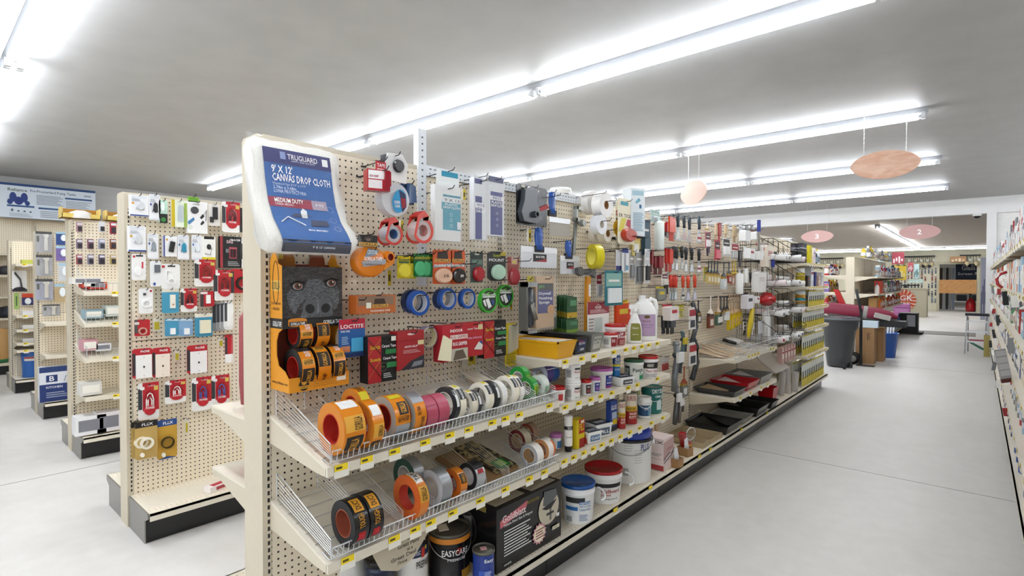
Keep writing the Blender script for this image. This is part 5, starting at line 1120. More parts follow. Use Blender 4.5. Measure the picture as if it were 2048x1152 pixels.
pail('pail', 'tall teal pail with white lettering at the end of the third shelf', 'bucket', (1281, 768, 1325, 828), S3, '1f7a74:g', '1a6a66:g', [('d8e8e8', 15, 50, .15, .5)], [('e8f4f2', 'DRYTEK', -10, 60, .78, .94), ('e8f4f2', 'CEMENT', 5, 55, .62, .7), ('bfe0dc', '=', 15, 55, .15, .5)], handle=('c8d4d2', 'down'), lidh=.05, taper=.95)
# ================================================================ bottom deck
X0, X1, Ya, Yb = -1.85, -1.54, 1.66, 2.13
t = thing('carton', 'big black carton picturing a hopper gun on the bottom deck', 'box', (X1, (Ya + Yb) / 2, SD + .001), (0, 0, FX))
w, h, d = Yb - Ya, .276, X1 - X0
pk = Pack(w, h, 0); pk.mb('carton').box(-w / 2, w / 2, 0, d, 0, h, '1b1a1c:g')
run(pk, [('p', 'panel', 'd8707c', [(.05, .68), (.43, .83), (.45, .93), (.05, .8)]), ('t', 'f8e8e8', 'Goldblatt', .08, .75, .42, .86), ('r', 'panel', '7a6a2a', .44, .86, .62, .91), ('t', '2a2410', 'GOLD SERIES', .46, .87, .6, .9), ('t', 'f4f4f4', 'Pattern Pistol Gun & Hopper', .1, .67, .52, .73), ('g', 'd8d8d8', 9, .1, .2, .5, .62), ('t', 'e8e8e8', 'MADE', .1, .06, .2, .09),
         ('e', 'picture', 'd8cfb8', .78, .62, .17, .28), ('p', 'picture', '6a6c6e', [(.68, .7), (.7, .94), (.9, .9), (.92, .78), (.8, .64)]), ('p', 'picture', '2c2c2e', [(.66, .66), (.92, .72), (.82, .6), (.74, .6)]), ('r', 'picture', '6a6a68', .79, .4, .82, .6), ('r', 'picture', '3a3a3a', .74, .5, .86, .54),
         ('p', 'burst', 'e8a8b0', [(.62 + .115 * (1 if i % 2 else .8) * math.cos(PI * i / 14), .27 + .185 * (1 if i % 2 else .8) * math.sin(PI * i / 14)) for i in range(28)]), ('p', 'burst', 'f4ecd0', [(.62 + .085 * math.cos(PI * i / 10), .27 + .135 * math.sin(PI * i / 10)) for i in range(20)]), ('g', '9a4a50', 4, .56, .18, .7, .36), ('r', 'panel', 'e8e8e8', .9, .4, .95, .46), ('r', 'panel', 'e8e0c8', .83, .2, .95, .26), ('t', '3a2a20', 'STANLEY', .84, .215, .94, .245)])
pk.mb('carton').v = pk.mb('carton').v; finish(pk, t)
m = MB(); m.box(-w * .44, -w * .02, .03, d - .06, h, h + .001, 'cfc4ae:n'); m.box(w * .06, w * .46, .02, d - .08, h, h + .001, 'cfc4ae:n'); m.build('top_label', t)
m = MB(); o = -w / 2 - .001
m.add([(o, .04 + .13 + .05 * math.cos(q), .15 + .075 * math.sin(q)) for q in [2 * PI * i / 20 for i in range(20)]], [tuple(range(20))], '4a4644')
m.add([(o - .0006, .17 + .044 * math.cos(q), .15 + .068 * math.sin(q)) for q in [2 * PI * i / 20 for i in range(20)]], [tuple(range(20))], '1c1b1d')
m.add([(o - .001, .20, .2), (o - .001, .15, .21), (o - .001, .145, .12), (o - .001, .185, .11)], [(0, 1, 2, 3)], '8a8a88'); m.box(o - .0005, o, .06, .12, .25, .275, '8a7a3a'); m.build('side_print', t)
Dk = ZS(.18)
pail('bucket', 'white bucket with a flat blue lid beside the black carton', 'bucket', (1120, 950, 1191, 1052), SD, 'eef0f0', '1f5aa8:g', [('2c2f30', -50, 20, .56, .7), ('2a72b8', -52, -5, .36, .46), ('2a72b8', 0, 42, .52, .6)], [('ffffff', 'SHEETROCK', 2, 40, .535, .59), ('2a72b8', 'Wall and Ceiling', 0, 44, .44, .5), ('2a72b8', 'Texture Paint', 0, 44, .36, .42), ('5a6a70', '#', -50, -25, .06, .2), ('5a7ab0', '=', 0, 35, .1, .28)], lidh=.09, taper=.86, handle=('f0f0f0:g', 'side'), off=5)
pail('bucket', 'white bucket with a flat red lid and black band', 'bucket', (1168, 921, 1246, 1012), SD, 'f0f0ee', 'b81418:g', [('1d1c1e', -60, 60, .52, .64)], [('b02020', 'Wallboard', -15, 50, .36, .47), ('b02020', 'Joint', -15, 20, .24, .34), ('3a3a3a', 'Compound', -15, 45, .14, .2), ('6a6a6a', '#', -50, -36, .3, .48)], lidh=.09, taper=.86, handle=('f4f4f2:g', 'side'), off=5)
X, Y, r, h = spot((1208, 852, 1307, 971), SD)
t = thing('bucket', 'widest white bucket with a tilted deep blue lid over a black rim', 'bucket', (X, Y, SD + .001), (0, 0, toward(X, Y, 0)))
h = .335; r *= .95
m = MB(); m.lathe([(0, 0), (r * .93, 0), (r * .93, 0), (r * .97, h * .78)], 'e6e6e2', n=36); m.build('body', t)
m = MB(); m.lathe([(r * .97, h * .76), (r * 1.03, h * .77), (r * 1.03, h * .8), (r, h * .82), (0, h * .82)], '17181c:g', n=36); m.build('rim', t)
m = MB(); m.lathe([(r * .96, h * .82), (r * 1.0, h * .83), (r * .97, h * 1.06), (r * .9, h * 1.08), (r * .8, h * 1.06), (0, h * 1.06)], '1c3fb0:g', n=36); m.build('lid', t)
m = MB(); RR = lambda z: r * (.93 + .04 * z / .86) + .001
for a in (-48, 32):
    m.tube([(RR(.1) * 1.002 * math.cos(math.radians(-90 + a + 3 * math.sin(k * .9))), RR(.1) * 1.02 * math.sin(math.radians(-90 + a + 3 * math.sin(k * .9))), h * (.02 + .8 * k / 14)) for k in range(15)][: 15 if a < 0 else 0] or [(0, 0, .01), (0, 0, .011)], .0012, '4a4a48', 4)
for k in range(9): m.shell(RR(.5) + .004, -20 + k * 2.2, -19 + k * 2.2, h * .16, h * .3, '4a4a4a')
for a0, z0, n in ((-75, .2, 12), (14, .4, 6), (-12, .62, 5)):
    for k in range(n): m.shell(RR(.6) + .003, a0, a0 + 20, h * (z0 + k * .045), h * (z0 + k * .045 + .008), 'b0b0ac')
m.wrap('PLUS', RR(.8) + .004, 30, 56, h * .62, h * .74, '2c3c8c'); m.build('lettering', t)
m = MB(); m.tube([(r * 1.03 * math.cos(a), -r * 1.03 * math.sin(a), h * .84 - .1 * math.sin(a)) for a in [.15 + (PI - .3) * i / 12 for i in range(13)]], .002, '8a8c8e:k', 5); m.cyl(0, 0, 0, .03, .014, 'f0f0f0:g'); m.v[-len(MB().cyl(0, 0, 0, .03, .014, 'ffffff').v):] = [(x + r * 1.0, z - .02, y + h * .72) for x, y, z in MB().cyl(0, 0, 0, .03, .014, 'ffffff').v]; m.build('handle', t)
sbox('tall white and pale pink boxed wall filler by the biggest bucket', 1327, 1347, 876, 947, SD, 'eedcd8', [('p', 'panel', 'd8b4b0', [(0, .3), (1, .62), (1, .95), (0, .9)]), ('k', 'band', '3a3436', [(0, .35), (.5, .5), (.8, .48), (1, .6)], .002), ('k', 'band', '3a3436', [(0, .25), (.6, .38), (1, .5)], .002), ('t', 'b04a50', 'JOINT', .3, .6, .9, .68)], [('r', 's', 'c04448', 0, 0, 1, .16), ('t', 's', '2a2426', 'FLEX', .02, .84, .98, .93), ('g', 's', '8a8284', 0, 0, 0, 0)][:2] + [('r', 's', '9a9694', .05, .5, .9, .52), ('r', 's', '9a9694', .05, .45, .8, .47), ('r', 's', '9a9694', .05, .35, .9, .36)], dep=.14, Xf=-1.545)
for i, (px, py, lab) in enumerate(((1358, 934, 'small open brown card box holding a folded white leaflet'), (1378, 912, 'second small brown card box behind the red pack'))):
    X, Y = atZ(px, py, SD)[:2]
    t = thing('card_box', lab, 'box', (X - .03, Y, SD + .001), (0, 0, FX - .2)); m = MB(); trough(m, -.035, .035, .09, .06, 'b58a5a:n', .001); m.v = [(x, y - .045, z) for x, y, z in m.v]; m.build('box', t)
    m = MB(); m.prism([(-.03, .02), (.03, .01), (.0, .13), (-.03, .12)], -.02, -.015, 'eef0f4'); m.build('leaflet', t)
t = thing('tool_pack', 'red tool in a bulging clear pack leaning on the bottom deck', 'pack', (*atZ(1375, 905, SD)[:2], SD + .001), (0, 0, FX - .2))
m = MB(); m.box(-.05, .05, .0, .03, .0, .07, 'b83238:g'); m.box(-.05, .05, -.001, 0, .04, .055, 'e0a03a'); m.build('card', t)
m = MB(); m.prism([(-.09, .15), (-.05, .16), (-.01, .06), (-.05, .05)], -.02, .02, 'c02a30:g'); m.build('tool', t)
m = MB(); m.tube([(.01 + .055 * math.cos(q), -.02, .14 + .045 * math.sin(q)) for q in [2 * PI * i / 16 for i in range(16)]], .004, 'e8ecf0:f', 6, True); m.prism([(-.1, .16), (.05, .12), (.06, .08), (-.06, .08)], -.025, .02, 'ffffff:c'); m.build('clear_shell', t)
# cans under the lower tilted shelf
pail('paint_can', 'black and orange paint can with a round price sticker on its metal lid', 'paint can', (856, 1064, 942, 1165), SD, '201f22:g', '6a655c:k', [('e8902c', -90, 90, .8, .95), ('d8a030', 20, 70, .0, .2)], [('f4f4f4', 'EASYCARE', -35, 40, .55, .68), ('e0e0e0', 'PREMIUM', -20, 30, .44, .5), ('e84a20', '=', 5, 22, .6, .72)], metal=True, taper=1, handle=('c8c8c8:m', 'down'), top=[('d8cdc0', -.55, -.3, -.1, .3)], hgt=.195)
pail('paint_can', 'small blue paint can with a pink sticker beside the black one', 'paint can', (944, 1086, 990, 1180), SD, '22409a:g', '7a786e:k', [('3a62c8', -40, 20, .1, .5)], [('e8f0f8', 'Easy', -10, 40, .7, .82), ('c8d8f0', '=', -10, 30, .3, .5)], metal=True, taper=1, top=[('d8a8a8', -.3, -.3, .25, .15)], hgt=.15)
pail('paint_can', 'white paint can with a black lid and navy band under the shelf sign', 'paint can', (790, 1095, 858, 1190), SD, 'eceae6', '1a1b20:g', [('20305c', -90, 90, .72, .92), ('d83a28', 20, 34, .7, .9), ('e8d83a', 36, 44, .84, .95)], [('e8e8f0', 'ACRYLIC', -20, 15, .78, .86), ('2a2a2a', 'PREPARE', 0, 60, .5, .64)], metal=True, taper=1, top=[('d8d0c4', -.4, -.5, .7, -.1)], hgt=.2)
pail('paint_can', 'dark navy tub with a black lid, mostly below the picture edge', 'paint can', (728, 1122, 792, 1215), SD, '1c2a4c:g', '15161c:g', taper=.95, lidh=.12, hgt=.17)
t = thing('shelf_sign', 'curved cream hand-lettered card tucked under the lower basket shelf', 'sign', (-1.53, atX(800, 1110, -1.53)[0], .40), (0, 0, FX)); m = MB()
A_ = [(-.115, .12), (-.08, .05), (-.01, .02), (.06, .04), (.13, .11), (.135, .155), (-.115, .15)]
m.prism(A_, -.001, .001, 'd8ccb4:n'); m.build('card', t)
m = MB()
for s, a, b, c, d_ in (('OOPS', .03, .115, .075, .13), ('Great Paint', -.01, .095, .085, .11), ('at a', .03, .077, .055, .088), ('Great Deal', -.04, .058, .07, .072), ('Price', -.01, .04, .03, .052)): m.txt(s, a, b, c, d_, -.002, '5a5448')
m.build('lettering', t)
t = thing('film_pack', 'crumpled clear pack of white cloth on the deck under the lower basket', 'pack', (*atZ(700, 1170, .2)[:2], SD + .001), (0, 0, FX)); m = MB(); m.lathe([(0, 0), (.07, 0), (.085, .06), (.07, .17), (.03, .2), (0, .2)], 'dcdcd8:g', n=16); m.v = [(x + .006 * math.sin(z * 90), y + .006 * math.sin(x * 90), z) for x, y, z in m.v]; m.build('pack', t)
ORD = ['first', 'second', 'third', 'fourth', 'fifth', 'sixth', 'seventh', 'eighth', 'ninth', 'tenth', 'eleventh', 'twelfth', 'thirteenth', 'fourteenth', 'fifteenth', 'sixteenth', 'seventeenth', 'eighteenth', 'nineteenth', 'twentieth', 'twenty-first', 'twenty-second']
# ================================================================ section 3-5: hanging hand tools
def tool(kind, bb, c1, c2, label, X=-1.76, c3=None, group=None, hook=True):
    Yc, zb, w, h = fit(bb, X); w = min(max(w, .012), h * {'p': .3, 'k': 1.25, 'h': .55, 'b': .42, 's': .5, 'c': 1.6, 'g': .5, 'w': .6}[kind])
    nm = {'s': 'putty_knife', 'b': 'paint_brush', 'h': 'scraper', 'c': 'blister_pack', 'p': 'roller_cover', 'g': 'caulking_gun', 'w': 'wire_brush', 'k': 'paint_pack'}[kind]
    ct = {'s': 'knife', 'b': 'brush', 'h': 'scraper', 'c': 'pack', 'p': 'paint roller', 'g': 'caulking gun', 'w': 'brush', 'k': 'pack'}[kind]
    t = thing(nm, label, ct, (X, Yc, zb), (0, 0, FX), group)
    if kind == 's':      # handle above, blade with sticker below
        q = min(w * .55, .024)
        m = MB(); m.lathe([(0, h * .5), (q * .8, h * .5), (q * .7, h * .6), (q, h * .8), (q * .8, h * .97), (0, h)], c1, n=10, sy=.6); m.build('handle', t)
        m = MB(); m.prism([(-q * .4, h * .5), (-w * .5, h * .1), (-w * .5, 0), (w * .5, 0), (w * .5, h * .1), (q * .4, h * .5)], -.001, .001, 'b9bcc0:k'); m.build('blade', t)
        m = MB(); m.prism([(-w * .2, h * .32), (-w * .4, h * .04), (w * .4, h * .04), (w * .2, h * .32)], -.0022, -.0014, c2)
        if c3: m.box(-w * .36, w * .36, -.0028, -.0022, h * .14, h * .22, c3)
        m.build('sticker', t)
    elif kind == 'b':    # brush: handle up, ferrule, bristles or sleeve
        m = MB(); q = min(w * .25, .014)
        m.lathe([(0, h), (q * .8, h * .98), (q * .6, h * .8), (q * .7, h * .6), (w * .42, h * .46), (w * .42, h * .44), (0, h * .44)], c1, n=10, sy=.5); m.build('handle', t)
        m = MB(); m.box(-w * .46, w * .46, -.011, .011, h * .34, h * .46, 'c9a24a:k' if not c3 else c3); m.build('ferrule', t)
        m = MB(); m.box(-w * .5, w * .5, -.012, .012, 0, h * .36, c2); m.box(-w * .3, w * .3, -.0128, -.012, h * .08, h * .28, 'e8e4dc' if c3 is None else c1); m.build('bristle_sleeve', t)
    elif kind == 'h':
        m = MB(); m.box(-w / 2, w / 2, -.014, .0, h * .35, h, c1); m.build('handle', t)
        m = MB(); m.box(-w * .4, w * .4, -.004, -.001, 0, h * .36, c2); m.build('blade', t)
    elif kind == 'c':
        pk = Pack(w, h, .002); pk.mb('card').box(-w / 2, w / 2, -.002, 0, 0, h, c1)
        run(pk, [('r', 'printed_panel', c2, .08, .55, .92, .92), ('r', 'blister', c3 or 'd8dadd:f', .15, .08, .85, .5, .012), ('r', 'fine_print', 'f0ece8', .2, .68, .8, .74)]); finish(pk, t)
    elif kind == 'p':
        m = MB(); m.lathe([(0, 0), (w * .45, 0), (w * .5, .01), (w * .5, h * .82), (w * .4, h * .86), (0, h * .86)], c1, n=14); m.build('cover', t)
        m = MB(); m.box(-w * .4, w * .4, -.002, 0, h * .84, h, c2); m.build('header_card', t)
    elif kind == 'g':
        m = MB(); m.tube([(w * .1, 0, h), (w * .15, -.01, h * .7), (-w * .1, -.01, h * .3), (0, 0, 0)], w * .13, c1, 7); m.build('barrel', t)
        m = MB(); m.tube([(0, 0, h * .75), (w * .4, -.01, h * .6), (w * .3, -.01, h * .35)], w * .12, c2, 6); m.build('trigger', t)
        m = MB(); m.box(-w * .3, w * .2, -w * .32, -w * .2, h * .6, h * .8, c3 or 'e8e8e8'); m.build('tag', t)
    elif kind == 'w':
        m = MB(); m.tube([(0, 0, h), (w * .35, 0, h * .75), (w * .4, 0, h * .4), (-w * .1, 0, .0)], w * .11, c1, 7); m.build('handle', t)
        m = MB(); m.box(-w * .5, w * .2, -.012, -.004, h * .35, h * .9, 'e8e4e0'); m.box(-w * .5, w * .2, -.0128, -.012, h * .68, h * .84, c2); m.box(-w * .4, w * .1, -.0128, -.012, h * .4, h * .58, '3a4246'); m.build('header_card', t)
    elif kind == 'k':
        m = MB(); m.prism([(-w / 2, .02 * h), (-w * .42, 0), (w * .42, 0), (w / 2, .02 * h), (w / 2, h * .8), (w * .4, h * .86), (-w * .4, h * .86), (-w / 2, h * .8)], -.02 if X < -1.72 else -.06, 0, c1); m.build('bag', t); m = MB(); m.box(-w / 2, w / 2, -.003, 0, h * .85, h, c2); e = -.02 if X < -1.72 else -.06; m.box(-w * .3, w * .3, e - .0006, e, h * .45, h * .65, c3 or c2); m.build('header_card', t)
    if hook: HOOKS['m'].append((Yc, zb + h * .93, X + .03))
    return t
T3 = [
 ('c', (1209, 541, 1245, 611), '1f7f8c', '8fc3b8', 'teal sealer card with a small white bottle in its blister', -1.74, 'e8eef0:g'),
 ('c', (1192, 546, 1203, 594), 'e8e0dc', 'a82a3a', 'narrow white and crimson pack beside the hatchet', -1.79),
 ('k', (1228, 600, 1256, 650), 'e84a1c:g', 'e8c82a', 'red and yellow plastic bag of filler powder behind the tubs', -1.76, 'f0d030'),
 ('b', (1262, 425, 1278, 512), '3c3430', 'e0cc7a', 'dark handled staining pad with a pale yellow fleece', -1.76),
 ('c', (1284, 440, 1300, 510), '2f4a5c', '3a5a6c', 'slate blue sanding sheets hanging by the tall carton', -1.74, '46606e'),
 ('k', (1276, 470, 1292, 530), 'd8cfc0', 'b8a890', 'cream bag of fine steel wool under the wire ledge', -1.78),
 ('p', (1310, 434, 1327, 500), 'e6ece8', 'd8e8e4', 'white bagged pad with a mint header at the panel join', -1.72),
 ('c', (1300, 420, 1320, 446), 'cfe0dc', 'a8c8c0', 'mint green cluster of packs at the top of the third panel', -1.75),
 ('h', (1325, 446, 1333, 472), 'c8282a:g', '8a8a8a:k', 'short red handled blade, left-hand of the red pair near the panel top', -1.78),
 ('h', (1331, 444, 1339, 476), 'd8303a:g', '8a8a8a:k', 'short red handled blade beside its twin, nearer the orange scraper', -1.77),
 ('h', (1336, 434, 1348, 482), 'e8481c:g', 'c8381c', 'tall orange scraper in the top row of hand tools', -1.72),
 ('s', (1340, 428, 1350, 478), '2a343c:g', 'd8d8d4', 'dark slate putty knife just past the orange scraper', -1.76),
 ('s', (1350, 427, 1362, 481), '2c3a44:g', 'e0e0d8', 'wide slate putty knife second past the orange scraper', -1.74),
 ('s', (1364, 431, 1373, 481), '26323a:g', 'd8b8b0', 'slate putty knife with a pinkish sticker, middle of the top row', -1.75),
 ('s', (1374, 434, 1384, 485), '26323a:g', 'd0c0b8', 'slate putty knife next to the middle one in the top row', -1.75),
 ('s', (1391, 432, 1406, 486), '36444e:g', 'f0e8e4', 'slate putty knife with a red and white sticker at the top row end', -1.74, 'c02a34'),
 ('h', (1300, 500, 1304, 545), '8a1c20:g', '6a1418', 'thin dark red snips nearest the jug', -1.74),
 ('h', (1306, 512, 1314, 549), '7c161c:g', '5a1014', 'dark red handled snips behind the jug', -1.74),
 ('h', (1315, 512, 1324, 549), '96202a:g', '6a1418', 'wider dark red handled snips behind the jug', -1.73),
 ('h', (1329, 497, 1335, 543), 'c8241c:g', 'a81c18', 'red plastic spreader of the tall red group, nearer', -1.75),
 ('h', (1336, 498, 1343, 543), 'e0402a:g', 'd0402c', 'bright red plastic spreader of the tall red group, further', -1.74),
 ('c', (1289, 498, 1299, 566), 'e4e4e4', 'c8c8cc', 'long white blister card with a dark knife next to the tall grey strips', -1.72, '2a2a2e:g'),
 ('c', (1258, 500, 1268, 560), 'c9c6c0', 'b0b0b0', 'grey metal strip pack behind the spray bottle, nearer', -1.76, '9a9c9e:k'),
 ('c', (1270, 498, 1286, 568), 'b9bab8', 'a8a8a8', 'cluster-like sheaf of grey blade guards above the jug', -1.75, '8a8c90:k'),
 ('s', (1343, 492, 1351, 540), '18181a:g', 'f4f4f4', 'black handled putty knife first in the second row', -1.75),
 ('s', (1350, 493, 1357, 542), '1c1c1e:g', 'f4f4f4', 'black handled putty knife second in the second row', -1.74),
 ('s', (1361, 492, 1367, 540), '18181a:g', 'e8e8e4', 'black handled narrow knife third in the second row', -1.75),
 ('s', (1368, 494, 1376, 545), '1c1c20:g', 'f0f0ee', 'black handled knife fourth in the second row', -1.74),
 ('s', (1379, 495, 1388, 545), '16161a:g', 'dfe6ea', 'black handled knife with a pale blue sticker', -1.74),
 ('s', (1391, 497, 1405, 546), '161618:g', 'f0ecec', 'black handled wide knife with a red banded sticker', -1.73, 'a81c24'),
 ('c', (1355, 494, 1361, 514), 'e6d22a', 'c8b81c', 'small yellow tag between black handles', -1.77),
 ('c', (1323, 546, 1336, 571), 'ece8e2', '6a2a34', 'small cream card with a maroon corner', -1.74, 'd8d0c4'),
 ('h', (1325, 570, 1334, 598), '1a1a1a:g', '3a3a3a', 'black wooden handled tool hanging under the maroon cornered card', -1.75),
 ('s', (1337, 549, 1345, 600), 'd8341c:g', 'd8dcdc', 'orange handled knife first of three touching', -1.75),
 ('s', (1343, 549, 1350, 601), 'c82c18:g', 'e8ecec', 'orange handled knife in the middle of three touching', -1.74),
 ('s', (1348, 550, 1355, 600), 'e03c20:g', 'e0e8e8', 'orange handled knife last of three touching', -1.73),
 ('s', (1362, 550, 1370, 600), 'e24a28:g', 'd8d4d0', 'orange handled knife with a black and white sticker', -1.74, '3a3a3c'),
 ('s', (1371, 550, 1381, 602), 'e0461f:g', 'd6d2e0', 'orange handled knife with a pointed pale sticker, nearer of two', -1.74),
 ('s', (1385, 549, 1394, 601), 'dd4420:g', 'd6d2e0', 'orange handled knife with a pointed pale sticker, furthest', -1.74),
 ('k', (1311, 573, 1327, 602), '8a8a84', 'e0c81c', 'yellow headed grey abrasive pack above the jug handle', -1.74),
 ('k', (1321, 608, 1346, 640), 'e8e0dc', 'c42834', 'white pack with a slanted red band over grey brushes', -1.71, 'c42834'),
 ('h', (1322, 632, 1330, 668), '2a2c30:g', '1c1c1e', 'black and grey corner brush, nearest of three', -1.72),
 ('h', (1331, 632, 1338, 668), '34363a:g', '1c1c1e', 'black and grey corner brush, middle of three', -1.71),
 ('h', (1339, 630, 1348, 668), '5a5e64:g', '2c2c2e', 'black and grey corner brush, furthest of three', -1.70),
 ('c', (1350, 610, 1358, 632), 'e8d42a', 'd0bc20', 'yellow small parts card above the caulking guns', -1.76, 'e0d8a0:f'),
 ('c', (1359, 608, 1367, 634), 'e0cc24', 'd0bc20', 'second yellow small parts card beside the first', -1.76, 'e0d8a0:f'),
 ('w', (1376, 606, 1394, 686), '4a4e53:g', 'b83040', 'long curved dark wire brush with a red and white header', -1.74),
 ('b', (1392, 600, 1401, 646), '1c1a1a', '5a5448', 'slim black handled brush beside the curved wire brush', -1.76),
 ('w', (1374, 676, 1398, 758), '3a3e42:g', 'b82430', 'lower curved grey brush on a big red headed card', -1.73),
 ('g', (1338, 684, 1360, 782), '8f959a:k', '3a3e44:g', 'grey caulking gun with a white and red tag', -1.70),
 ('g', (1354, 662, 1372, 726), '5f7880:g', '2f4450:g', 'teal grey caulking gun with a yellow tag', -1.72, 'e0c830'),
 ('g', (1342, 770, 1358, 848), '74787c:k', '2a2c2e:g', 'dark caulking gun hanging low beside the wood strips', -1.72),
 ('g', (1352, 786, 1364, 845), '8a827c:k', '3a3836:g', 'brownish caulking gun, the lowest one', -1.70),
 ('b', (1361, 732, 1375, 793), 'a8502c', '8a8f90:k', 'hand tool with an orange brown wooden grip below a grey head', -1.74),
 ('c', (1321, 712, 1336, 742), 'dcd0c8', 'e8e0dc', 'clear pack of red sticks behind the top shelf end', -1.77, 'c04a40'),
 ('b', (1411, 592, 1431, 656), 'e6dacb', '7c3a1c', 'wide brown stain brush with a pale bare handle', -1.72, '4a2c1c'),
 ('b', (1432, 592, 1441, 650), 'dcc0a8', '4a6a58', 'narrow green sleeved brush with a pinkish handle', -1.74),
 ('b', (1438, 592, 1445, 648), '1c1d20:g', 'b0a890', 'black handled brush first of the low row', -1.74),
 ('b', (1445, 592, 1451, 644), '202226:g', 'a8a49a', 'black handled brush in the middle of the low row', -1.73),
 ('b', (1451, 592, 1457, 640), '1a1c20:g', 'd8dcd8', 'black handled brush last of the low row', -1.72)]
for i in range(5):
    T3.append(('b', (1456 + i * 5, 588 + i * .5, 1462 + i * 5, 660 - i * 3), 'd8b48c', 'e8c81c:g', 'bare wood handled chip brush in a yellow sleeve, %s along its hook row' % ('first', 'second', 'third', 'fourth', 'fifth')[i], -1.74 + .008 * i, 'd8b41c'))
T3 += [('b', (1414 + i * 6, 521, 1420 + i * 6, 566 + i), '232a32:g', 'd8c078', 'dark navy handled brush, %s of the tight upper row' % ('first', 'second', 'third', 'fourth')[i], -1.75 + .008 * i) for i in range(4)]
T3 += [
 ('b', (1441, 522, 1454, 578), '20262c:g', 'c9d2d8', 'dark handled brush with a large pale blue label', -1.72),
 ('b', (1455, 524, 1461, 566), '242c3a:g', 'a83a2c', 'navy and red brush beside the pale blue labelled one', -1.74),
 ('b', (1462, 521, 1468, 570), 'e0b81c:g', 'd8a890', 'yellow handled brush, nearer of two', -1.74),
 ('b', (1468, 521, 1474, 568), 'e6c42a:g', 'dcb8a0', 'yellow handled brush, further of two', -1.73),
 ('c', (1407, 534, 1416, 562), 'e6d84a', 'd8c83a', 'yellow price card in front of the navy brushes', -1.78),
 ('c', (1410, 464, 1421, 496), 'd87a84', '5a2a38', 'pink and maroon roller sleeve card with a white face', -1.72, 'f0eeee'),
 ('h', (1410, 494, 1419, 512), '4c3c58', '3c2c48', 'short purple foam block under the pink card', -1.73),
 ('b', (1412, 443, 1417, 470), 'e8dcc8', 'e0d0b8', 'cream wooden stick above the pink card', -1.75),
 ('h', (1429, 447, 1433, 482), 'e2c8a4', 'd8b890', 'pale wood stir stick, first of the top row', -1.75),
 ('h', (1435, 446, 1440, 486), 'c23a3c:g', 'c23a3c', 'red handled rod in the top row', -1.74),
 ('c', (1429, 480, 1440, 520), 'd63a48', '4a1c20', 'red roller card with a dark top', -1.73, 'e87a88'),
 ('h', (1448, 449, 1453, 478), 'dfc49c', 'dfc49c', 'pale wooden handle above the black topped card', -1.75),
 ('c', (1445, 476, 1460, 512), 'e8e8e6', '26201e', 'white card with a black top and red side', -1.72, 'f4f4f2'),
 ('h', (1464, 451, 1471, 486), 'dcc096', 'dcc096', 'thick pale wooden handle before the white roller bags', -1.75),
 ('c', (1462, 486, 1478, 518), 'ece6e4', 'b0282c', 'white and red roller card with a dark corner', -1.73, 'f0f0ee'),
 ('c', (1473, 449, 1487, 460), 'c8c8c4', 'e0e0dc', 'flat grey header of the first roller bag', -1.72),
 ('c', (1488, 450, 1498, 460), '2a2c28', '8a8a84', 'black header of the second roller bag', -1.72),
 ('c', (1499, 450, 1508, 460), '262824', '8a8a84', 'black header of the third roller bag', -1.70),
 ('k', (1473, 458, 1493, 483), 'eef0f0:g', 'd8d8d8', 'white bag of fluffy roller covers with a grey mark', -1.70),
 ('k', (1493, 462, 1514, 480), 'f0f0ee:g', 'a8484c', 'white bag of rollers with maroon labels', -1.70),
 ('k', (1479, 494, 1504, 518), 'f2f2f0:g', 'e8e8e6', 'plump white roller bag with a red rectangular label', -1.66, 'b02838'),
 ('k', (1502, 500, 1518, 520), 'f0efec:g', 'd8d4d0', 'small plump white roller bag beside the red labelled one', -1.64),
 ('h', (1476, 501, 1482, 535), '1c1c1e:g', '2a2a2c', 'black plastic roller frame handle hanging free', -1.66),
 ('k', (1512, 488, 1522, 512), 'e8e4e0', 'd03a28', 'white and red striped pouch with a red tip', -1.66, 'd84830'),
 ('k', (1520, 485, 1535, 534), 'efe4d4', 'c8b8b0', 'cream roller pack with a pink and grey header', -1.64, 'e8b8b0'),
 ('k', (1533, 500, 1542, 524), '2c3034', '3a3e42', 'dark grey sponge pack behind the cream one', -1.68),
 ('p', (1474, 540, 1484, 588), 'f0f0ee', 'e4e4e2', 'ribbed white stack of foam roller covers in one tube', -1.66),
 ('p', (1486, 532, 1496, 566), 'eeeeec', '2a2628', 'white roller cover with a black header, nearer', -1.68),
 ('h', (1497, 545, 1503, 565), '3a444a:g', '2a3238', 'dark steel roller end beside the white cover', -1.68),
 ('k', (1503, 538, 1520, 584), 'ebe9e4', 'd8d0c8', 'broad white paint sleeve pack with a grey header', -1.66),
 ('p', (1524, 538, 1536, 580), 'f2f2f0', 'e0dcd8', 'tall slim white roller cover pack by the grey pole', -1.66),
 ('k', (1480, 585, 1496, 617), 'e2e0e6', '3a3a3a', 'white shaded pack with a black header', -1.68),
 ('k', (1495, 590, 1512, 606), 'e8e4e2', 'b02a3a', 'white and crimson pack over a dark tool', -1.66, 'b02a3a'),
 ('h', (1497, 604, 1508, 626), '2a3036:g', '20262c', 'dark pistol shaped edging tool', -1.66),
 ('h', (1515, 642, 1523, 680), 'c9ccd2', 'a8acb8', 'slim pale grey boxed roller frame above the wire tray', -1.62),
 ('p', (1526, 612, 1541, 674), 'f2f2f0', 'e8e8e6', 'long white roller cover in a red spotted film', -1.62),
 ('h', (1536, 640, 1545, 676), 'b8703c', 'a86434', 'brown wooden extension grip behind the white roller', -1.66),
 ('h', (1493, 642, 1513, 668), 'eceeef:g', 'e0e2e4', 'white plastic pouring tray hanging on edge', -1.66),
 ('w', (1479, 640, 1497, 670), '1e2022:g', '2a2a2c', 'black V-shaped brush comb near the wire tray', -1.68)]
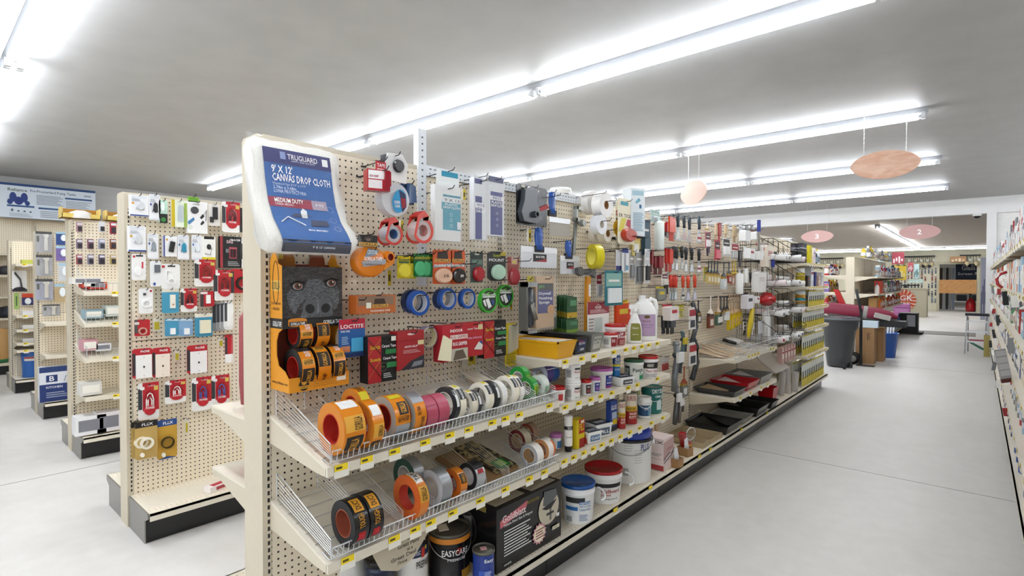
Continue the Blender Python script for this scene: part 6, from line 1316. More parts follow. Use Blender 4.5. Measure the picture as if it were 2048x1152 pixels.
for e in T3:
    k, bb, c1, c2, lab = e[:5]; X = e[5] if len(e) > 5 else -1.76; c3 = e[6] if len(e) > 6 else None
    tool(k, bb, c1, c2, lab.replace('left-hand of', 'nearest of').replace('cluster-like sheaf', 'sheaf'), X, c3)
# red caulking funnel, yellow edger brush, blue handled poles
Yc, zb, w, h = fit((1512, 576, 1545, 611), -1.62); w = h * 1.0
t = thing('funnel', 'big glossy red funnel-shaped pourer beside the grey pole', 'funnel', (-1.62, Yc, zb), (0, 0, FX)); m = MB()
m.lathe([(w * .5, 0), (w * .46, .012), (w * .3, h * .5), (w * .26, h), (.0, h)], 'd01c22:g', n=20); m.lathe([(0, h * .6), (w * .2, h * .5), (w * .44, .006), (w * .5, 0)], '8a1014', n=20)
m.v = [(z - h * .4, y, -x * .8 + w * .35) for x, y, z in m.v]; m.v = [(-x, y, z) for x, y, z in m.v]; m.build('cone', t); HOOKS['m'].append((Yc, zb + h, -1.6))
Yc, zb, w, h = fit((1492, 624, 1509, 644), -1.64)
t = thing('edging_brush', 'yellow oval headed brush with a thin black stem', 'brush', (-1.64, Yc, zb), (0, .5, FX)); m = MB(); m.lathe([(0, -.01), (w * .5, 0), (w * .5, .012), (0, .022)], 'e8cc1c:g', n=16, sy=.5); m.v = [(y, -z, x * 1.3) for x, y, z in m.v]; m.build('head', t); m = MB(); m.tube([(0, 0, 0), (.03, 0, -.13)], .005, '1c1c1e:g', 6); m.build('stem', t)
for px, y0, y1, yb, X, lab in ((1517, 440, 463, 520, -1.62, 'extension pole with a blue foam grip rising above the roller bags'), (1546, 511, 534, 700, -1.56, 'tall grey extension pole with a deep blue grip by the wire baskets')):
    Y = atX(px, 558, X)[0]; p = depth(X, Y); z = lambda y: CH - (y - 558) * p / F
    t = thing('extension_pole', lab, 'pole', (X, Y, z(yb)), (0, 0, FX)); m = MB(); m.cyl(0, 0, 0, z(y1) - z(yb), .011, '9a958c:k'); m.build('pole', t); m = MB(); m.cyl(0, 0, z(y1) - z(yb), z(y0) - z(yb), .017, '2a3a9c'); m.build('grip', t)
    if yb == 520: HOOKS['m'].append((Y, z(460), X + .03))
# hatchet, sponge pack, hand sander, green cloths, wall patch card
Yc, zb, w, h = fit((1152, 534, 1187, 668), -1.77)
t = thing('hammer', 'drywall hammer with an orange varnished handle and grey head', 'hammer', (-1.77, Yc, zb), (0, 0, FX))
m = MB(); m.prism([(w * -.02, 0), (w * .25, 0), (w * .2, h * .5), (w * .26, h * .86), (w * .04, h * .86), (0, h * .5)], -.012, .006, 'e0982c:g'); m.build('handle', t)
m = MB(); m.prism([(-w * .5, h * .9), (-w * .5, h * .98), (-w * .28, h * 1.0), (-w * .22, h * .96), (w * .3, h * .98), (w * .5, h * .98), (w * .5, h * .84), (w * .3, h * .88), (-w * .2, h * .88), (-w * .3, h * .86)], -.016, .01, '6c6c6a:k'); m.build('head', t)
m = MB(); m.box(w * .12, w * .24, -.0128, -.012, h * .56, h * .74, 'e8e4dc'); m.build('sticker', t); HOOKS['m'].append((Yc - .03, zb + h * .9, -1.72))
sm('drywall finishing sponge in a clear pack with a navy label', (1072, 552, 1108, 655), -1.72, 'dcb88e', [('r', 'printed_label', '262c86', .08, .28, .95, .72), ('r', 'printed_label', '17181c', .08, .72, .95, .86), ('t', '6ac84a', 'pro', .16, .75, .45, .82), ('t', 'ffffff', 'Drywall', .14, .62, .8, .69), ('t', 'ffffff', 'Finishing', .14, .53, .88, .6), ('t', 'ffffff', 'Sponge', .14, .45, .72, .52), ('e', 'picture', 'd8a878', .8, .34, .2, .1), ('r', 'film', 'ffffff:c', -.1, -.04, 1.1, 1.12, .004)], th=.04, base='sponge', name='sponge_pack', cat='sponge')
y_, z_ = atX(1056, 615, -1.72)
t = thing('hand_sander', 'upright hand sander with a dark grey round pad and steel frame', 'sander', (-1.72, y_, z_), (0, 0, FX))
m = MB(); m.lathe([(0, -.015), (.1, -.015), (.105, -.005), (.1, .01), (0, .01)], '4c525a:g', n=28); m.v = [(x * .35 + .01, z, y * 1.0) for x, y, z in m.v]; m.build('pad', t)
m = MB(); m.box(-.05, -.035, -.03, .02, -.13, .13, '8a8884:k'); m.box(-.05, .04, -.03, .01, .105, .13, 'b9bbbd:k'); m.box(-.05, .04, -.03, .01, -.13, -.115, 'b9bbbd:k'); m.build('frame', t)
m = MB(); m.tube([(-.02, -.04, .02), (.0, -.05, -.06)], .013, '8f8b84:k', 8); m.build('grip', t); m = MB(); m.box(-.02, .03, -.012, -.01, .12, .16, 'c8b83a'); m.build('header_card', t); HOOKS['m'].append((y_, z_ + .14, -1.70))
for r_, (yy0, yy1) in enumerate(((590, 634), (634, 662))):
    for i in range(6 if r_ else 5):
        x0 = 1114 + i * 5 - r_ * 6; sm('green and yellow folded abrasive sheet, %s from the board in the %s hanging set' % (('nearest', 'second', 'third', 'fourth', 'fifth', 'sixth')[i], 'lower' if r_ else 'upper'), (x0, yy0 + i, x0 + 20 + r_ * 3, yy1 + i), -1.81 + i * .018, ('2c5a34', '3c6e44')[i % 2], [('r', 'print', 'd8b02c' if not r_ else '8ab03a', 0, .05, 1, .3), ('r', 'print', '5a9a6a', .3, .6, .9, .85)], hook=(i == 2), group='green abrasive sheets', name='abrasive_sheet', cat='sandpaper')
sm('white wall patch card with a dark red top and an oval emblem', (1175, 603, 1218, 680), -1.74, 'ece8e4', [('r', 'header', '9a2430', 0, .68, 1, 1), ('o', 'emblem', 'f0e8e8', .48, .85, .02, .018, .0004), ('t', 'ffffff', 'HYDE', .34, .82, .62, .88), ('g', 'e8c8c8', 3, .1, .7, .9, .8), ('r', 'window', 'c4cdc8', .32, .2, .66, .58), ('g', 'a8a4a0', 6, .05, .1, .28, .6)], base='card')
# wood strips leaning in the third bay, wire tray with sticks, roller trays
for i in range(9):
    Y = 3.32 + i * .038; t = thing('wood_strip', 'bare wooden strip leaning against the board behind the boxed filler, %s one' % ('first', 'second', 'third', 'fourth', 'fifth', 'sixth', 'seventh', 'eighth', 'ninth')[i], 'wood', (-1.80 + (i % 3) * .02, Y, SD + .001), (0, -.06 + .02 * (i % 2), 0), 'leaning wooden strips')
    m = MB(); m.box(-.008, .008, 0, .028, 0, .34 + .13 * ((i * 5) % 4) / 3, 'palewood' if i % 3 else 'a8b07a'); m.build('strip', t)
t = thing('wire_tray', 'deep silver wire tray full of sticks on the upper shelf of the far bay', 'wire basket', (-1.5, 4.50, .786), (0, 0, FX)); m = MB(); L = 1.2
for i in range(32):
    x = L * i / 31; m.tube([(x, .0, .0), (x, -.02, .09)], .0016, 'd0d2d4:k', 4); m.tube([(x, .36, .0), (x, .36, .09)], .0014, 'd0d2d4:k', 4)
for z, y in ((.09, -.02), (.05, -.012), (.003, 0)): m.tube([(0, y, z), (L, y, z)], .0025, 'd0d2d4:k', 5); m.tube([(0, .36, z), (L, .36, z)], .002, 'd0d2d4:k', 5)
o = m.build('fence', t); o['kind'] = 'stuff'; 
for x in (0, .28, .56, .84, L):
    m = MB(); [m.tube([(x, -.02, .09 - k * .02), (x, .36, .09 - k * .02)], .0016, 'd0d2d4:k', 4) for k in range(5)]; m.build('divider', t)
for i in range(14):
    t = thing('stir_stick', 'pale wooden paint stirrer, %s of the %s bundle in the silver wire tray' % (ORD[i % 7], ('nearer', 'further')[i // 7]), 'stir stick', (-1.70 + rnd.uniform(-.05, .05), 4.56 + .035 * (i % 7) + (.2 if i > 6 else 0), .80 + .016 * (i // 7) + .001 * i), (0, .16 + rnd.uniform(-.03, .12), rnd.uniform(-.1, .1)), 'wooden paint stirrers'); m = MB(); m.box(-.15, .15, -.014, .014, 0, .004, 'palewood'); m.build('stick', t)
for i, c in enumerate(('1c1c1e:g', 'e8e4e0:g', 'd8d0c8:g')):
    t = thing('small_roller', ('black handled', 'white sleeved', 'cream sleeved')[i] + ' small roller lying on the sticks in the wire tray', 'paint roller', (-1.68, 5.02 + i * .09, .84), (0, .1, .3)); m = MB(); m.tube([(-.1, 0, .04), (.02, 0, .02)], .016, c, 8); m.build('grip', t); m = MB(); m.tube([(.02, 0, .02), (.14, 0, 0)], .006, 'd8d8d8:k', 6); m.build('stem', t)
def rtray(label, X0, Y0, z, w, d, h, c, ins=None):
    t = thing('roller_tray', label, 'roller tray', (X0, Y0, z), (0, 0, 0)); m = MB(); trough(m, 0, d, w, h, c, .03, .004); m.build('tray', t)
    m = MB(); m.hexa([(.03, .03, .004), (d * .6, .03, .004), (d * .6, w - .03, .004), (.03, w - .03, .004)], [(.03, .03, h * .8), (d * .6, .03, .006), (d * .6, w - .03, .006), (.03, w - .03, h * .8)], c if not ins else ins); m.build('ramp', t); return t
rtray('dark grey roller tray kit with a bagged roller on the lower far shelf', -1.86, 4.53, .462, .30, .36, .05, '3c3c3e:g', 'c9ab84')
rtray('red roller tray under pink wrapped paper, stacked on the lower far shelf', -1.84, 4.86, .462, .34, .34, .07, 'c01c28:g', 'd8c8c4')
rtray('grey roller tray in clear wrap at the end of the lower far shelf', -1.84, 5.24, .462, .38, .34, .075, '8a8884:g', 'c8c4c0')
rtray('wide glossy black roller tray on the bottom deck', -1.86, 4.36, SD + .001, .36, .36, .07, '18181a:g')
rtray('silver foil roller tray liner on the bottom deck', -1.84, 4.78, SD + .001, .28, .33, .05, 'b9b9b4:k')
rtray('deep black roller tray on the bottom deck past the foil one', -1.86, 5.12, SD + .001, .34, .37, .08, '141416:g')
rtray('black plastic tray at the end of the row of trays', -1.84, 5.54, SD + .001, .22, .36, .07, '1c1c1e:g')
for i in range(3):
    t = thing('card_box', 'shallow open brown box of small tools on the deck before the black trays, %s' % ('nearest', 'middle', 'furthest')[i], 'box', (-1.86, 3.92 + i * .14, SD + .001)); m = MB(); trough(m, 0, .33, .12, .035, 'c8b490:n', .0, .003); m.build('box', t)
t = thing('bucket', 'small red square pail on the deck under the lower far shelf', 'bucket', (-1.62, 5.78, SD + .001)); m = MB(); trough(m, -.08, .08, .18, .16, 'c81820:g', .02, .004); m.build('pail', t)
# ================================================================ wire bins and the yellow wall of packs
BL = '1c1c1e:k'
def wbin(label, z, Y0, w=.58, d=.32, hb=.26, hf=.12):
    t = thing('wire_bin', label, 'wire basket', (-1.86, Y0, z), (0, 0, 0), 'black wire bins'); m = MB(); n = 9
    for i in range(n + 1):
        y = w * i / n; m.tube([(0, y, hb), (0, y, 0), (d, y, 0), (d + .05, y, hf)], .0022, BL, 4)
    for a in ((0, hb), (d * .5, 0), (d, 0), (d + .05, hf), (d + .025, hf * .5), (0, hb * .5)): m.tube([(a[0], 0, a[1]), (a[0], w, a[1])], .0026, BL, 4)
    for y in (0, w):
        m.tube([(0, y, hb), (d * .5, y, hb), (d + .05, y, hf)], .003, BL, 4)
        for k in range(1, 6): m.tube([(d * k / 6, y, 0), (d * k / 6, y, hb if k < 4 else hb - (hb - hf) * (k - 3) / 3)], .0018, BL, 4)
        m.tube([(0, y, .07), (d + .03, y, .07)], .0018, BL, 4)
    o = m.build('wires', t); o['kind'] = 'stuff'; return t
NM = ('topmost', 'second', 'third', 'lowest')
bin_rolls = []
for k, z in enumerate((1.64, 1.37, 1.08, .80)):
    for j in range(2):
        wbin('black wire bin of white roller covers, %s level, %s of the two' % (NM[k], ('nearer', 'further')[j]), z, 5.73 + j * .6)
        for i in range(7):
            bin_rolls.append((-1.83 + .1 * (i % 3) + .05, 5.80 + j * .6 + (i // 3) * .17, z + .035 + (.055 if i == 6 else 0)))
def mini_roll(c, c2):
    t = thing('roller_cover', 'white roller cover with a grey core end in a black wire bin', 'paint roller', (0, 0, 0), (0, 0, 0), 'roller covers in the wire bins')
    m = MB(); m.tube([(-.0, 0, 0), (.14, 0, 0)], .03, c, 10); m.build('nap', t); m = MB(); m.tube([(.1395, 0, 0), (.143, 0, 0)], .017, c2, 8); m.build('core', t); return t
A0 = mini_roll('efeeec', '8a8c90'); B0 = mini_roll('f0e4e4', 'b03a48')
B0['label'] = 'white roller cover with a red core end in a black wire bin'; B0['group'] = 'red cored roller covers in the wire bins'
for i, p in enumerate(bin_rolls):
    s = A0 if i % 4 else B0
    if i in (0, 1): q = (B0, A0)[i]; q.location = p
    else: q = copytree(s, p, (0, rnd.uniform(-.1, .1), rnd.uniform(-.4, .4)))
    q['label'] = 'white roller cover with a %s core end, %s in the %s %s wire bin' % (('grey', 'red')[i % 4 == 0], ORD[i % 7], ('nearer', 'further')[i // 7 % 2], NM[i // 14])
# shelf 6: upper goods
def simple(kind, c1, c2, c3='f2efe8', w=.07, d=.06, h=.2):
    """small pack seen from afar, front to -y: one mesh"""
    m = MB()
    if kind == 'box': m.box(-w / 2, w / 2, 0, d, 0, h, c1); m.box(-w * .4, w * .4, -.001, 0, h * .3, h * .8, c3); m.box(-w * .4, w * .4, -.002, -.001, h * .62, h * .74, c2)
    elif kind == 'yellow':
        m.box(-w / 2, w / 2, -.004, .0, 0, h, 'e8ebe4'); m.prism([(-w / 2, 0), (w / 2, 0), (w / 2, h * .46), (-w / 2, h * .36)], -.006, -.004, c1); m.box(-w * .06, w * .06, -.012, -.006, h * .32, h * .66, c2); m.box(-w / 2, w / 2, -.006, -.004, h * .94, h, c1)
    elif kind == 'can': m.lathe([(0, 0), (w / 2, 0), (w / 2, 0), (w / 2, h * .94), (w * .46, h), (0, h)], c1, cy=w / 2, n=12); m.lathe([(w / 2 + .001, h * .2), (w / 2 + .001, h * .75)], c3, cy=w / 2, n=12); m.lathe([(w / 2 + .002, h * .4), (w / 2 + .002, h * .55)], c2, cy=w / 2, n=12)
    elif kind == 'bottle': m.lathe([(0, 0), (w / 2, 0), (w / 2, 0), (w / 2, h * .6), (w * .4, h * .74), (w * .18, h * .82), (w * .18, h * .86)], c1, cy=w / 2, n=12); m.lathe([(w * .2, h * .86), (w * .2, h), (0, h)], c2, cy=w / 2, n=10); m.lathe([(w / 2 + .001, h * .12), (w / 2 + .001, h * .5)], c3, cy=w / 2, n=12)
    elif kind == 'jug':
        m.lathe([(0, 0), (w / 2, 0), (w / 2, 0), (w / 2, h * .65), (w * .3, h * .85), (w * .15, h * .88), (w * .15, h * .9)], c1, cy=w * .35, n=12, sy=.7); m.tube([(w * .1, w * .35, h * .85), (w * .4, w * .35, h * .9), (w * .5, w * .35, h * .62)], w * .08, c1, 6); m.lathe([(w * .18, h * .88), (w * .18, h), (0, h)], c2, cy=w * .35, n=10); m.box(-w * .32, w * .32, -.001, .004, h * .15, h * .5, c3)
    elif kind == 'spray':
        m.lathe([(0, 0), (w / 2, 0), (w / 2, 0), (w / 2, h * .5), (w * .2, h * .7), (w * .2, h * .8)], c1, cy=w / 2, n=10); m.box(-w * .5, w * .3, w * .3, w * .7, h * .8, h, c2); m.lathe([(w / 2 + .001, h * .1), (w / 2 + .001, h * .45)], c3, cy=w / 2, n=10)
    return m.mesh(kind + '_pack')
_SP = {}
def put(kind, c1, c2, c3, w, d, h, loc, rz, name, label, cat, group, scale=None):
    k = (kind, c1, c2, c3, w, d, h)
    if k not in _SP: _SP[k] = simple(*k)
    o = bpy.data.objects.new(name, _SP[k]); COL.objects.link(o); o.location = loc; o.rotation_euler = (0, 0, rz)
    o['label'] = label; o['category'] = cat
    if group: o['group'] = group
    return o
ylev = ('on the lowest', 'on the fourth', 'on the third', 'on the second')
for k, (z, h, lab) in enumerate(((SD, .27, 'standing on the deck'), (.542, .24, 'on the first shelf up'), (.867, .2, 'on the second shelf up'), (1.117, .19, 'on the third shelf up'))):
    for r_ in range(2):
        for i in range(12):
            Y = 6.98 + i * .098
            if k == 3 and i < 3: continue
            put('yellow', 'e8d224', ('2c4038', '3a3a3c', '3c6a48')[i % 3], '', .085, .01, h, (-1.545 - r_ * .1, Y, z + .001), FX, 'blister_pack', 'yellow and white spray nozzle pack %s, %s in its %s row' % (lab, ORD[i], ('front', 'rear')[r_]), 'pack', 'yellow and white packs %s, %s' % (lab, 'front row' if not r_ else 'row behind'))
put('can', 'e8eef0', '2ab0c8', 'e8a82a', .11, .1, .2, (-1.54, 7.06, 1.117), FX, 'canister', 'white, orange and turquoise canister on the third yellow shelf', 'can', None)
UP = [(1.361, 'can', 'f0f0ec', 'e0c81c', 'e8d02c', .1, .22, 'white-capped yellow spray can'), (1.361, 'box', '3a2a26', 'b03030', '5a4a44', .1, .13, 'small dark brown boxed tool'), (1.361, 'box', 'c8ccd4', 'a03038', 'e8ecf0', .14, .24, 'tall pale grey boxed sprayer'), (1.361, 'box', '1c2a7c', '1c2a7c', '24348c', .08, .18, 'solid navy blue box'), (1.361, 'box', 'd8b8a8', 'c8a890', 'e8d0c0', .08, .13, 'tan pink small box'), (1.361, 'box', 'e8e6ea', 'b8b0c0', 'd0ccd8', .07, .18, 'pale lilac slim box')]
for i, (z, kd, a, b, c, w, h, lab) in enumerate(UP): put(kd, a, b, c, w, .08, h, (-1.54, 7.03 + i * .19, z), FX, 'box' if kd == 'box' else 'spray_can', lab + ' on the shelf above the yellow packs', 'box' if kd == 'box' else 'can', None)
for i in range(12): put('can', '2a2b30', 'a8a8b0', '44444c', .066, .06, .115, (-1.545 - .075 * (i % 2), 6.98 + .075 * ((i // 2) % 3) + .0, 1.642 + .12 * (i // 6)), FX, 'spray_can', 'black canister in the stacked block on the top shelf, %s in the %s layer' % (ORD[i % 6], ('lower', 'upper')[i // 6]), 'can', 'stacked black canisters, %s layer' % ('lower', 'upper')[i // 6])
put('box', 'e8d81c', 'd0c010', 'ecdc2c', .12, .1, .22, (-1.54, 7.32, 1.642), FX, 'box', 'plain bright yellow box next to the black canisters', 'box', None)
put('box', 'ece4e8', 'b0a0b8', 'e0d0dc', .11, .1, .2, (-1.54, 7.52, 1.642), FX, 'box', 'white and pink box on the top shelf beside the yellow one', 'box', None)
put('bottle', '2a3a44', '3a8a6a', '9ab0b8', .08, .08, .18, (-1.54, 7.68, 1.642), FX, 'bottle', 'dark teal bottle past the pink box', 'bottle', None)
put('bottle', 'dfe4e8', 'e0c85a', '8a98a8', .09, .08, .2, (-1.54, 7.82, 1.642), FX, 'bottle', 'white bottle with a yellow cap at the top shelf end', 'bottle', None)
# clear sheets and rolls below the wire bins
t = thing('plastic_sheet', 'stiff translucent sheets curving out under the wire bins', 'sheet', (-1.86, 5.80, .3)); m = MB(); m.prism([(0, .45), (.05, .46), (.2, .3), (.34, .2), (.33, .19), (.19, .28), (.04, .44)], 0, .5, 'd8d0c4:f', 'y'); m.v = [(x, y, z) for x, y, z in m.v]; m.build('sheet', t)
for i in range(4):
    t = thing('sheet_roll', 'clear wrapped roll of plastic standing on the deck before the yellow packs, %s' % ('nearest', 'second', 'third', 'furthest')[i], 'roll', (-1.64 + .03 * i, 6.15 + .16 * i, SD + .001), (.1, .1 * (i % 2), 0)); m = MB(); m.cyl(0, 0, 0, .22 + .05 * (i % 3), .035, 'dcd8d4:f'); m.build('film', t); m = MB(); m.cyl(0, 0, .001, .18, .018, 'c8b8a8'); m.build('core', t)
for i in range(5): put('box', 'd8b0a4', 'b83a3a', 'e8d8d0', .08, .05, .17, (-1.56, 6.2 + .12 * i, .545), FX, 'carton', 'small pink carton with a red band under the lowest wire bins, %s one' % ORD[i], 'box', 'pink cartons below the wire bins')
# ================================================================ hooks on the main board
def hooks(g, board_x, lst, gy, face=1):
    for Y, z, xe in lst[:290]:
        m = MB(); r = .0022; xl = board_x
        m.tube([(xl, 0, .0), (xe, 0, .004), (xe + .012, 0, .016)], r, '3a3a3e:k', 5)
        m.box(xl, xl + .003, -.012, .012, -.003, .003, '5a5a5e:k')
        o = m.build('peg_hook', g); o.location = (-g.location.x, Y - gy, z)
extra = [(*atX(x, y, XB), XB + d) for x, y, d in ((925, 362, .16), (600, 505, .14), (680, 600, .17), (915, 372, .2), (975, 372, .2), (1060, 400, .2), (1148, 395, .22), (1195, 500, .22), (1000, 525, .2), (905, 530, .16), (1240, 535, .2), (770, 680, .12), (850, 645, .14), (1275, 600, .2), (1110, 615, .1), (1330, 640, .2), (1400, 520, .2), (1420, 600, .2))]
hooks(G1, XB, HOOKS['m'] + extra, GY1)
for bb, X in (((548, 485, 566, 518), XB + .012), ((675, 612, 684, 645), XB + .012), ((770, 540, 782, 572), XB + .01), ((798, 440, 806, 470), -1.74), ((922, 378, 931, 400), -1.75), ((1053, 458, 1062, 484), -1.78), ((924, 700, 950, 732), XB + .02), ((1016, 600, 1024, 620), XB + .02)):
    Yc, zb, w, h = fit(bb, X); t = thing('price_label', 'small yellow and white price label hanging at pixel-free spot', 'label', (X, Yc, zb), (0, 0, FX))
    pk = Pack(w, h, .001); pk.mb('card').box(-w / 2, w / 2, -.001, 0, 0, h, 'efe9dc'); run(pk, [('r', 'band', 'e6cb1f', .45, .02, .98, .98), ('r', 'price', '5a5010', .55, .3, .85, .7)]); finish(pk, t)
for t, l in zip([o for o in COL.objects if o.name.startswith('price_label')], ('under the canvas drop cloth', 'beside the gorilla picture', 'under the big orange tape', 'by the red teardrop dispenser', 'beside the turquoise drop cloth', 'left of the widest taping knife', 'under the rug gripper box', 'by the green ringed tapes')): t['label'] = 'small yellow and white price label ' + l
# ================================================================ near aisle: packs on the second gondola
XN = -3.80 + .074
RD = 'c81e2c'
def npk(bb, c, els, label, X=-3.66, th=.004):
    return pack('blister_pack', label, 'pack', bb, X, c, els, th=th, board='n', cham=.1)
def cable(c, cord, lab, bb): return npk(bb, 'f0eeec', [('r', 'print', RD, .22, .25, 1, 1), ('r', 'side_print', '3a3a3e', 0, .3, .2, .85), ('e', 'blister', 'a81a26:g', .55, .5, .3, .3, .004), ('k', 'cord', cord, [(.38, .35), (.38, .55), (.45, .68), (.55, .72), (.65, .68), (.72, .55), (.72, .35)], .0034), ('k', 'cord', cord, [(.46, .35), (.46, .52), (.55, .62), (.64, .52), (.64, .35)], .0034), ('e', 'badge', RD, .55, .27, .28, .14, .006), ('t', 'ffffff', 'POWER', .35, .3, .75, .36, .01), ('r', 'price_dot', 'e8c860', .75, .78, .95, .9), ('t', 'f0d0d0', 'CABLE', .45, .89, .8, .93), ('r', 'logo', 'f4f0f0', .1, .82, .3, .9)], lab)
WH = 'eeeff2'
def white(lab, bb, obj='3a3c42', strip='2a4a9c', icon=None, th=.004):
    return npk(bb, WH, [('r', 'strip', strip, 0, 0, 1, .06), ('r', 'header', 'dfe3ea', .1, .84, .9, .96), ('e', 'product', obj + ':g', .55, .48, .2, .2, .012), ('k', 'cord', obj, [(.3, .3), (.45, .6), (.7, .62), (.75, .3)], .0022), ('g', 'a8b0c0', 3, .1, .68, .6, .82), ('e', 'icon', icon or 'e8b84a', .15, .6, .07, .05)], lab, th=th)
white('white boxed cable pack with a blue foot, first in the top row', (260, 390, 297, 432), 'd0d4d8', icon='e8a83a', th=.03)
white('pack of black cable with a blue hanger, top row', (298, 389, 321, 440), '1c1c20', 'd8dce8', '2a4a9c')
npk((318, 400, 335, 446), 'bfe0d0', [('r', 'foot', '161a18', .1, 0, 1, .4), ('e', 'print', '3a8a3a', .5, .15, .3, .1), ('e', 'product', 'e8f4f0:g', .4, .7, .25, .2, .01)], 'mint and black adapter pack behind the black cable')
npk((343, 400, 374, 454), 'e6eedc', [('r', 'edge', 'e0c41c', 0, 0, .22, 1), ('r', 'print', 'a8c85a', .8, 0, 1, .9), ('k', 'cord', 'b8bcc4', [(.5, .3), (.6, .6), (.5, .8)], .003), ('r', 'window', 'd0dce4:f', .4, .2, .75, .8, .008)], 'yellow edged pack with a grey cord on a green card')
npk((375, 403, 415, 467), 'f2f2f2', [('e', 'product', '2a2a2e:g', .35, .72, .2, .11, .008), ('p', 'print', '202024', [(.6, .5), (.75, .62), (.85, .56), (.7, .45)]), ('p', 'print', '202024', [(.62, .3), (.75, .42), (.85, .36), (.7, .26)]), ('k', 'cord', '3a3a3e', [(.8, .6), (.95, .75), (.9, .4)], .0015), ('p', 'print', '4a8ac0', [(0, .35), (.3, .5), (.35, .42), (.05, .25)]), ('o', 'icon', 'b0d0a0', .14, .18, .01, .008, .0004), ('t', '6a6a6e', 'CHARGER', .25, .88, .6, .92)], 'largest white pack showing a black car charger', th=.03)
npk((360 + 16, 394, 398, 404), '8ac83a', [('r', 'print', '6aa82a', .1, .2, .9, .8)], 'bright green hanger tag on the largest white pack')
npk((417, 408, 440, 452), 'e6e2de', [('r', 'product', '1c1c20', .35, .3, .75, .85, .012), ('r', 'product', '2a2a2e', .1, .15, .4, .4, .01)], 'clear pack holding two black plug adapters')
cable(1, '3a2a2a', 'red cable card at the top row end', (444, 404, 480, 465))
npk((479, 416, 496, 465), '1c1c22', [('r', 'print', 'd890a8', .4, .72, 1, .9), ('r', 'product', '3a4a5a', .4, .4, .9, .68, .008)], 'black card with a pink corner beside the gondola end')
white('white boxed cable pack with a blue foot, first in the second row', (257, 452, 292, 503), 'd0d4d8', th=.03)
white('slim white pack with a grey cube plug', (295, 467, 317, 518), '9aa4b0', 'dfe3ea', '2a4a9c')
npk((327, 472, 354, 513), 'f2f3f5', [('p', 'product', '1e2024:g', [(.35, .25), (.5, .75), (.85, .7), (.7, .2)], .01), ('r', 'edge', '3a4a9c', 0, 0, .1, 1), ('e', 'icon', 'e0b040', .25, .82, .07, .06)], 'white boxed pack showing a black cylinder charger', th=.03)
white('clear pack with a turquoise plug', (355, 470, 378, 519), '2a9ac0', 'e0e4ea', '3a6aa8')
white('pale pack with a blue tab and a white plug', (383, 470, 404, 519), 'e4eaf0', 'd0d8e4', '2a5ab0')
npk((404, 473, 431, 519), 'f4f4f0', [('r', 'foot', 'e8d81c', 0, 0, 1, .1), ('r', 'header', '1c1c1e', .15, .88, .9, 1), ('e', 'product', '2c2c30:g', .5, .55, .16, .12, .008), ('k', 'cord', '4a4a4e', [(.2, .25), (.6, .2), (.7, .5)], .0018)], 'white pack with a black hanger and yellow foot')
npk((440, 473, 483, 536), '17161a', [('r', 'print', 'c8586a', .42, .3, .78, .66), ('r', 'product', '3a1c22', .48, .34, .58, .6, .01), ('r', 'product', '3a1c22', .64, .34, .72, .6, .01), ('t', 'f0d0d8', 'SURGE', .3, .78, .6, .88), ('t', 'ffffff', 'TRACER', .45, .86, .95, .92), ('g', 'b8b8bc', 3, .35, .06, .9, .22), ('r', 'edge', 'a8323c', 0, 0, .12, 1), ('r', 'product', '7a7c80', .25, .48, .38, .6, .006)], 'large black wall outlet pack with a pinkish picture', th=.03)
cable(1, '4a2a2a', 'red card partly behind the near gondola post', (481, 477, 500, 536))
npk((263, 508, 292, 560), 'f0efee', [('r', 'print', 'd0384a', .7, .45, .82, .7), ('e', 'product', 'f4f4f4:g', .45, .35, .25, .2, .015), ('r', 'header', '2a2a2c', .3, .9, .8, .96), ('r', 'logo', RD, .1, .86, .25, .94)], 'white pack with a coiled white cord and red accent')
npk((300, 522, 322, 573), 'eef0f2', [('r', 'product', '6a7078', .4, .55, .9, .85, .01), ('e', 'icon', '2a5aa8', .4, .1, .12, .06)], 'white pack with two grey squares')
npk((322, 528, 360, 577), 'efefee', [('o', 'product', 'f6f6f6:g', .5, .3, .022, .012, .015), ('k', 'cord', 'fafafa', [(.3, .3), (.35, .7), (.6, .7), (.65, .3)], .002), ('r', 'header', '3a3a3c', .35, .88, .75, .94), ('r', 'logo', RD, .05, .84, .2, .94)], 'wide white pack with a looped white cord')
cable(1, '8a2418', 'red cable card hanging at a slant in the third row', (389, 519, 431, 573))
cable(1, '5a1c14', 'pinkish red cable card in the fourth row', (427, 540, 467, 601))
npk((462, 538, 500, 586), RD, [('o', 'cord', '1c1418:g', .6, .4, .045, .03, .015), ('r', 'label', 'e03040', .3, .1, 1, .3), ('r', 'edge', '3a3a3e', 0, 0, .15, .9), ('t', 'ffffff', 'CABLE', .4, .14, .9, .26)], 'red card with a big coil of black cable')
npk((278, 577, 306, 627), 'f0f0f0', [('o', 'product', 'f8f8f8:g', .5, .4, .024, .015, .014), ('r', 'print', '3a3c44', .3, .72, .5, .82), ('e', 'print', RD, .85, .9, .08, .05)], 'white pack with a round white coil, fourth row')
npk((324, 577, 358, 626), '4aa8cc', [('r', 'product', 'f2eee0:g', .45, .2, .75, .75, .015), ('r', 'header', 'e0ddd0', 0, .85, 1, 1), ('e', 'product', 'c86a5a', .6, .35, .05, .03, .02)], 'turquoise card with an ivory extension outlet')
cable(1, '2a1418', 'red and white card with a short black cord', (361, 577, 394, 624))
npk((401, 582, 429, 613), RD, [('r', 'product', 'f4f4f2:g', .38, .2, .68, .75, .01), ('r', 'side_print', '3a3a3e', 0, 0, .22, 1), ('r', 'header', 'f0e0e0', 0, .8, .5, .95)], 'small red card with a white jack')
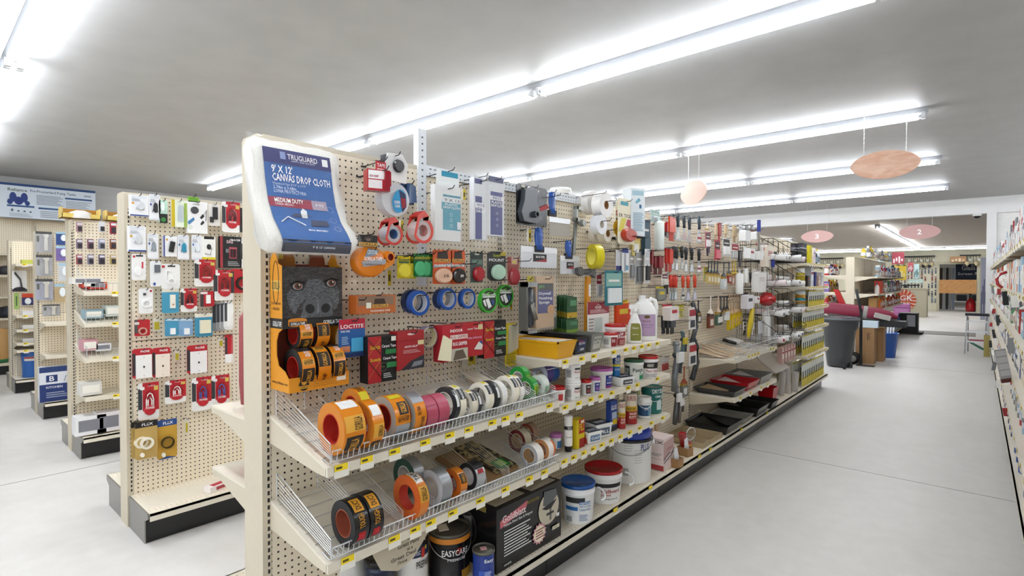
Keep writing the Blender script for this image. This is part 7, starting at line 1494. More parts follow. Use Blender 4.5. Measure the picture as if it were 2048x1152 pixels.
for i in range(4): npk((425 + i * 8, 606 - i, 448 + i * 6, 662 - i), 'e9e9e8' if i == 3 else 'b8b8ba', [('r', 'side_print', '4a4c52', 0, .3, .35, .95), ('r', 'product', 'f4f4f2:g', .3, .1, 1, .9, .006 if i == 3 else .002)], 'white wall plate pack hanging %s on the grey edged hook' % ('furthest back', 'third', 'second', 'foremost')[i], X=-3.70 + i * .025)
npk((269, 639, 300, 672), RD, [('o', 'product', 'd8a090:g', .5, .3, .022, .014, .012), ('r', 'side_print', '5a5a5e', 0, .2, .2, 1), ('r', 'logo', 'e8e0d8', 0, .7, .3, .85)], 'red card with a round copper tinted coil')
for x0, x1, l in ((330, 358, 'nearer'), (358, 386, 'further')): npk((x0, 637, x1, 672), '4aa0c8' if l == 'nearer' else '8ab4dc', [('r', 'product', 'f4f6f8:g', .35, .1, .7, .45, .015), ('p', 'print', 'd0e0ec', [(0, .9), (.3, 1), (.9, .95), (1, .85)])], '%s small blue card with a white splitter' % l)
npk((390, 627, 425, 673), '3f9cc4', [('r', 'product', 'e8e2c8:g', .25, .15, .85, .72, .02), ('r', 'header', 'ece6d8', 0, .84, 1, 1)], 'turquoise card with a square ivory cover')
for bb, c, l in (((265, 697, 305, 756), 'f2f0ee', 'white'), ((305, 695, 341, 754), 'efe2d4', 'almond'), ((374, 690, 415, 746), 'f0eeee', 'bright white double')):
    npk(bb, RD, [('r', 'side_print', '3c3034', 0, .1, .15, .85), ('r', 'product', c, .15, 0, .95, .78, .008), ('e', 'product', '3a3434', .55, .38, .05, .04, .01), ('e', 'product', '8a8484', .55, .7, .02, .015, .01), ('e', 'product', '8a8484', .55, .08, .02, .015, .01), ('t', 'ffffff', 'PHONE', .4, .86, .85, .94)], l + ' phone wall plate on a red card')
npk((450, 669, 466, 725), RD, [('r', 'side_print', '3a3a3e', 0, 0, .3, .9), ('r', 'foot', 'f0eeec', 0, 0, 1, .3)], 'narrow red card beside the bag of red towels')
cable(1, 'f4f2f0', 'red card with a thick white phone cord', (276, 765, 318, 840)); cable(1, 'f2f0ee', 'smaller red card with a thin white cord', (330, 760, 372, 806))
cable(1, '3a6ac0', 'red card with a blue network cord, nearer', (384, 754, 423, 821)); cable(1, '4a7ad0', 'red card with a large blue network cord loop', (423, 750, 459, 815))
for i, (bb, c, c2, l) in enumerate((((262, 842, 300, 914), 'c8a860', 'efe8d4:g', 'rear tan card of coiled cream hose'), ((270, 842, 315, 917), 'd0ae64', 'f2ecdc:g', 'front tan card of coiled cream hose'), ((314, 839, 354, 917), 'd8a83a', '3a3220:g', 'gold card with a black looped connector'))):
    npk(bb, c, [('r', 'header', '1c1c1e' if i < 2 else '24509a', 0, .84, 1, 1), ('o', 'hose', c2, .5, .42, .034, .022 if i < 2 else .029, .02), ('e', 'fitting', 'f4f0e4:g', .3, .12, .1, .06, .015), ('t', 'ffffff', 'FLEX', .3, .88, .8, .95), ('p', 'foot', '24509a' if i == 2 else c, [(0, 0), (.5, .06), (1, 0)])], l, X=-3.64 + .02 * (i % 2))
for bb, l in (((306, 636, 320, 662), 'over the white wall plates'), ((349, 700, 358, 722), 'between the wall plates'), ((437, 676, 446, 694), 'beside the grey wall plate packs'), ((370, 836, 376, 868), 'above the empty lower board')):
    npk(bb, 'e8e4d4', [('r', 'band', 'd8c82a', .2, .1, .9, .7)], 'loose price tag hanging ' + l, X=-3.70)
hooks(G2, XN, [h for h in HOOKS['n']], .86)
t = thing('small_carton', 'small white carton printed red lying on the empty deck', 'box', (-3.46, atX(436, 960, -3.5)[0], SD + .001), (0, 0, FX + .3)); m = MB(); m.box(-.09, .09, -.03, .03, 0, .03, 'f0e8e6'); m.build('carton', t); m = MB(); m.box(-.05, .05, -.031, -.0305, .006, .024, 'b83a44'); m.box(-.06, .02, -.02, .02, .0301, .031, 'c83a48'); m.build('print', t)
t = thing('carton', 'grey white carton standing on the deck behind the second gondola end', 'box', (-4.05, 1.0, SD + .001), (0, 0, -.3)); m = MB(); m.box(-.05, .05, -.04, .04, 0, .2, 'e2e0dc'); m.box(-.03, .04, -.041, -.04, .04, .14, 'b0aca8'); m.build('carton', t)
# goods on the back of the main gondola
t = thing('towel_bag', 'tall clear bag of dark red shop towels hanging beside the near post', 'bag', (-2.22, .93, .93), (0, 0, 0)); 
for i in range(2):
    m = MB(); m.lathe([(0, 0), (.03, .01), (.036, .1), (.034, .36), (.02, .385), (0, .39)], 'a81c2c:n', cx=i * .06 - .03, n=16, sy=1); m.build('towel_roll', t)
m = MB(); m.lathe([(.0, -.02), (.07, -.01), (.075, .2), (.07, .38), (.03, .44), (.01, .46)], 'ffffff:c', n=14); m.build('clear_bag', t)
m = MB(); m.box(-.05, .04, -.01, -.008, .39, .46, 'd89aa4'); m.build('header_card', t)
t = thing('carton', 'upright dark and red carton of shop towels on the back shelf', 'box', (-2.25, 1.02, .921 - .255), (0, 0, 0)); m = MB()
m.box(-.07, .07, -.07, .07, 0, .24, '2f3440'); m.prism([(-.07, 0), (.07, 0), (.07, .18), (-.07, .11)], -.0705, -.07, 'c82a24'); m.build('carton', t)
m = MB(); m.txt('Scott', -.05, .16, .02, .205, -.072, 'ffffff'); m.box(-.045, .06, -.0715, -.071, .09, .14, '1c1c22'); m.txt('SHOP', -.04, .1, .055, .132, -.073, 'f4f4f4'); m.txt('TOWELS', -.01, .06, .06, .08, -.073, 'f0d0cc'); m.txt('ORIGINAL', -.01, .04, .06, .055, -.073, 'f0d0cc'); m.build('lettering', t)
# ================================================================ third, fourth and fifth gondolas and the left wall
k = 0
names = ['upper row', 'middle row', 'lower row']; cn = ['nearest', 'second', 'third', 'furthest']
for r_, (yt, cols) in enumerate(((444, ('b08a90', None, 'd8dadc', 'a8283c')), (478, ('8a7a8a', '7a4a5c', '9aa0b8', '8a5038')), (509, ('a85a60', '8a8498', '5a5068', 'c8b070')))):
    for c_, c in enumerate(cols):
        if not c: continue
        x = 152 + c_ * 22.5; pack('blister_pack', 'tiny hanging pack, %s in the %s of the third gondola' % (cn[c_], names[r_]), 'pack', (x, yt, x + 13, yt + 20 + (4 if c == 'a8283c' else 0)), -5.66, c, [('r', 'product', '2c2630', .3, .1, .9, .55, .01), ('r', 'header', 'd8d4dc', .2, .7, .95, .9)], hook=False)
XS = -5.345
def onS(g_x, px, py, z): return atZ(px, py, z)
for i, (px, w, h, c, z, l) in enumerate(((172, .2, .05, 'e8e4de', 1.40, 'white wrapped pack lying at the back of the top tilted shelf'), (176, .1, .05, 'd8402c', 1.37, 'orange red carton on the top tilted shelf, rear one'), (192, .12, .055, 'e04428', 1.36, 'orange red carton on the top tilted shelf, front one'),
        (184, .12, .07, '9ab8c4', 1.12, 'stack of blue white striped cards on the second tilted shelf'), (222, .1, .09, 'ccd4cc', 1.13, 'clear topped pack on the second tilted shelf'), (176, .1, .09, 'd8a0a8', .86, 'pink and yellow printed pack in the third basket'), (203, .1, .06, 'e6e6ea', .85, 'white boxes in the third basket'), (178, .14, .1, 'd8d6d0', .5, 'grey topped carton in a small wire basket'), (178, .2, .15, 'e8e8ea', .181, 'white carton of leaflets on the deck of the third gondola'), (214, .16, .16, 'e6e2e4', .181, 'white cartons with red marks on the deck'))):
    Y = atX(px, 558 + (CH - z) * 250, -5.5)[0] if False else (px - 140) / 100 * 1.15 + .95
    p = depth(-5.5, 1.2); Y = 1.0
    for _ in range(5): Y = atX(px, 558 + (CH - z) * F / depth(-5.47, Y), -5.47)[0]
    t = thing('carton', l, 'box', (-5.45, Y, z + .012), (0, 0, FX)); m = MB(); m.box(-w / 2, w / 2, -.06, .08, 0, h, c); m.build('carton', t); m = MB(); m.box(-w * .4, w * .4, -.061, -.0605, h * .2, h * .8, 'f2efe6' if c[0] != 'e' else '8a8a94'); m.build('label', t)
for zf, zb, nm_ in ((1.347, 1.437, 'top'), (1.094, 1.188, 'second'), (.812, .908, 'third')):
    t = thing('wire_basket', 'wire divider basket on the %s tilted shelf of the third gondola' % nm_, 'wire basket', (XS, .96, zf), (0, 0, FX), 'wire baskets of the third gondola'); m = MB(); s = (zb - zf) / .38
    for x in (0, .32, .55, .8, 1.15):
        for q in range(6): m.tube([(x, -.0, .01 + .016 * q), (x, .34, .34 * s + .01 + .02 * q)], .0018, 'c8cacc:k', 4)
        m.tube([(x, 0, 0), (x, 0, .1)], .002, 'c8cacc:k', 4); m.tube([(x, .34, .34 * s), (x, .34, .34 * s + .13)], .002, 'c8cacc:k', 4)
    m.build('divider', t); m = MB()
    for q in range(40): m.tube([(q * .029, 0, .005), (q * .029, -.01, .07)], .0014, 'c8cacc:k', 4)
    m.tube([(0, -.01, .07), (1.15, -.01, .07)], .0022, 'c8cacc:k', 4); o = m.build('fence', t); o['kind'] = 'stuff'
    for j in range(2 if nm_ == 'top' else 3):
        Y = .96 + (.33, .6, .85)[j]; t = thing('shelf_flag', 'white and yellow flag label on the %s tilted shelf edge, %s one' % (nm_, ('nearest', 'middle', 'furthest')[j]), 'label', (XS + .012, Y, zf - .06), (0, 0, FX)); m = MB(); m.box(-.045, .045, -.001, 0, 0, .1, 'efece6'); m.box(-.02, .04, -.002, -.001, .01, .04, 'e2c93a'); m.build('card', t)
for i in range(2):
    t = thing('storage_bin', 'yellow open-fronted bin on top of the third gondola, %s' % ('nearer', 'further')[i], 'bin', (-5.74, 1.0 + i * .3, 1.961), (0, 0, FX)); m = MB(); m.box(-.13, .13, .1, .105, 0, .09, 'b8821c'); m.box(-.13, -.125, -.05, .1, 0, .09, 'ecd07a'); m.box(.125, .13, -.05, .1, 0, .09, 'ecd07a'); m.box(-.13, .13, -.05, .1, 0, .004, 'c8922a'); m.box(-.13, .13, -.05, -.045, 0, .04, 'e8cc6a'); m.build('bin', t)
    m = MB(); m.lathe([(.08, 0), (.075, .05), (.03, .07), (0, .07)], 'd8d4d0:n', n=12); m.build('contents', t)
t = thing('poster_stand', 'upright pale card fading to sea green on top of the gondola', 'sign', (-5.80, 1.62, 1.961), (0, 0, FX)); m = MB(); m.box(-.09, .09, -.004, 0, 0, .26, '2a3a4a'); m.box(-.082, .082, -.006, -.004, .005, .25, 'e4f2f4'); m.box(-.082, .082, -.0065, -.006, .005, .09, '8fd0c4'); m.box(-.082, .082, -.0065, -.006, .09, .13, 'bfe4de'); m.build('card', t)
# faucet packs
for i, (bb, l) in enumerate((((71, 463, 104, 505), 'chrome faucet in a large clear pack, top of the near column'), ((72, 510, 105, 552), 'chrome faucet in a large clear pack, middle of the near column'), ((71, 558, 106, 600), 'curved chrome faucet in a large clear pack, low in the near column'), ((85, 609, 120, 632), 'wide grey pack of small chrome fittings'), ((112, 464, 132, 490), 'dark blue pack with a round white disc'), ((112, 492, 132, 522), 'violet pack with a clear bubble'), ((117, 526, 132, 562), 'narrow clear pack of slim parts'), ((109, 568, 130, 605), 'tan backed clear pack below the slim one'))):
    col = ('b4b4b8', 'b6b6ba', 'b0b2c4', 'b0b0b4', '2a4a8a', '7a68a8', 'c4c8cc', 'c8b088')[i]
    pack('faucet_pack', l, 'pack', bb, -7.50, col, [('r', 'header', '4a4a48' if i < 4 else 'a8cce0', 0, .88, 1, 1), ('p', 'faucet', 'eef0f2:m', [(.5, .1), (.5, .75), (.35, .85), (.75, .88), (.8, .8), (.72, .7), (.72, .1)], .02), ('r', 'print', '6a6a60', .08, .5, .22, .78), ('r', 'window', 'ffffff:c', .25, .1, .95, .85, .03)] if i < 4 else [('e', 'disc', 'e8eef4:g', .75, .55, .3, .25, .015), ('r', 'header', 'a8cce0', 0, .85, 1, 1)], hook=False)
t = thing('carton', 'blue and white boxed kitchen faucet standing on the fourth gondola deck', 'box', (-7.22, atX(112, 770, -7.22)[0], SD + .001), (0, 0, FX)); w, h = .26, .36
pk = Pack(w, h, 0); pk.mb('carton').box(-w / 2, w / 2, 0, .1, 0, h, 'e2e6ee'); run(pk, [('r', 'print', '1f3878', 0, 0, 1, .5), ('r', 'print', '24407c', 0, .84, 1, 1), ('r', 'logo', '1f3878', .2, .56, .55, .76), ('t', 'f0f2f6', 'B', .3, .59, .45, .73), ('t', 'f0f2f6', 'KITCHEN', .2, .38, .7, .44), ('g', 'a8b4d0', 3, .2, .1, .9, .28), ('k', 'picture', 'b0b8c4', [(.75, .56), (.8, .7), (.95, .74)], .004)]); finish(pk, t)
for j in range(2):
    pail('bucket', 'bright blue tub with a striped label on the fifth gondola deck, %s' % ('nearer', 'further')[j], 'bucket', (0, 0, 1, 1), SD, '2468c0:g', '1c58b0:g', [('e8e4e0', -60, 60, .6, .8), ('b03a3a', -60, 60, .68, .74)], pos=(-9.28, 1.10 + j * .27, .115, .36))
t = thing('apron_bag', 'white plastic aprons hanging from a shelf edge over the base', 'bag', (-9.02, 1.5, .035), (0, 0, FX)); m = MB(); m.prism([(-.12, 0), (.2, -.03), (.18, .6), (-.02, .9), (-.1, .55)], -.03, 0, 'f0f0ef:g'); m.build('film', t)
pack('blister_pack', 'white pack showing a black kitchen tap on the fifth gondola', 'pack', (24, 541, 54, 583), -9.38, 'ecebea', [('p', 'product', '4a4a4e', [(.2, .95), (.6, .6), (.7, .2), (.6, .1), (.5, .55), (.15, .85)], .01), ('r', 'foot', '2a3040', 0, 0, 1, .12), ('e', 'base', '2c2c34:g', .5, .12, .4, .1, .03)], hook=False)
pack('blister_pack', 'lime green narrow pack on the fifth gondola', 'pack', (28, 586, 38, 618), -9.38, 'a8c86a', [('r', 'product', '3a5a3a', .4, .2, .6, .8, .01)], hook=False)
pack('blister_pack', 'blue and orange pack with a white ring on the fifth gondola', 'pack', (44, 587, 70, 610), -9.38, '2a2c6a', [('r', 'header', 'd8481c', 0, .65, 1, 1), ('e', 'ring', 'e4e8ee:g', .45, .33, .25, .28, .01), ('e', 'hole', '2a4a6a', .45, .33, .1, .1, .003)], hook=False)
for j, (z, c) in enumerate(((1.645, 'd8dc5a'), (.812, 'ecebe8'), (.99, 'e8e8ea'), (.64, 'dcdcd8'))):
    t = thing('pack', 'low %s packs along a shelf of the fifth gondola, %s' % (('yellow', 'white puffy', 'flat white', 'pale')[j], ('top shelf', 'lowest basket', 'middle shelf', 'basket shelf')[j]), 'pack', (-9.2, 1.05, z + .002), (0, 0, FX)); m = MB(); m.box(-.05, .35, -.05, .1, 0, .05, c + ':n'); m.build('pack', t)
# pump tank sign
t = thing('wall_sign', 'long white and blue pump tank information board on top of the left wall shelving', 'sign', (-11.20, 1.565, 2.40), (0, 0, FX)); w, h = 1.17, .53
pk = Pack(w, h, .01); pk.mb('board').box(-w / 2, w / 2, -.01, 0, 0, h, 'd8e2ee')
run(pk, [('r', 'print', '1f4a86', 0, .93, 1, 1), ('t', '3a5a3a', 'Reliance', .08, .77, .27, .86), ('t', '2a4a7a', 'Pre-Pressurized Pump Tanks', .3, .76, .78, .86), ('t', '2a4a7a', 'SERIES', .87, .78, .95, .83), ('e', 'print', '23408c', .13, .6, .035, .14), ('e', 'print', '23408c', .24, .6, .035, .14), ('e', 'print', '1c3888', .185, .5, .045, .12), ('e', 'print', '23408c', .1, .46, .028, .08), ('e', 'print', '23408c', .27, .44, .025, .07), ('g', '8a94a8', 7, .36, .42, .64, .72), ('r', 'print', '2c5a92', .66, .66, .96, .71), ('g', 'a0aab8', 6, .67, .35, .95, .62),
         ('r', 'print', '2c5a92', .07, .32, .34, .37), ('r', 'print', '2c5a92', .38, .3, .64, .35), ('r', 'print', '2c5a92', .68, .28, .96, .33), ('g', 'a8b0bc', 4, .4, .04, .62, .26), ('g', 'a8b0bc', 4, .7, .04, .94, .26), ('e', 'print', '6a7a8a', .12, .22, .012, .04), ('e', 'print', '3a4a5a', .18, .2, .012, .02), ('e', 'print', '3a4a5a', .24, .2, .012, .02), ('e', 'print', '3a4a5a', .3, .19, .012, .02), ('g', 'b8c0ca', 3, .09, .03, .32, .14)]); finish(pk, t)
for j, (z, w, c, l) in enumerate(((.181, .3, '3a8a5a', 'green bag beside the fifth gondola foot'), (.87, .2, '1c2430', 'dark round item on the wall shelf'), (.19, .5, 'c89a5c', 'brown upright carton on the wall shelving deck'), (1.52, .2, '3a3a40', 'black tool on a wall shelf'))):
    t = thing('pack', l, 'pack', (-11.2, .95 + .1 * (j % 2), z), (0, 0, FX)); m = MB(); m.lathe([(0, 0), (.1, 0), (.11, .05), (.1, (.2, .15, .5, .12)[j]), (0, (.22, .17, .52, .14)[j])], c, n=12); m.build('pack', t)
# ================================================================ hanging aisle signs, dome cameras
def oval(label, loc, rz, w, h, mat, txt=None, tilt=0, chain=.4, gap=.3):
    t = thing('aisle_sign', label, 'sign', loc, (0, 0, rz)); m = MB(); n = 40
    pts = [(w / 2 * math.copysign(abs(math.cos(2 * PI * i / n)) ** 1.0, math.cos(2 * PI * i / n)), h / 2 * math.copysign(abs(math.sin(2 * PI * i / n)) ** 1.15, math.sin(2 * PI * i / n))) for i in range(n)]
    pts = [(a * math.cos(tilt) - b * math.sin(tilt), a * math.sin(tilt) + b * math.cos(tilt)) for a, b in pts]
    m.prism(pts, -.008, .008, mat); m.build('board', t)
    m = MB()
    for s in (-1, 1):
        z0 = h * .42; x = s * w * gap; k = int((ZC - loc[2] - z0) / .022) + 1
        for i in range(k):
            z = z0 + i * .022; m.tube([(x + .004 * math.cos(q) * (i % 2), .004 * math.cos(q) * ((i + 1) % 2), z + .011 + .013 * math.sin(q)) for q in [2 * PI * j / 6 for j in range(6)]], .0018, 'f0f0f0:g', 4, True)
    m.build('chain', t)
    if txt: m = MB(); m.txt(txt, -.035, -.05, .035, .05, -.0095, 'ffffff'); m.build('lettering', t)
    return t
oval('orange wooden oval aisle sign with a blank face, the wider of the two near ones', (-.70, 6.36, 2.575), .12, .57, .275, 'wood', tilt=.0, chain=.3)
oval('small-looking pale wooden oval aisle sign turned at an angle, further along the lights', (-2.62, 6.36, 2.505), -.62, .56, .29, 'e6cabd', chain=.36, gap=.2)
oval('faded pink oval aisle sign numbered two, nearer the white pillar', (-.90, 13.6, 2.41), 0, .68, .30, 'caa09c', '2', chain=.5)
oval('faded pink oval aisle sign numbered three, further from the pillar', (-2.70, 13.4, 2.40), 0, .64, .27, 'd4aaa4', '3', chain=.5)
def dome(label, loc):
    t = thing('dome_camera', label, 'camera', loc); m = MB(); m.lathe([(0, 0), (.07, 0), (.075, -.02), (.06, -.04)][::-1], 'eceeee:g', n=20); m.build('housing', t); m = MB(); m.lathe([(0, -.085), (.03, -.08), (.05, -.06), (.055, -.04)], '1c1e22:g', n=20); m.build('lens_dome', t)
dome('white dome camera with a dark lens under the ceiling beam', (-.02, 14.26, 2.76))
dome('white dome camera on a thin rod behind the tape gondola', (-2.12, 2.92, 2.06)); o = COL.objects['dome_camera.001'] if 'dome_camera.001' in COL.objects else None
m = MB(); m.tube([(0, 0, 0), (0, 0, -.3)], .006, 'e8eaec', 6); m.tube([(0, 0, 0), (.24, 0, -.12)], .006, 'e8eaec', 6); m.build('rod', o)
# ================================================================ things on the floor beyond the main gondola
X, Y = -1.72, 10.2
t = thing('wheeled_bin', 'dark grey wheeled garbage bin with a domed lip beyond the yellow packs', 'bin', (X, Y, 0)); m = MB(); m.lathe([(0, .02), (.17, .02), (.17, .02), (.18, .1), (.24, .6), (.28, .66), (.285, .78)], '3a3d40:g', n=24, sy=.9); m.build('body', t)
m = MB(); m.lathe([(.285, .78), (.3, .785), (.3, .81), (.28, .83), (.29, .82), (0, .825)], '6a6e74:g', n=24, sy=.9); m.build('lid', t)
for s in (-1, 1): m = MB(); m.tube([(.14 + .03 * s, .1 * s - .16, .045), (.17 + .03 * s, .1 * s - .16, .045)], .045, '1a1a1a', 10); m.build('wheel', t)
t = thing('hand_truck', 'black upright hand truck with a tilted grip and small wheels beside the grey bin', 'hand truck', (-1.47, 10.62, 0)); m = MB(); m.box(-.02, .02, -.02, .02, 0, .95, '1a1a1c'); m.tube([(0, 0, .9), (-.07, -.05, 1.28)], .022, '22262a', 6); m.build('frame', t)
m = MB(); m.box(-.05, .2, -.12, .05, 0, .012, '4a4a4a:k'); m.build('foot_plate', t)
for s in (-1, 1): m = MB(); m.tube([(-.12, .06 + s * .08, .1), (-.12, .09 + s * .08, .1)], .1, '1c1c1c', 14); m.tube([(-.12, .055 + s * .08, .1), (-.12, .095 + s * .08, .1)], .06, 'a8a8a4', 12); m.build('wheel', t)
def crate(nm, label, X0, Y0, w, d, h, c, lab=None, z=0):
    t = thing(nm, label, 'box', (X0, Y0, z)); m = MB(); m.box(0, w, 0, d, 0, h, c); m.box(w * .48, w * .52, -.001, 0, 0, h, 'a07c50') if h > .3 else None; m.build('carton', t)
    if lab:
        m = MB()
        for j in range(3): m.tube([(w * .7 + .02 * math.cos(q), -.002, h * (.82 - .07 * j) + .02 * math.sin(q)) for q in [4.5 * i / 6 for i in range(7)]], .004, '2a2018', 4)
        m.build('printed_mark', t)
    return t
crate('carton', 'tall brown cardboard carton with a black mark beside the hand truck', -1.58, 10.85, .27, .26, .62, 'b48a5c:n', 'SAW')
crate('carton', 'second brown carton standing behind the marked one', -1.40, 11.3, .17, .3, .6, 'b88e60:n')
crate('carton', 'plain brown carton between the bin and the hand truck', -1.95, 10.9, .3, .3, .62, 'a88054:n')
crate('paper_box', 'flat white and blue box on top of the tall brown carton', -1.56, 10.84, .3, .22, .11, 'd4e4f0', None, .622)
crate('carton', 'flat black tray box under the maroon sleeping bag', -1.25, 10.95, .36, .34, .1, '18181c', None, .64)
t = thing('sleeping_bag', 'rolled maroon and grey sleeping bag lying over the boxes', 'sleeping bag', (-1.62, 11.2, .86), (0, .12, .1)); m = MB(); m.lathe([(0, -.62), (.06, -.58), (.12, -.4), (.13, 0), (.125, .35), (.08, .52), (0, .62)], '8a1c3c', n=20); m.v = [(z, y, x) for x, y, z in m.v]; m.build('quilt', t)
m = MB(); m.lathe([(0, -.5), (.09, -.46), (.11, 0), (.1, .45), (0, .6)], '54524e', n=16); m.v = [(z + .05, y, x - .07) for x, y, z in m.v]; m.build('lining', t); m = MB(); m.lathe([(.133, 0), (.133, .06)], '9a9690', n=20); m.v = [(z + .1, y, x) for x, y, z in m.v]; m.build('strap', t)
t = thing('cushion', 'small pale square cushion on the end of the sleeping bag', 'cushion', (-1.22, 11.0, .80), (0, .25, .2)); m = MB(); m.box(-.11, .11, -.1, .1, -.03, .05, 'bdb9b2'); m.build('cover', t)
t = thing('ride_toy', 'bright red folding chair frame with a round black hub behind the bin', 'chair', (-2.02, 11.4, .8)); m = MB(); m.hexa([(.16, 0, 0), (.28, 0, 0), (.28, .06, 0), (.16, .06, 0)], [(-.0, 0, .46), (.08, 0, .46), (.08, .06, .46), (-.0, .06, .46)], 'c8141c:g'); m.box(-.1, .2, 0, .05, .12, .18, 'd04a44:g'); m.build('frame', t); m = MB(); m.tube([(-.15, 0, .1), (-.15, -.05, .1)], .1, '1c2024:g', 14); m.tube([(-.15, -.051, .1), (-.15, -.06, .1)], .05, 'e4e8ea', 10); m.build('hub', t)
t = thing('bucket', 'slatted bright blue waste bin holding rolled papers', 'bin', (-1.28, 12.05, 0)); m = MB(); m.lathe([(0, 0), (.15, 0), (.15, 0), (.2, .44), (.215, .45), (.2, .46), (.19, .44), (.14, .02)], '1f5fc0:g', n=20); m.build('body', t); m = MB()
for i in range(6): m.tube([(-.1 + i * .04, 0, .1), (-.1 + i * .045, 0, .56 + .03 * (i % 3))], .016, 'e8ecf2', 6)
m.build('paper_rolls', t)
t = thing('pedestal_base', 'black square floor pedestal with a white card at the far gondola end', 'stand', (-1.42, 17.7, 0)); m = MB(); m.box(-.15, .25, -.2, .2, 0, .55, '141416'); m.box(-.15, .35, -.25, .25, 0, .06, '1a1a1c'); m.box(.02, .2, -.205, -.2, .2, .5, 'c4c8d4'); m.build('base', t)
t = thing('floor_mat', 'flat grey rubber mat lying in the far aisle', 'mat', (-.62, 18.3, .001)); m = MB(); m.box(-.62, .6, -.55, .55, 0, .01, '8b8680:n'); m.build('mat', t)
t = thing('step_ladder', 'small folding silver step ladder with black top by the white pillar', 'ladder', (-.13, 13.78, 0)); t.scale = (.78, .78, .78); m = MB()
for x in (-.02, .36): m.tube([(x - .04 * (x < .1) + .04 * (x > .1), -.2, 0), (x, 0, .95)], .016, 'c8ccd0:k', 6)
m.build('front_rail', t)
m = MB()
for x in (.0, .34): m.tube([(x, .35, 0), (x, .06, .9)], .012, 'a8acb0:k', 6)
m.build('rear_rail', t)
for k in range(3): m = MB(); z = .28 + .25 * k; m.box(-.03, .37, -.16 + .055 * k, -.06 + .055 * k, z, z + .035, 'e4e6ea:k'); m.build('step', t)
m = MB(); m.box(-.06, .4, -.06, .14, .94, 1.0, '22252c'); m.build('top_cap', t); m = MB(); m.box(.02, .32, .02, .1, .3, .34, 'b84a5a'); m.tube([(0, 0, .3), (.3, .1, .1)], .03, '5aa084', 6); m.build('hanging_cloth', t)
crate('carton', 'narrow olive yellow carton at the end of the right-hand shelving', .1, 13.3, .09, .1, .4, 'b0a05a')
# ================================================================ goods in the far gondola, right-hand run and far wall
PAL = {'red': 'c0282c', 'orange': 'e8702a', 'yellow': 'e0c030', 'white': 'eceae6', 'blue': '2a5aa8', 'navy': '22305c', 'green': '3a8a4a', 'black': '26262a', 'grey': '8a8c90', 'purple': '7a68a8', 'pale blue': 'a8c8e0', 'amber': 'b8561c', 'pink': 'd890b0', 'cream': 'e4d8c0'}
KN = {'box': ('box', 'box'), 'can': ('can', 'can'), 'bottle': ('bottle', 'bottle'), 'jug': ('jug', 'jug'), 'spray': ('spray_bottle', 'bottle')}
def fill(X, Y0, Y1, z, step, hs, kinds, cols, rz, where, wd=(.06, .1), skip=0):
    Y = Y0; prev = 'the end panel'
    while Y < Y1:
        kd = rnd.choice(kinds); cn_ = rnd.choice(cols); h = rnd.choice(hs); w = rnd.choice(wd); c2 = rnd.choice(cols)
        if rnd.random() >= skip:
            nmn, ct = KN[kd]; me_ = '%s %s' % (cn_, nmn.replace('_', ' ')); lab = '%s, %s %s, by %s, %s' % (me_, c2, 'panel' if kd == 'box' else 'cap', prev, where); prev = 'a ' + me_
            put(kd, PAL[cn_], PAL[c2], 'ece8e2' if kd == 'box' else rnd.choice(('ece8e2', 'd8dce4', 'c8b8a8')), w, w * .8 if kd == 'box' else w, h, (X, Y + w / 2, z + .001), rz, nmn, lab, ct, 'goods, ' + where)
        Y += w + step
for z, nm_, ks, cs, hs in ((1.5, 'top shelf, far gondola', ('spray', 'bottle', 'can'), ('white', 'pale blue', 'blue', 'red', 'grey'), (.2, .24)), (1.15, 'second shelf, far gondola', ('bottle', 'box', 'bottle'), ('grey', 'white', 'purple', 'green', 'orange'), (.22, .26)), (.83, 'third shelf, far gondola', ('bottle', 'jug', 'box'), ('amber', 'yellow', 'orange', 'red', 'white'), (.2, .24)), (.181, 'bottom, far gondola', ('box', 'bottle', 'jug'), ('white', 'pale blue', 'pink', 'grey', 'blue'), (.25, .34))):
    fill(-1.53, 13.3 if z > .2 else 13.0, 17.4, z, .02, hs, ks, cs, FX, nm_, (.09, .12))
    if z > .8: fill(-2.40, 12.75, 13.9, z + .03, .015, hs, ks, ('amber', 'red', 'white', 'yellow', 'purple', 'black'), 0, nm_ + ' rear', (.08, .1))
fill(-1.7, 12.8, 16.8, 1.901, .1, (.18, .25), ('bottle', 'spray'), ('white', 'red', 'grey', 'yellow'), FX, 'far gondola top', (.1,), .3)
for i in range(3): put('box', 'e8482c', 'e85a34', 'e04a30', .13, .1, .26, (-1.52, 13.4 + i * .15, 1.151), FX, 'box', 'bright orange red carton on the second shelf of the far gondola', 'box', 'bright orange red cartons')
put('jug', 'e8741c', 'd8601c', 'e8c8b8', .24, .1, .26, (-1.5, 13.35, .831), FX, 'jug', 'big orange jug with a pale label on the third shelf of the far gondola', 'jug', None)
put('box', 'b08448', '6a4a20', 'a87a40', .2, .14, .24, (-1.52, 12.98, .831), FX, 'carton', 'brown carton before the big orange jug', 'box', None)
put('box', 'd0e4ee', '6ab4d0', 'f0f4f6', .35, .25, .2, (-1.7, 16.9, 1.901), FX, 'carton', 'pale blue and white appliance carton on top of the far gondola', 'box', None)
RW = ['topmost', 'second', 'third', 'fourth', 'fifth', 'bottom']
ZR = sorted(list(RZ) + [.18], reverse=True)
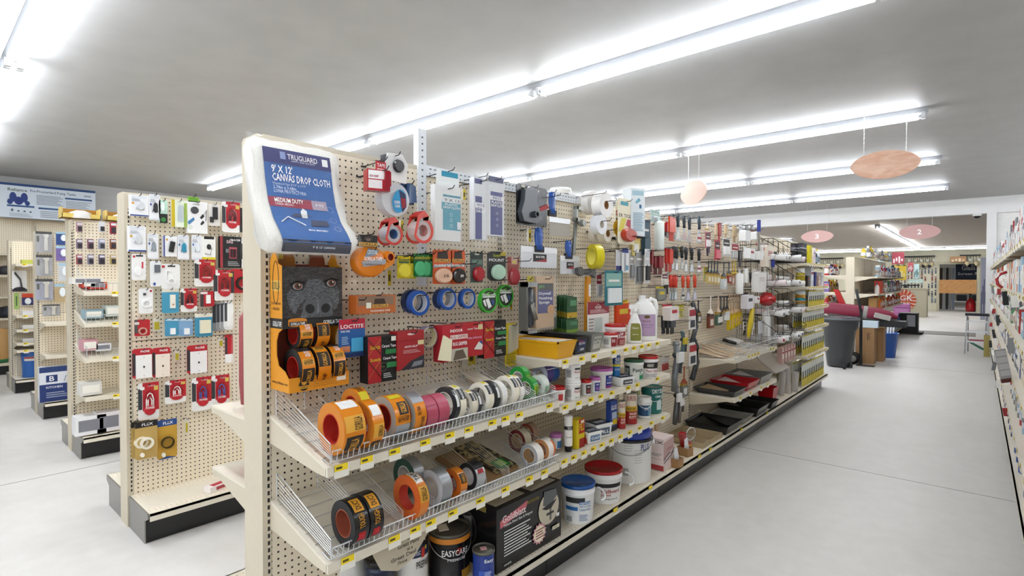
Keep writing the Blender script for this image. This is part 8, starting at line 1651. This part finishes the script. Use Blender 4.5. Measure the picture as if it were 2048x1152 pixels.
for i, z in enumerate(ZR):
    cs = (('white', 'white', 'pale blue', 'grey', 'red'), ('white', 'pale blue', 'orange', 'white', 'cream'), ('red', 'white', 'grey', 'green', 'pale blue'), ('white', 'black', 'blue', 'grey', 'cream'), ('white', 'pale blue', 'grey', 'red'), ('blue', 'navy', 'white', 'white'))[i]
    ks = (('box', 'can', 'bottle'), ('box', 'box', 'can'), ('box', 'bottle'), ('box', 'can'), ('can', 'can'), ('can', 'can'))[i]
    wd = ((.05, .08), (.06, .09), (.07, .1), (.08, .12), (.15, .16), (.16, .17))[i]
    fill(.215, 3.4, 13.55, z, .02 if i < 4 else .1, ((.2, .27), (.18, .24), (.16, .22), (.14, .2), (.18, .2), (.2,))[i], ks, cs, -FX, '%s shelf, right-hand run' % RW[i], wd, .08)
fill(.4, 5.2, 13, 1.961, .25, (.15, .3), ('box',), ('white', 'pale blue', 'cream'), -FX, 'top of right-hand run', (.2, .28), .4)
for i in range(20):
    Y = 4.3 + i * .36; z = RZ[1 + i % 4] - .03; c = ('f0eee8', '8a8c8e', 'f4f2ee', 'a8262c', '2a2c30')[i % 5]; L_ = (.07, .1, .08, .06, .11)[i % 5]
    t = thing('shelf_flag', '%s card flag sticking out from the right-hand run, %s' % (('cream', 'grey', 'white', 'red', 'black')[i % 5], ('high up', 'midway', 'low', 'lowest')[i % 4]), 'label', (.18, Y, z + .025), (0, rnd.uniform(-.2, .2), rnd.uniform(-.5, .2)), 'card flags of the right-hand run'); m = MB(); m.box(-.035, 0, -.001, .001, -L_, 0, c); m.build('card', t)
t = thing('colour_chart', 'long grey sample card display leaning out of the right-hand shelves', 'display', (.155, 4.85, .76), (.0, -.2, .5)); t.scale = (.45, .45, .45); m = MB(); m.box(-.07, .07, -.01, .01, 0, .5, 'b4b2ae'); m.box(-.07, .07, -.012, .01, 0, .06, '6a3a34')
for k in range(4): m.box(-.065, .065, -.0125, -.01, .1 + k * .1, .18 + k * .1, 'c8c6c4')
m.build('board', t)
t = thing('red_tool', 'curved red plastic tool standing out of the right-hand shelves', 'tool', (.18, 6.6, 1.37)); t.scale = (.4, .4, .4); m = MB(); m.tube([(-.02, 0, 0), (-.1, 0, .08), (-.12, 0, .2), (-.05, 0, .32), (.05, 0, .36)], .03, 'c8323a:g', 8); m.build('handle', t)
# far wall: opening, sign, boards, counter
t = thing('plank_barrier', 'barrier of two wide wooden planks closing the far doorway', 'barrier', (DX0, YE - .1, .82))
for k in range(2): m = MB(); m.box(.0, DX1 - DX0, 0, .04, k * .305, k * .305 + .298, 'plank'); m.build('plank', t)
t = thing('shop_sign', 'dark navy sign with white letters seen through the far doorway', 'sign', (-.80, YE + 2.6, 1.42)); m = MB(); m.box(0, 1.2, 0, .03, 0, .75, '1c2c4e'); m.build('board', t); m = MB(); m.box(.5, .6, .01, .02, -1.42, 0, '3a3a3a'); m.build('post', t)
m = MB(); m.txt('Glass C', .22, .46, .95, .66, -.004, 'e8ecf0'); m.txt('Screen Rep', .08, .18, 1.0, .36, -.004, 'e8ecf0'); m.build('lettering', t)
for i, c in enumerate(('8a6a50', '5a4a42', 'c8ccd0', '3a3c42', 'b8bcc4', 'a8b4cc')):
    t = thing('leaning_panel', '%s upright panel leaning in the glass shop' % ('brown', 'dark brown', 'light grey', 'near black', 'silver', 'bluish')[i], 'panel', (-1.5 + .115 * i, YE + 2.5 - .02 * i, .001)); m = MB(); m.box(0, .1, 0, .03, 0, 2.0, c); m.build('panel', t)
t = thing('shelf_bench', 'low white bench with black machines behind the plank barrier', 'bench', (-1.0, YE + 4.5, 0)); m = MB(); m.box(0, 1.6, 0, .5, .28, .34, 'd8d6d2'); m.box(0, .05, 0, .5, 0, .3, 'd8d6d2'); m.box(1.55, 1.6, 0, .5, 0, .3, 'd8d6d2'); m.build('bench', t); [MB().box(a, a + .4, .1, .4, .34, .65, '1c1c20').build('machine', t) for a in (.2, .8)]
t = thing('red_container', 'red plastic can by the far doorway jamb', 'can', (-.22, YE + .6, 0)); m = MB(); m.lathe([(0, 0), (.16, 0), (.18, .1), (.16, .45), (.05, .6), (0, .6)], 'b81c24:g', n=16); m.build('body', t)
t = thing('service_counter', 'cream counter with an orange starburst sign on its front', 'counter', (-2.55, 25.6, 0)); m = MB(); m.box(0, 1.1, 0, .8, 0, 1.05, 'd8d2b8'); m.box(-.03, 1.13, -.03, .83, 1.05, 1.1, 'c8c2a8'); m.build('body', t)
m = MB(); n = 44; m.add([(.35 + (.46 if i % 2 else .40) * math.cos(PI * 2 * i / n), -.012, .62 + (.46 if i % 2 else .40) * math.sin(PI * 2 * i / n)) for i in range(n)], [tuple(range(n))], 'e0562c')
for i in range(18):
    a = 2 * PI * i / 18; m.add([(.35 + .2 * math.cos(a), -.014, .62 + .2 * math.sin(a)), (.35 + .42 * math.cos(a - .05), -.014, .62 + .42 * math.sin(a - .05)), (.35 + .42 * math.cos(a + .05), -.014, .62 + .42 * math.sin(a + .05))], [(0, 1, 2)], 'f4e8d8')
m.txt('NGK', .05, .62, .68, .82, -.018, 'ffffff'); m.txt('SPARK', .1, .48, .6, .57, -.018, 'f4e8d8'); m.txt('PLUGS', .12, .34, .58, .44, -.018, '3a3a8a'); m.build('round_sign', t)
t = thing('gray_rack', 'grey metal rack with a white notice beside the cream counter', 'rack', (-2.60, 22.5, 0)); m = MB(); m.box(0, .5, 0, .5, .05, 1.15, '9c9690'); m.box(0, .02, -.01, 0, 0, 1.2, '6a6460'); m.box(.48, .5, -.01, 0, 0, 1.2, '6a6460'); m.box(.15, .4, -.012, -.01, .6, 1.0, 'f0f0f2'); m.box(.25, .33, -.014, -.012, .75, .87, '4a4a6a'); m.build('body', t)
for i in range(5): put('box', 'e8dcc0', 'b83a3a', 'e8d85a', .4, .3, .07, (-2.05, 22.0 - .06 * i, .001 + .071 * i), 0, 'carton', 'cream and red flat carton in the stack by the grey rack, %s from the floor' % ORD[i], 'box', 'tilted flat cartons by the grey rack')
for i in range(2): put('box', ('d884c8', 'c8906a')[i], 'b060a8', 'e09ad8', .4, .3, .35, (-1.72, 19.8, .352 * (1 - i) + .002), 0, 'carton', ('violet pink bag above a tan carton at the aisle edge', 'tan carton under the violet pink bag')[i], 'box', None)
for k, (x0, x1, nn) in enumerate(((-3.1, -1.45, 22), (-.6, .1, 7), (-6.1, -5.0, 12))):
    t = thing('lamp_rail', 'black display rail of hanging fixtures on the far wall, %s part' % ('longest', 'doorway', 'remote')[k], 'display', (x0, YE - .25, 2.46)); m = MB(); m.box(0, x1 - x0, 0, .06, 0, .06, '1c1c1e'); m.build('rail', t)
    for i in range(nn):
        x = x0 + (x1 - x0) * (i + .5) / nn; d_ = .12 + .12 * ((i * 5) % 3); s = .05 + .025 * (i % 3)
        o = thing('wall_fixture', 'small %s light fixture, %s on the %s black display rail' % (('white glass', 'black', 'brass and white')[i % 3], ORD[i], ('longest', 'doorway', 'remote')[k]), 'lamp', (x, YE - .25, 2.46), (0, 0, 0), '%s display fixtures' % ('white', 'black', 'brass')[i % 3]); m = MB(); m.tube([(0, 0, 0), (0, 0, -d_)], .008, '2a2a2c', 4); m.build('stem', o); m = MB(); m.lathe([(0, -d_ - s * 2), (s, -d_ - s), (s * .7, -d_), (0, -d_)], ('f6f6f2', '26262a', 'd8c8a0')[i % 3], n=10); m.build('shade', o)
for k in range(70):
    x = -3.05 + (k % 14) * .125; z = 1.9 - (k // 14) * .33; c = ('5a6478', '8a3a30', '44505c', '3a3c40', '6a7a8a')[k // 14]
    if rnd.random() < .12: continue
    t = put('box', c, 'c8c8cc', c, .05, .03, .2 + .06 * (k % 3), (x, YE - .06, z - .2), 0, 'hanging_tool', '%s hanging on the far wall pegboard' % (('steel tool', 'red tipped tool', 'blue grey tool', 'black tool', 'long steel tool')[k // 14] + ' ' + ORD[k % 14] + ' in its row'), 'tool', 'far wall tools, row of %s' % ('steel', 'red', 'blue grey', 'black', 'long')[k // 14])
for bb, c, c2, l, Y in (((1784, 505, 1808, 528), 'b84858', 'f0e4e4', 'red and white tool chest poster', 24), ((1789, 532, 1812, 560), 'e8c83a', 'f0e8b0', 'yellow rack of small packs', 24), ((1816, 525, 1826, 543), 'c8606c', 'f0e0e0', 'pink framed notice by the counter', 27), ((1828, 528, 1838, 557), 'c4e0e4', '2a6a6a', 'pale framed chart by the counter', 27), ((1816, 558, 1846, 566), 'c8e4dc', 'e8f4f0', 'pale green counter top display', 26), ((1900, 513, 1932, 524), 'c89868', 'f4e0c0', 'brown glazed lamp box above the far doorway', 30.5), ((1962, 515, 1972, 640), 'b8bcd0', '5a5a80', 'tall cluttered rack of blue and white packs beside the pillar', 22)):
    x0, z1 = atY(bb[0], bb[1], Y); x1, z0 = atY(bb[2], bb[3], Y); w, h = x1 - x0, z1 - z0
    t = thing('wall_display', l, 'display', ((x0 + x1) / 2, Y, max(z0, .02))); m = MB(); m.box(-w / 2, w / 2, 0, .1, 0, h, c); m.build('panel', t); m = MB()
    for q in range(4): m.box(-w * .4 + w * .22 * q, -w * .26 + w * .22 * q, -.003, 0, h * (.1 + .15 * (q % 2)), h * (.45 + .1 * (q % 3)), c2)
    m.build('printed_panel', t)
t = thing('wall_clutter_shelf', 'white shelf board carrying the dark frame beside the cream counter', 'shelf', (-2.75, 26.6, 1.18)); m = MB(); m.box(0, 1.0, 0, .3, 0, .05, '1c1c1e'); m.box(.5, .6, 0, .3, -.3, 0, '1c1c1e'); m.build('board', t)
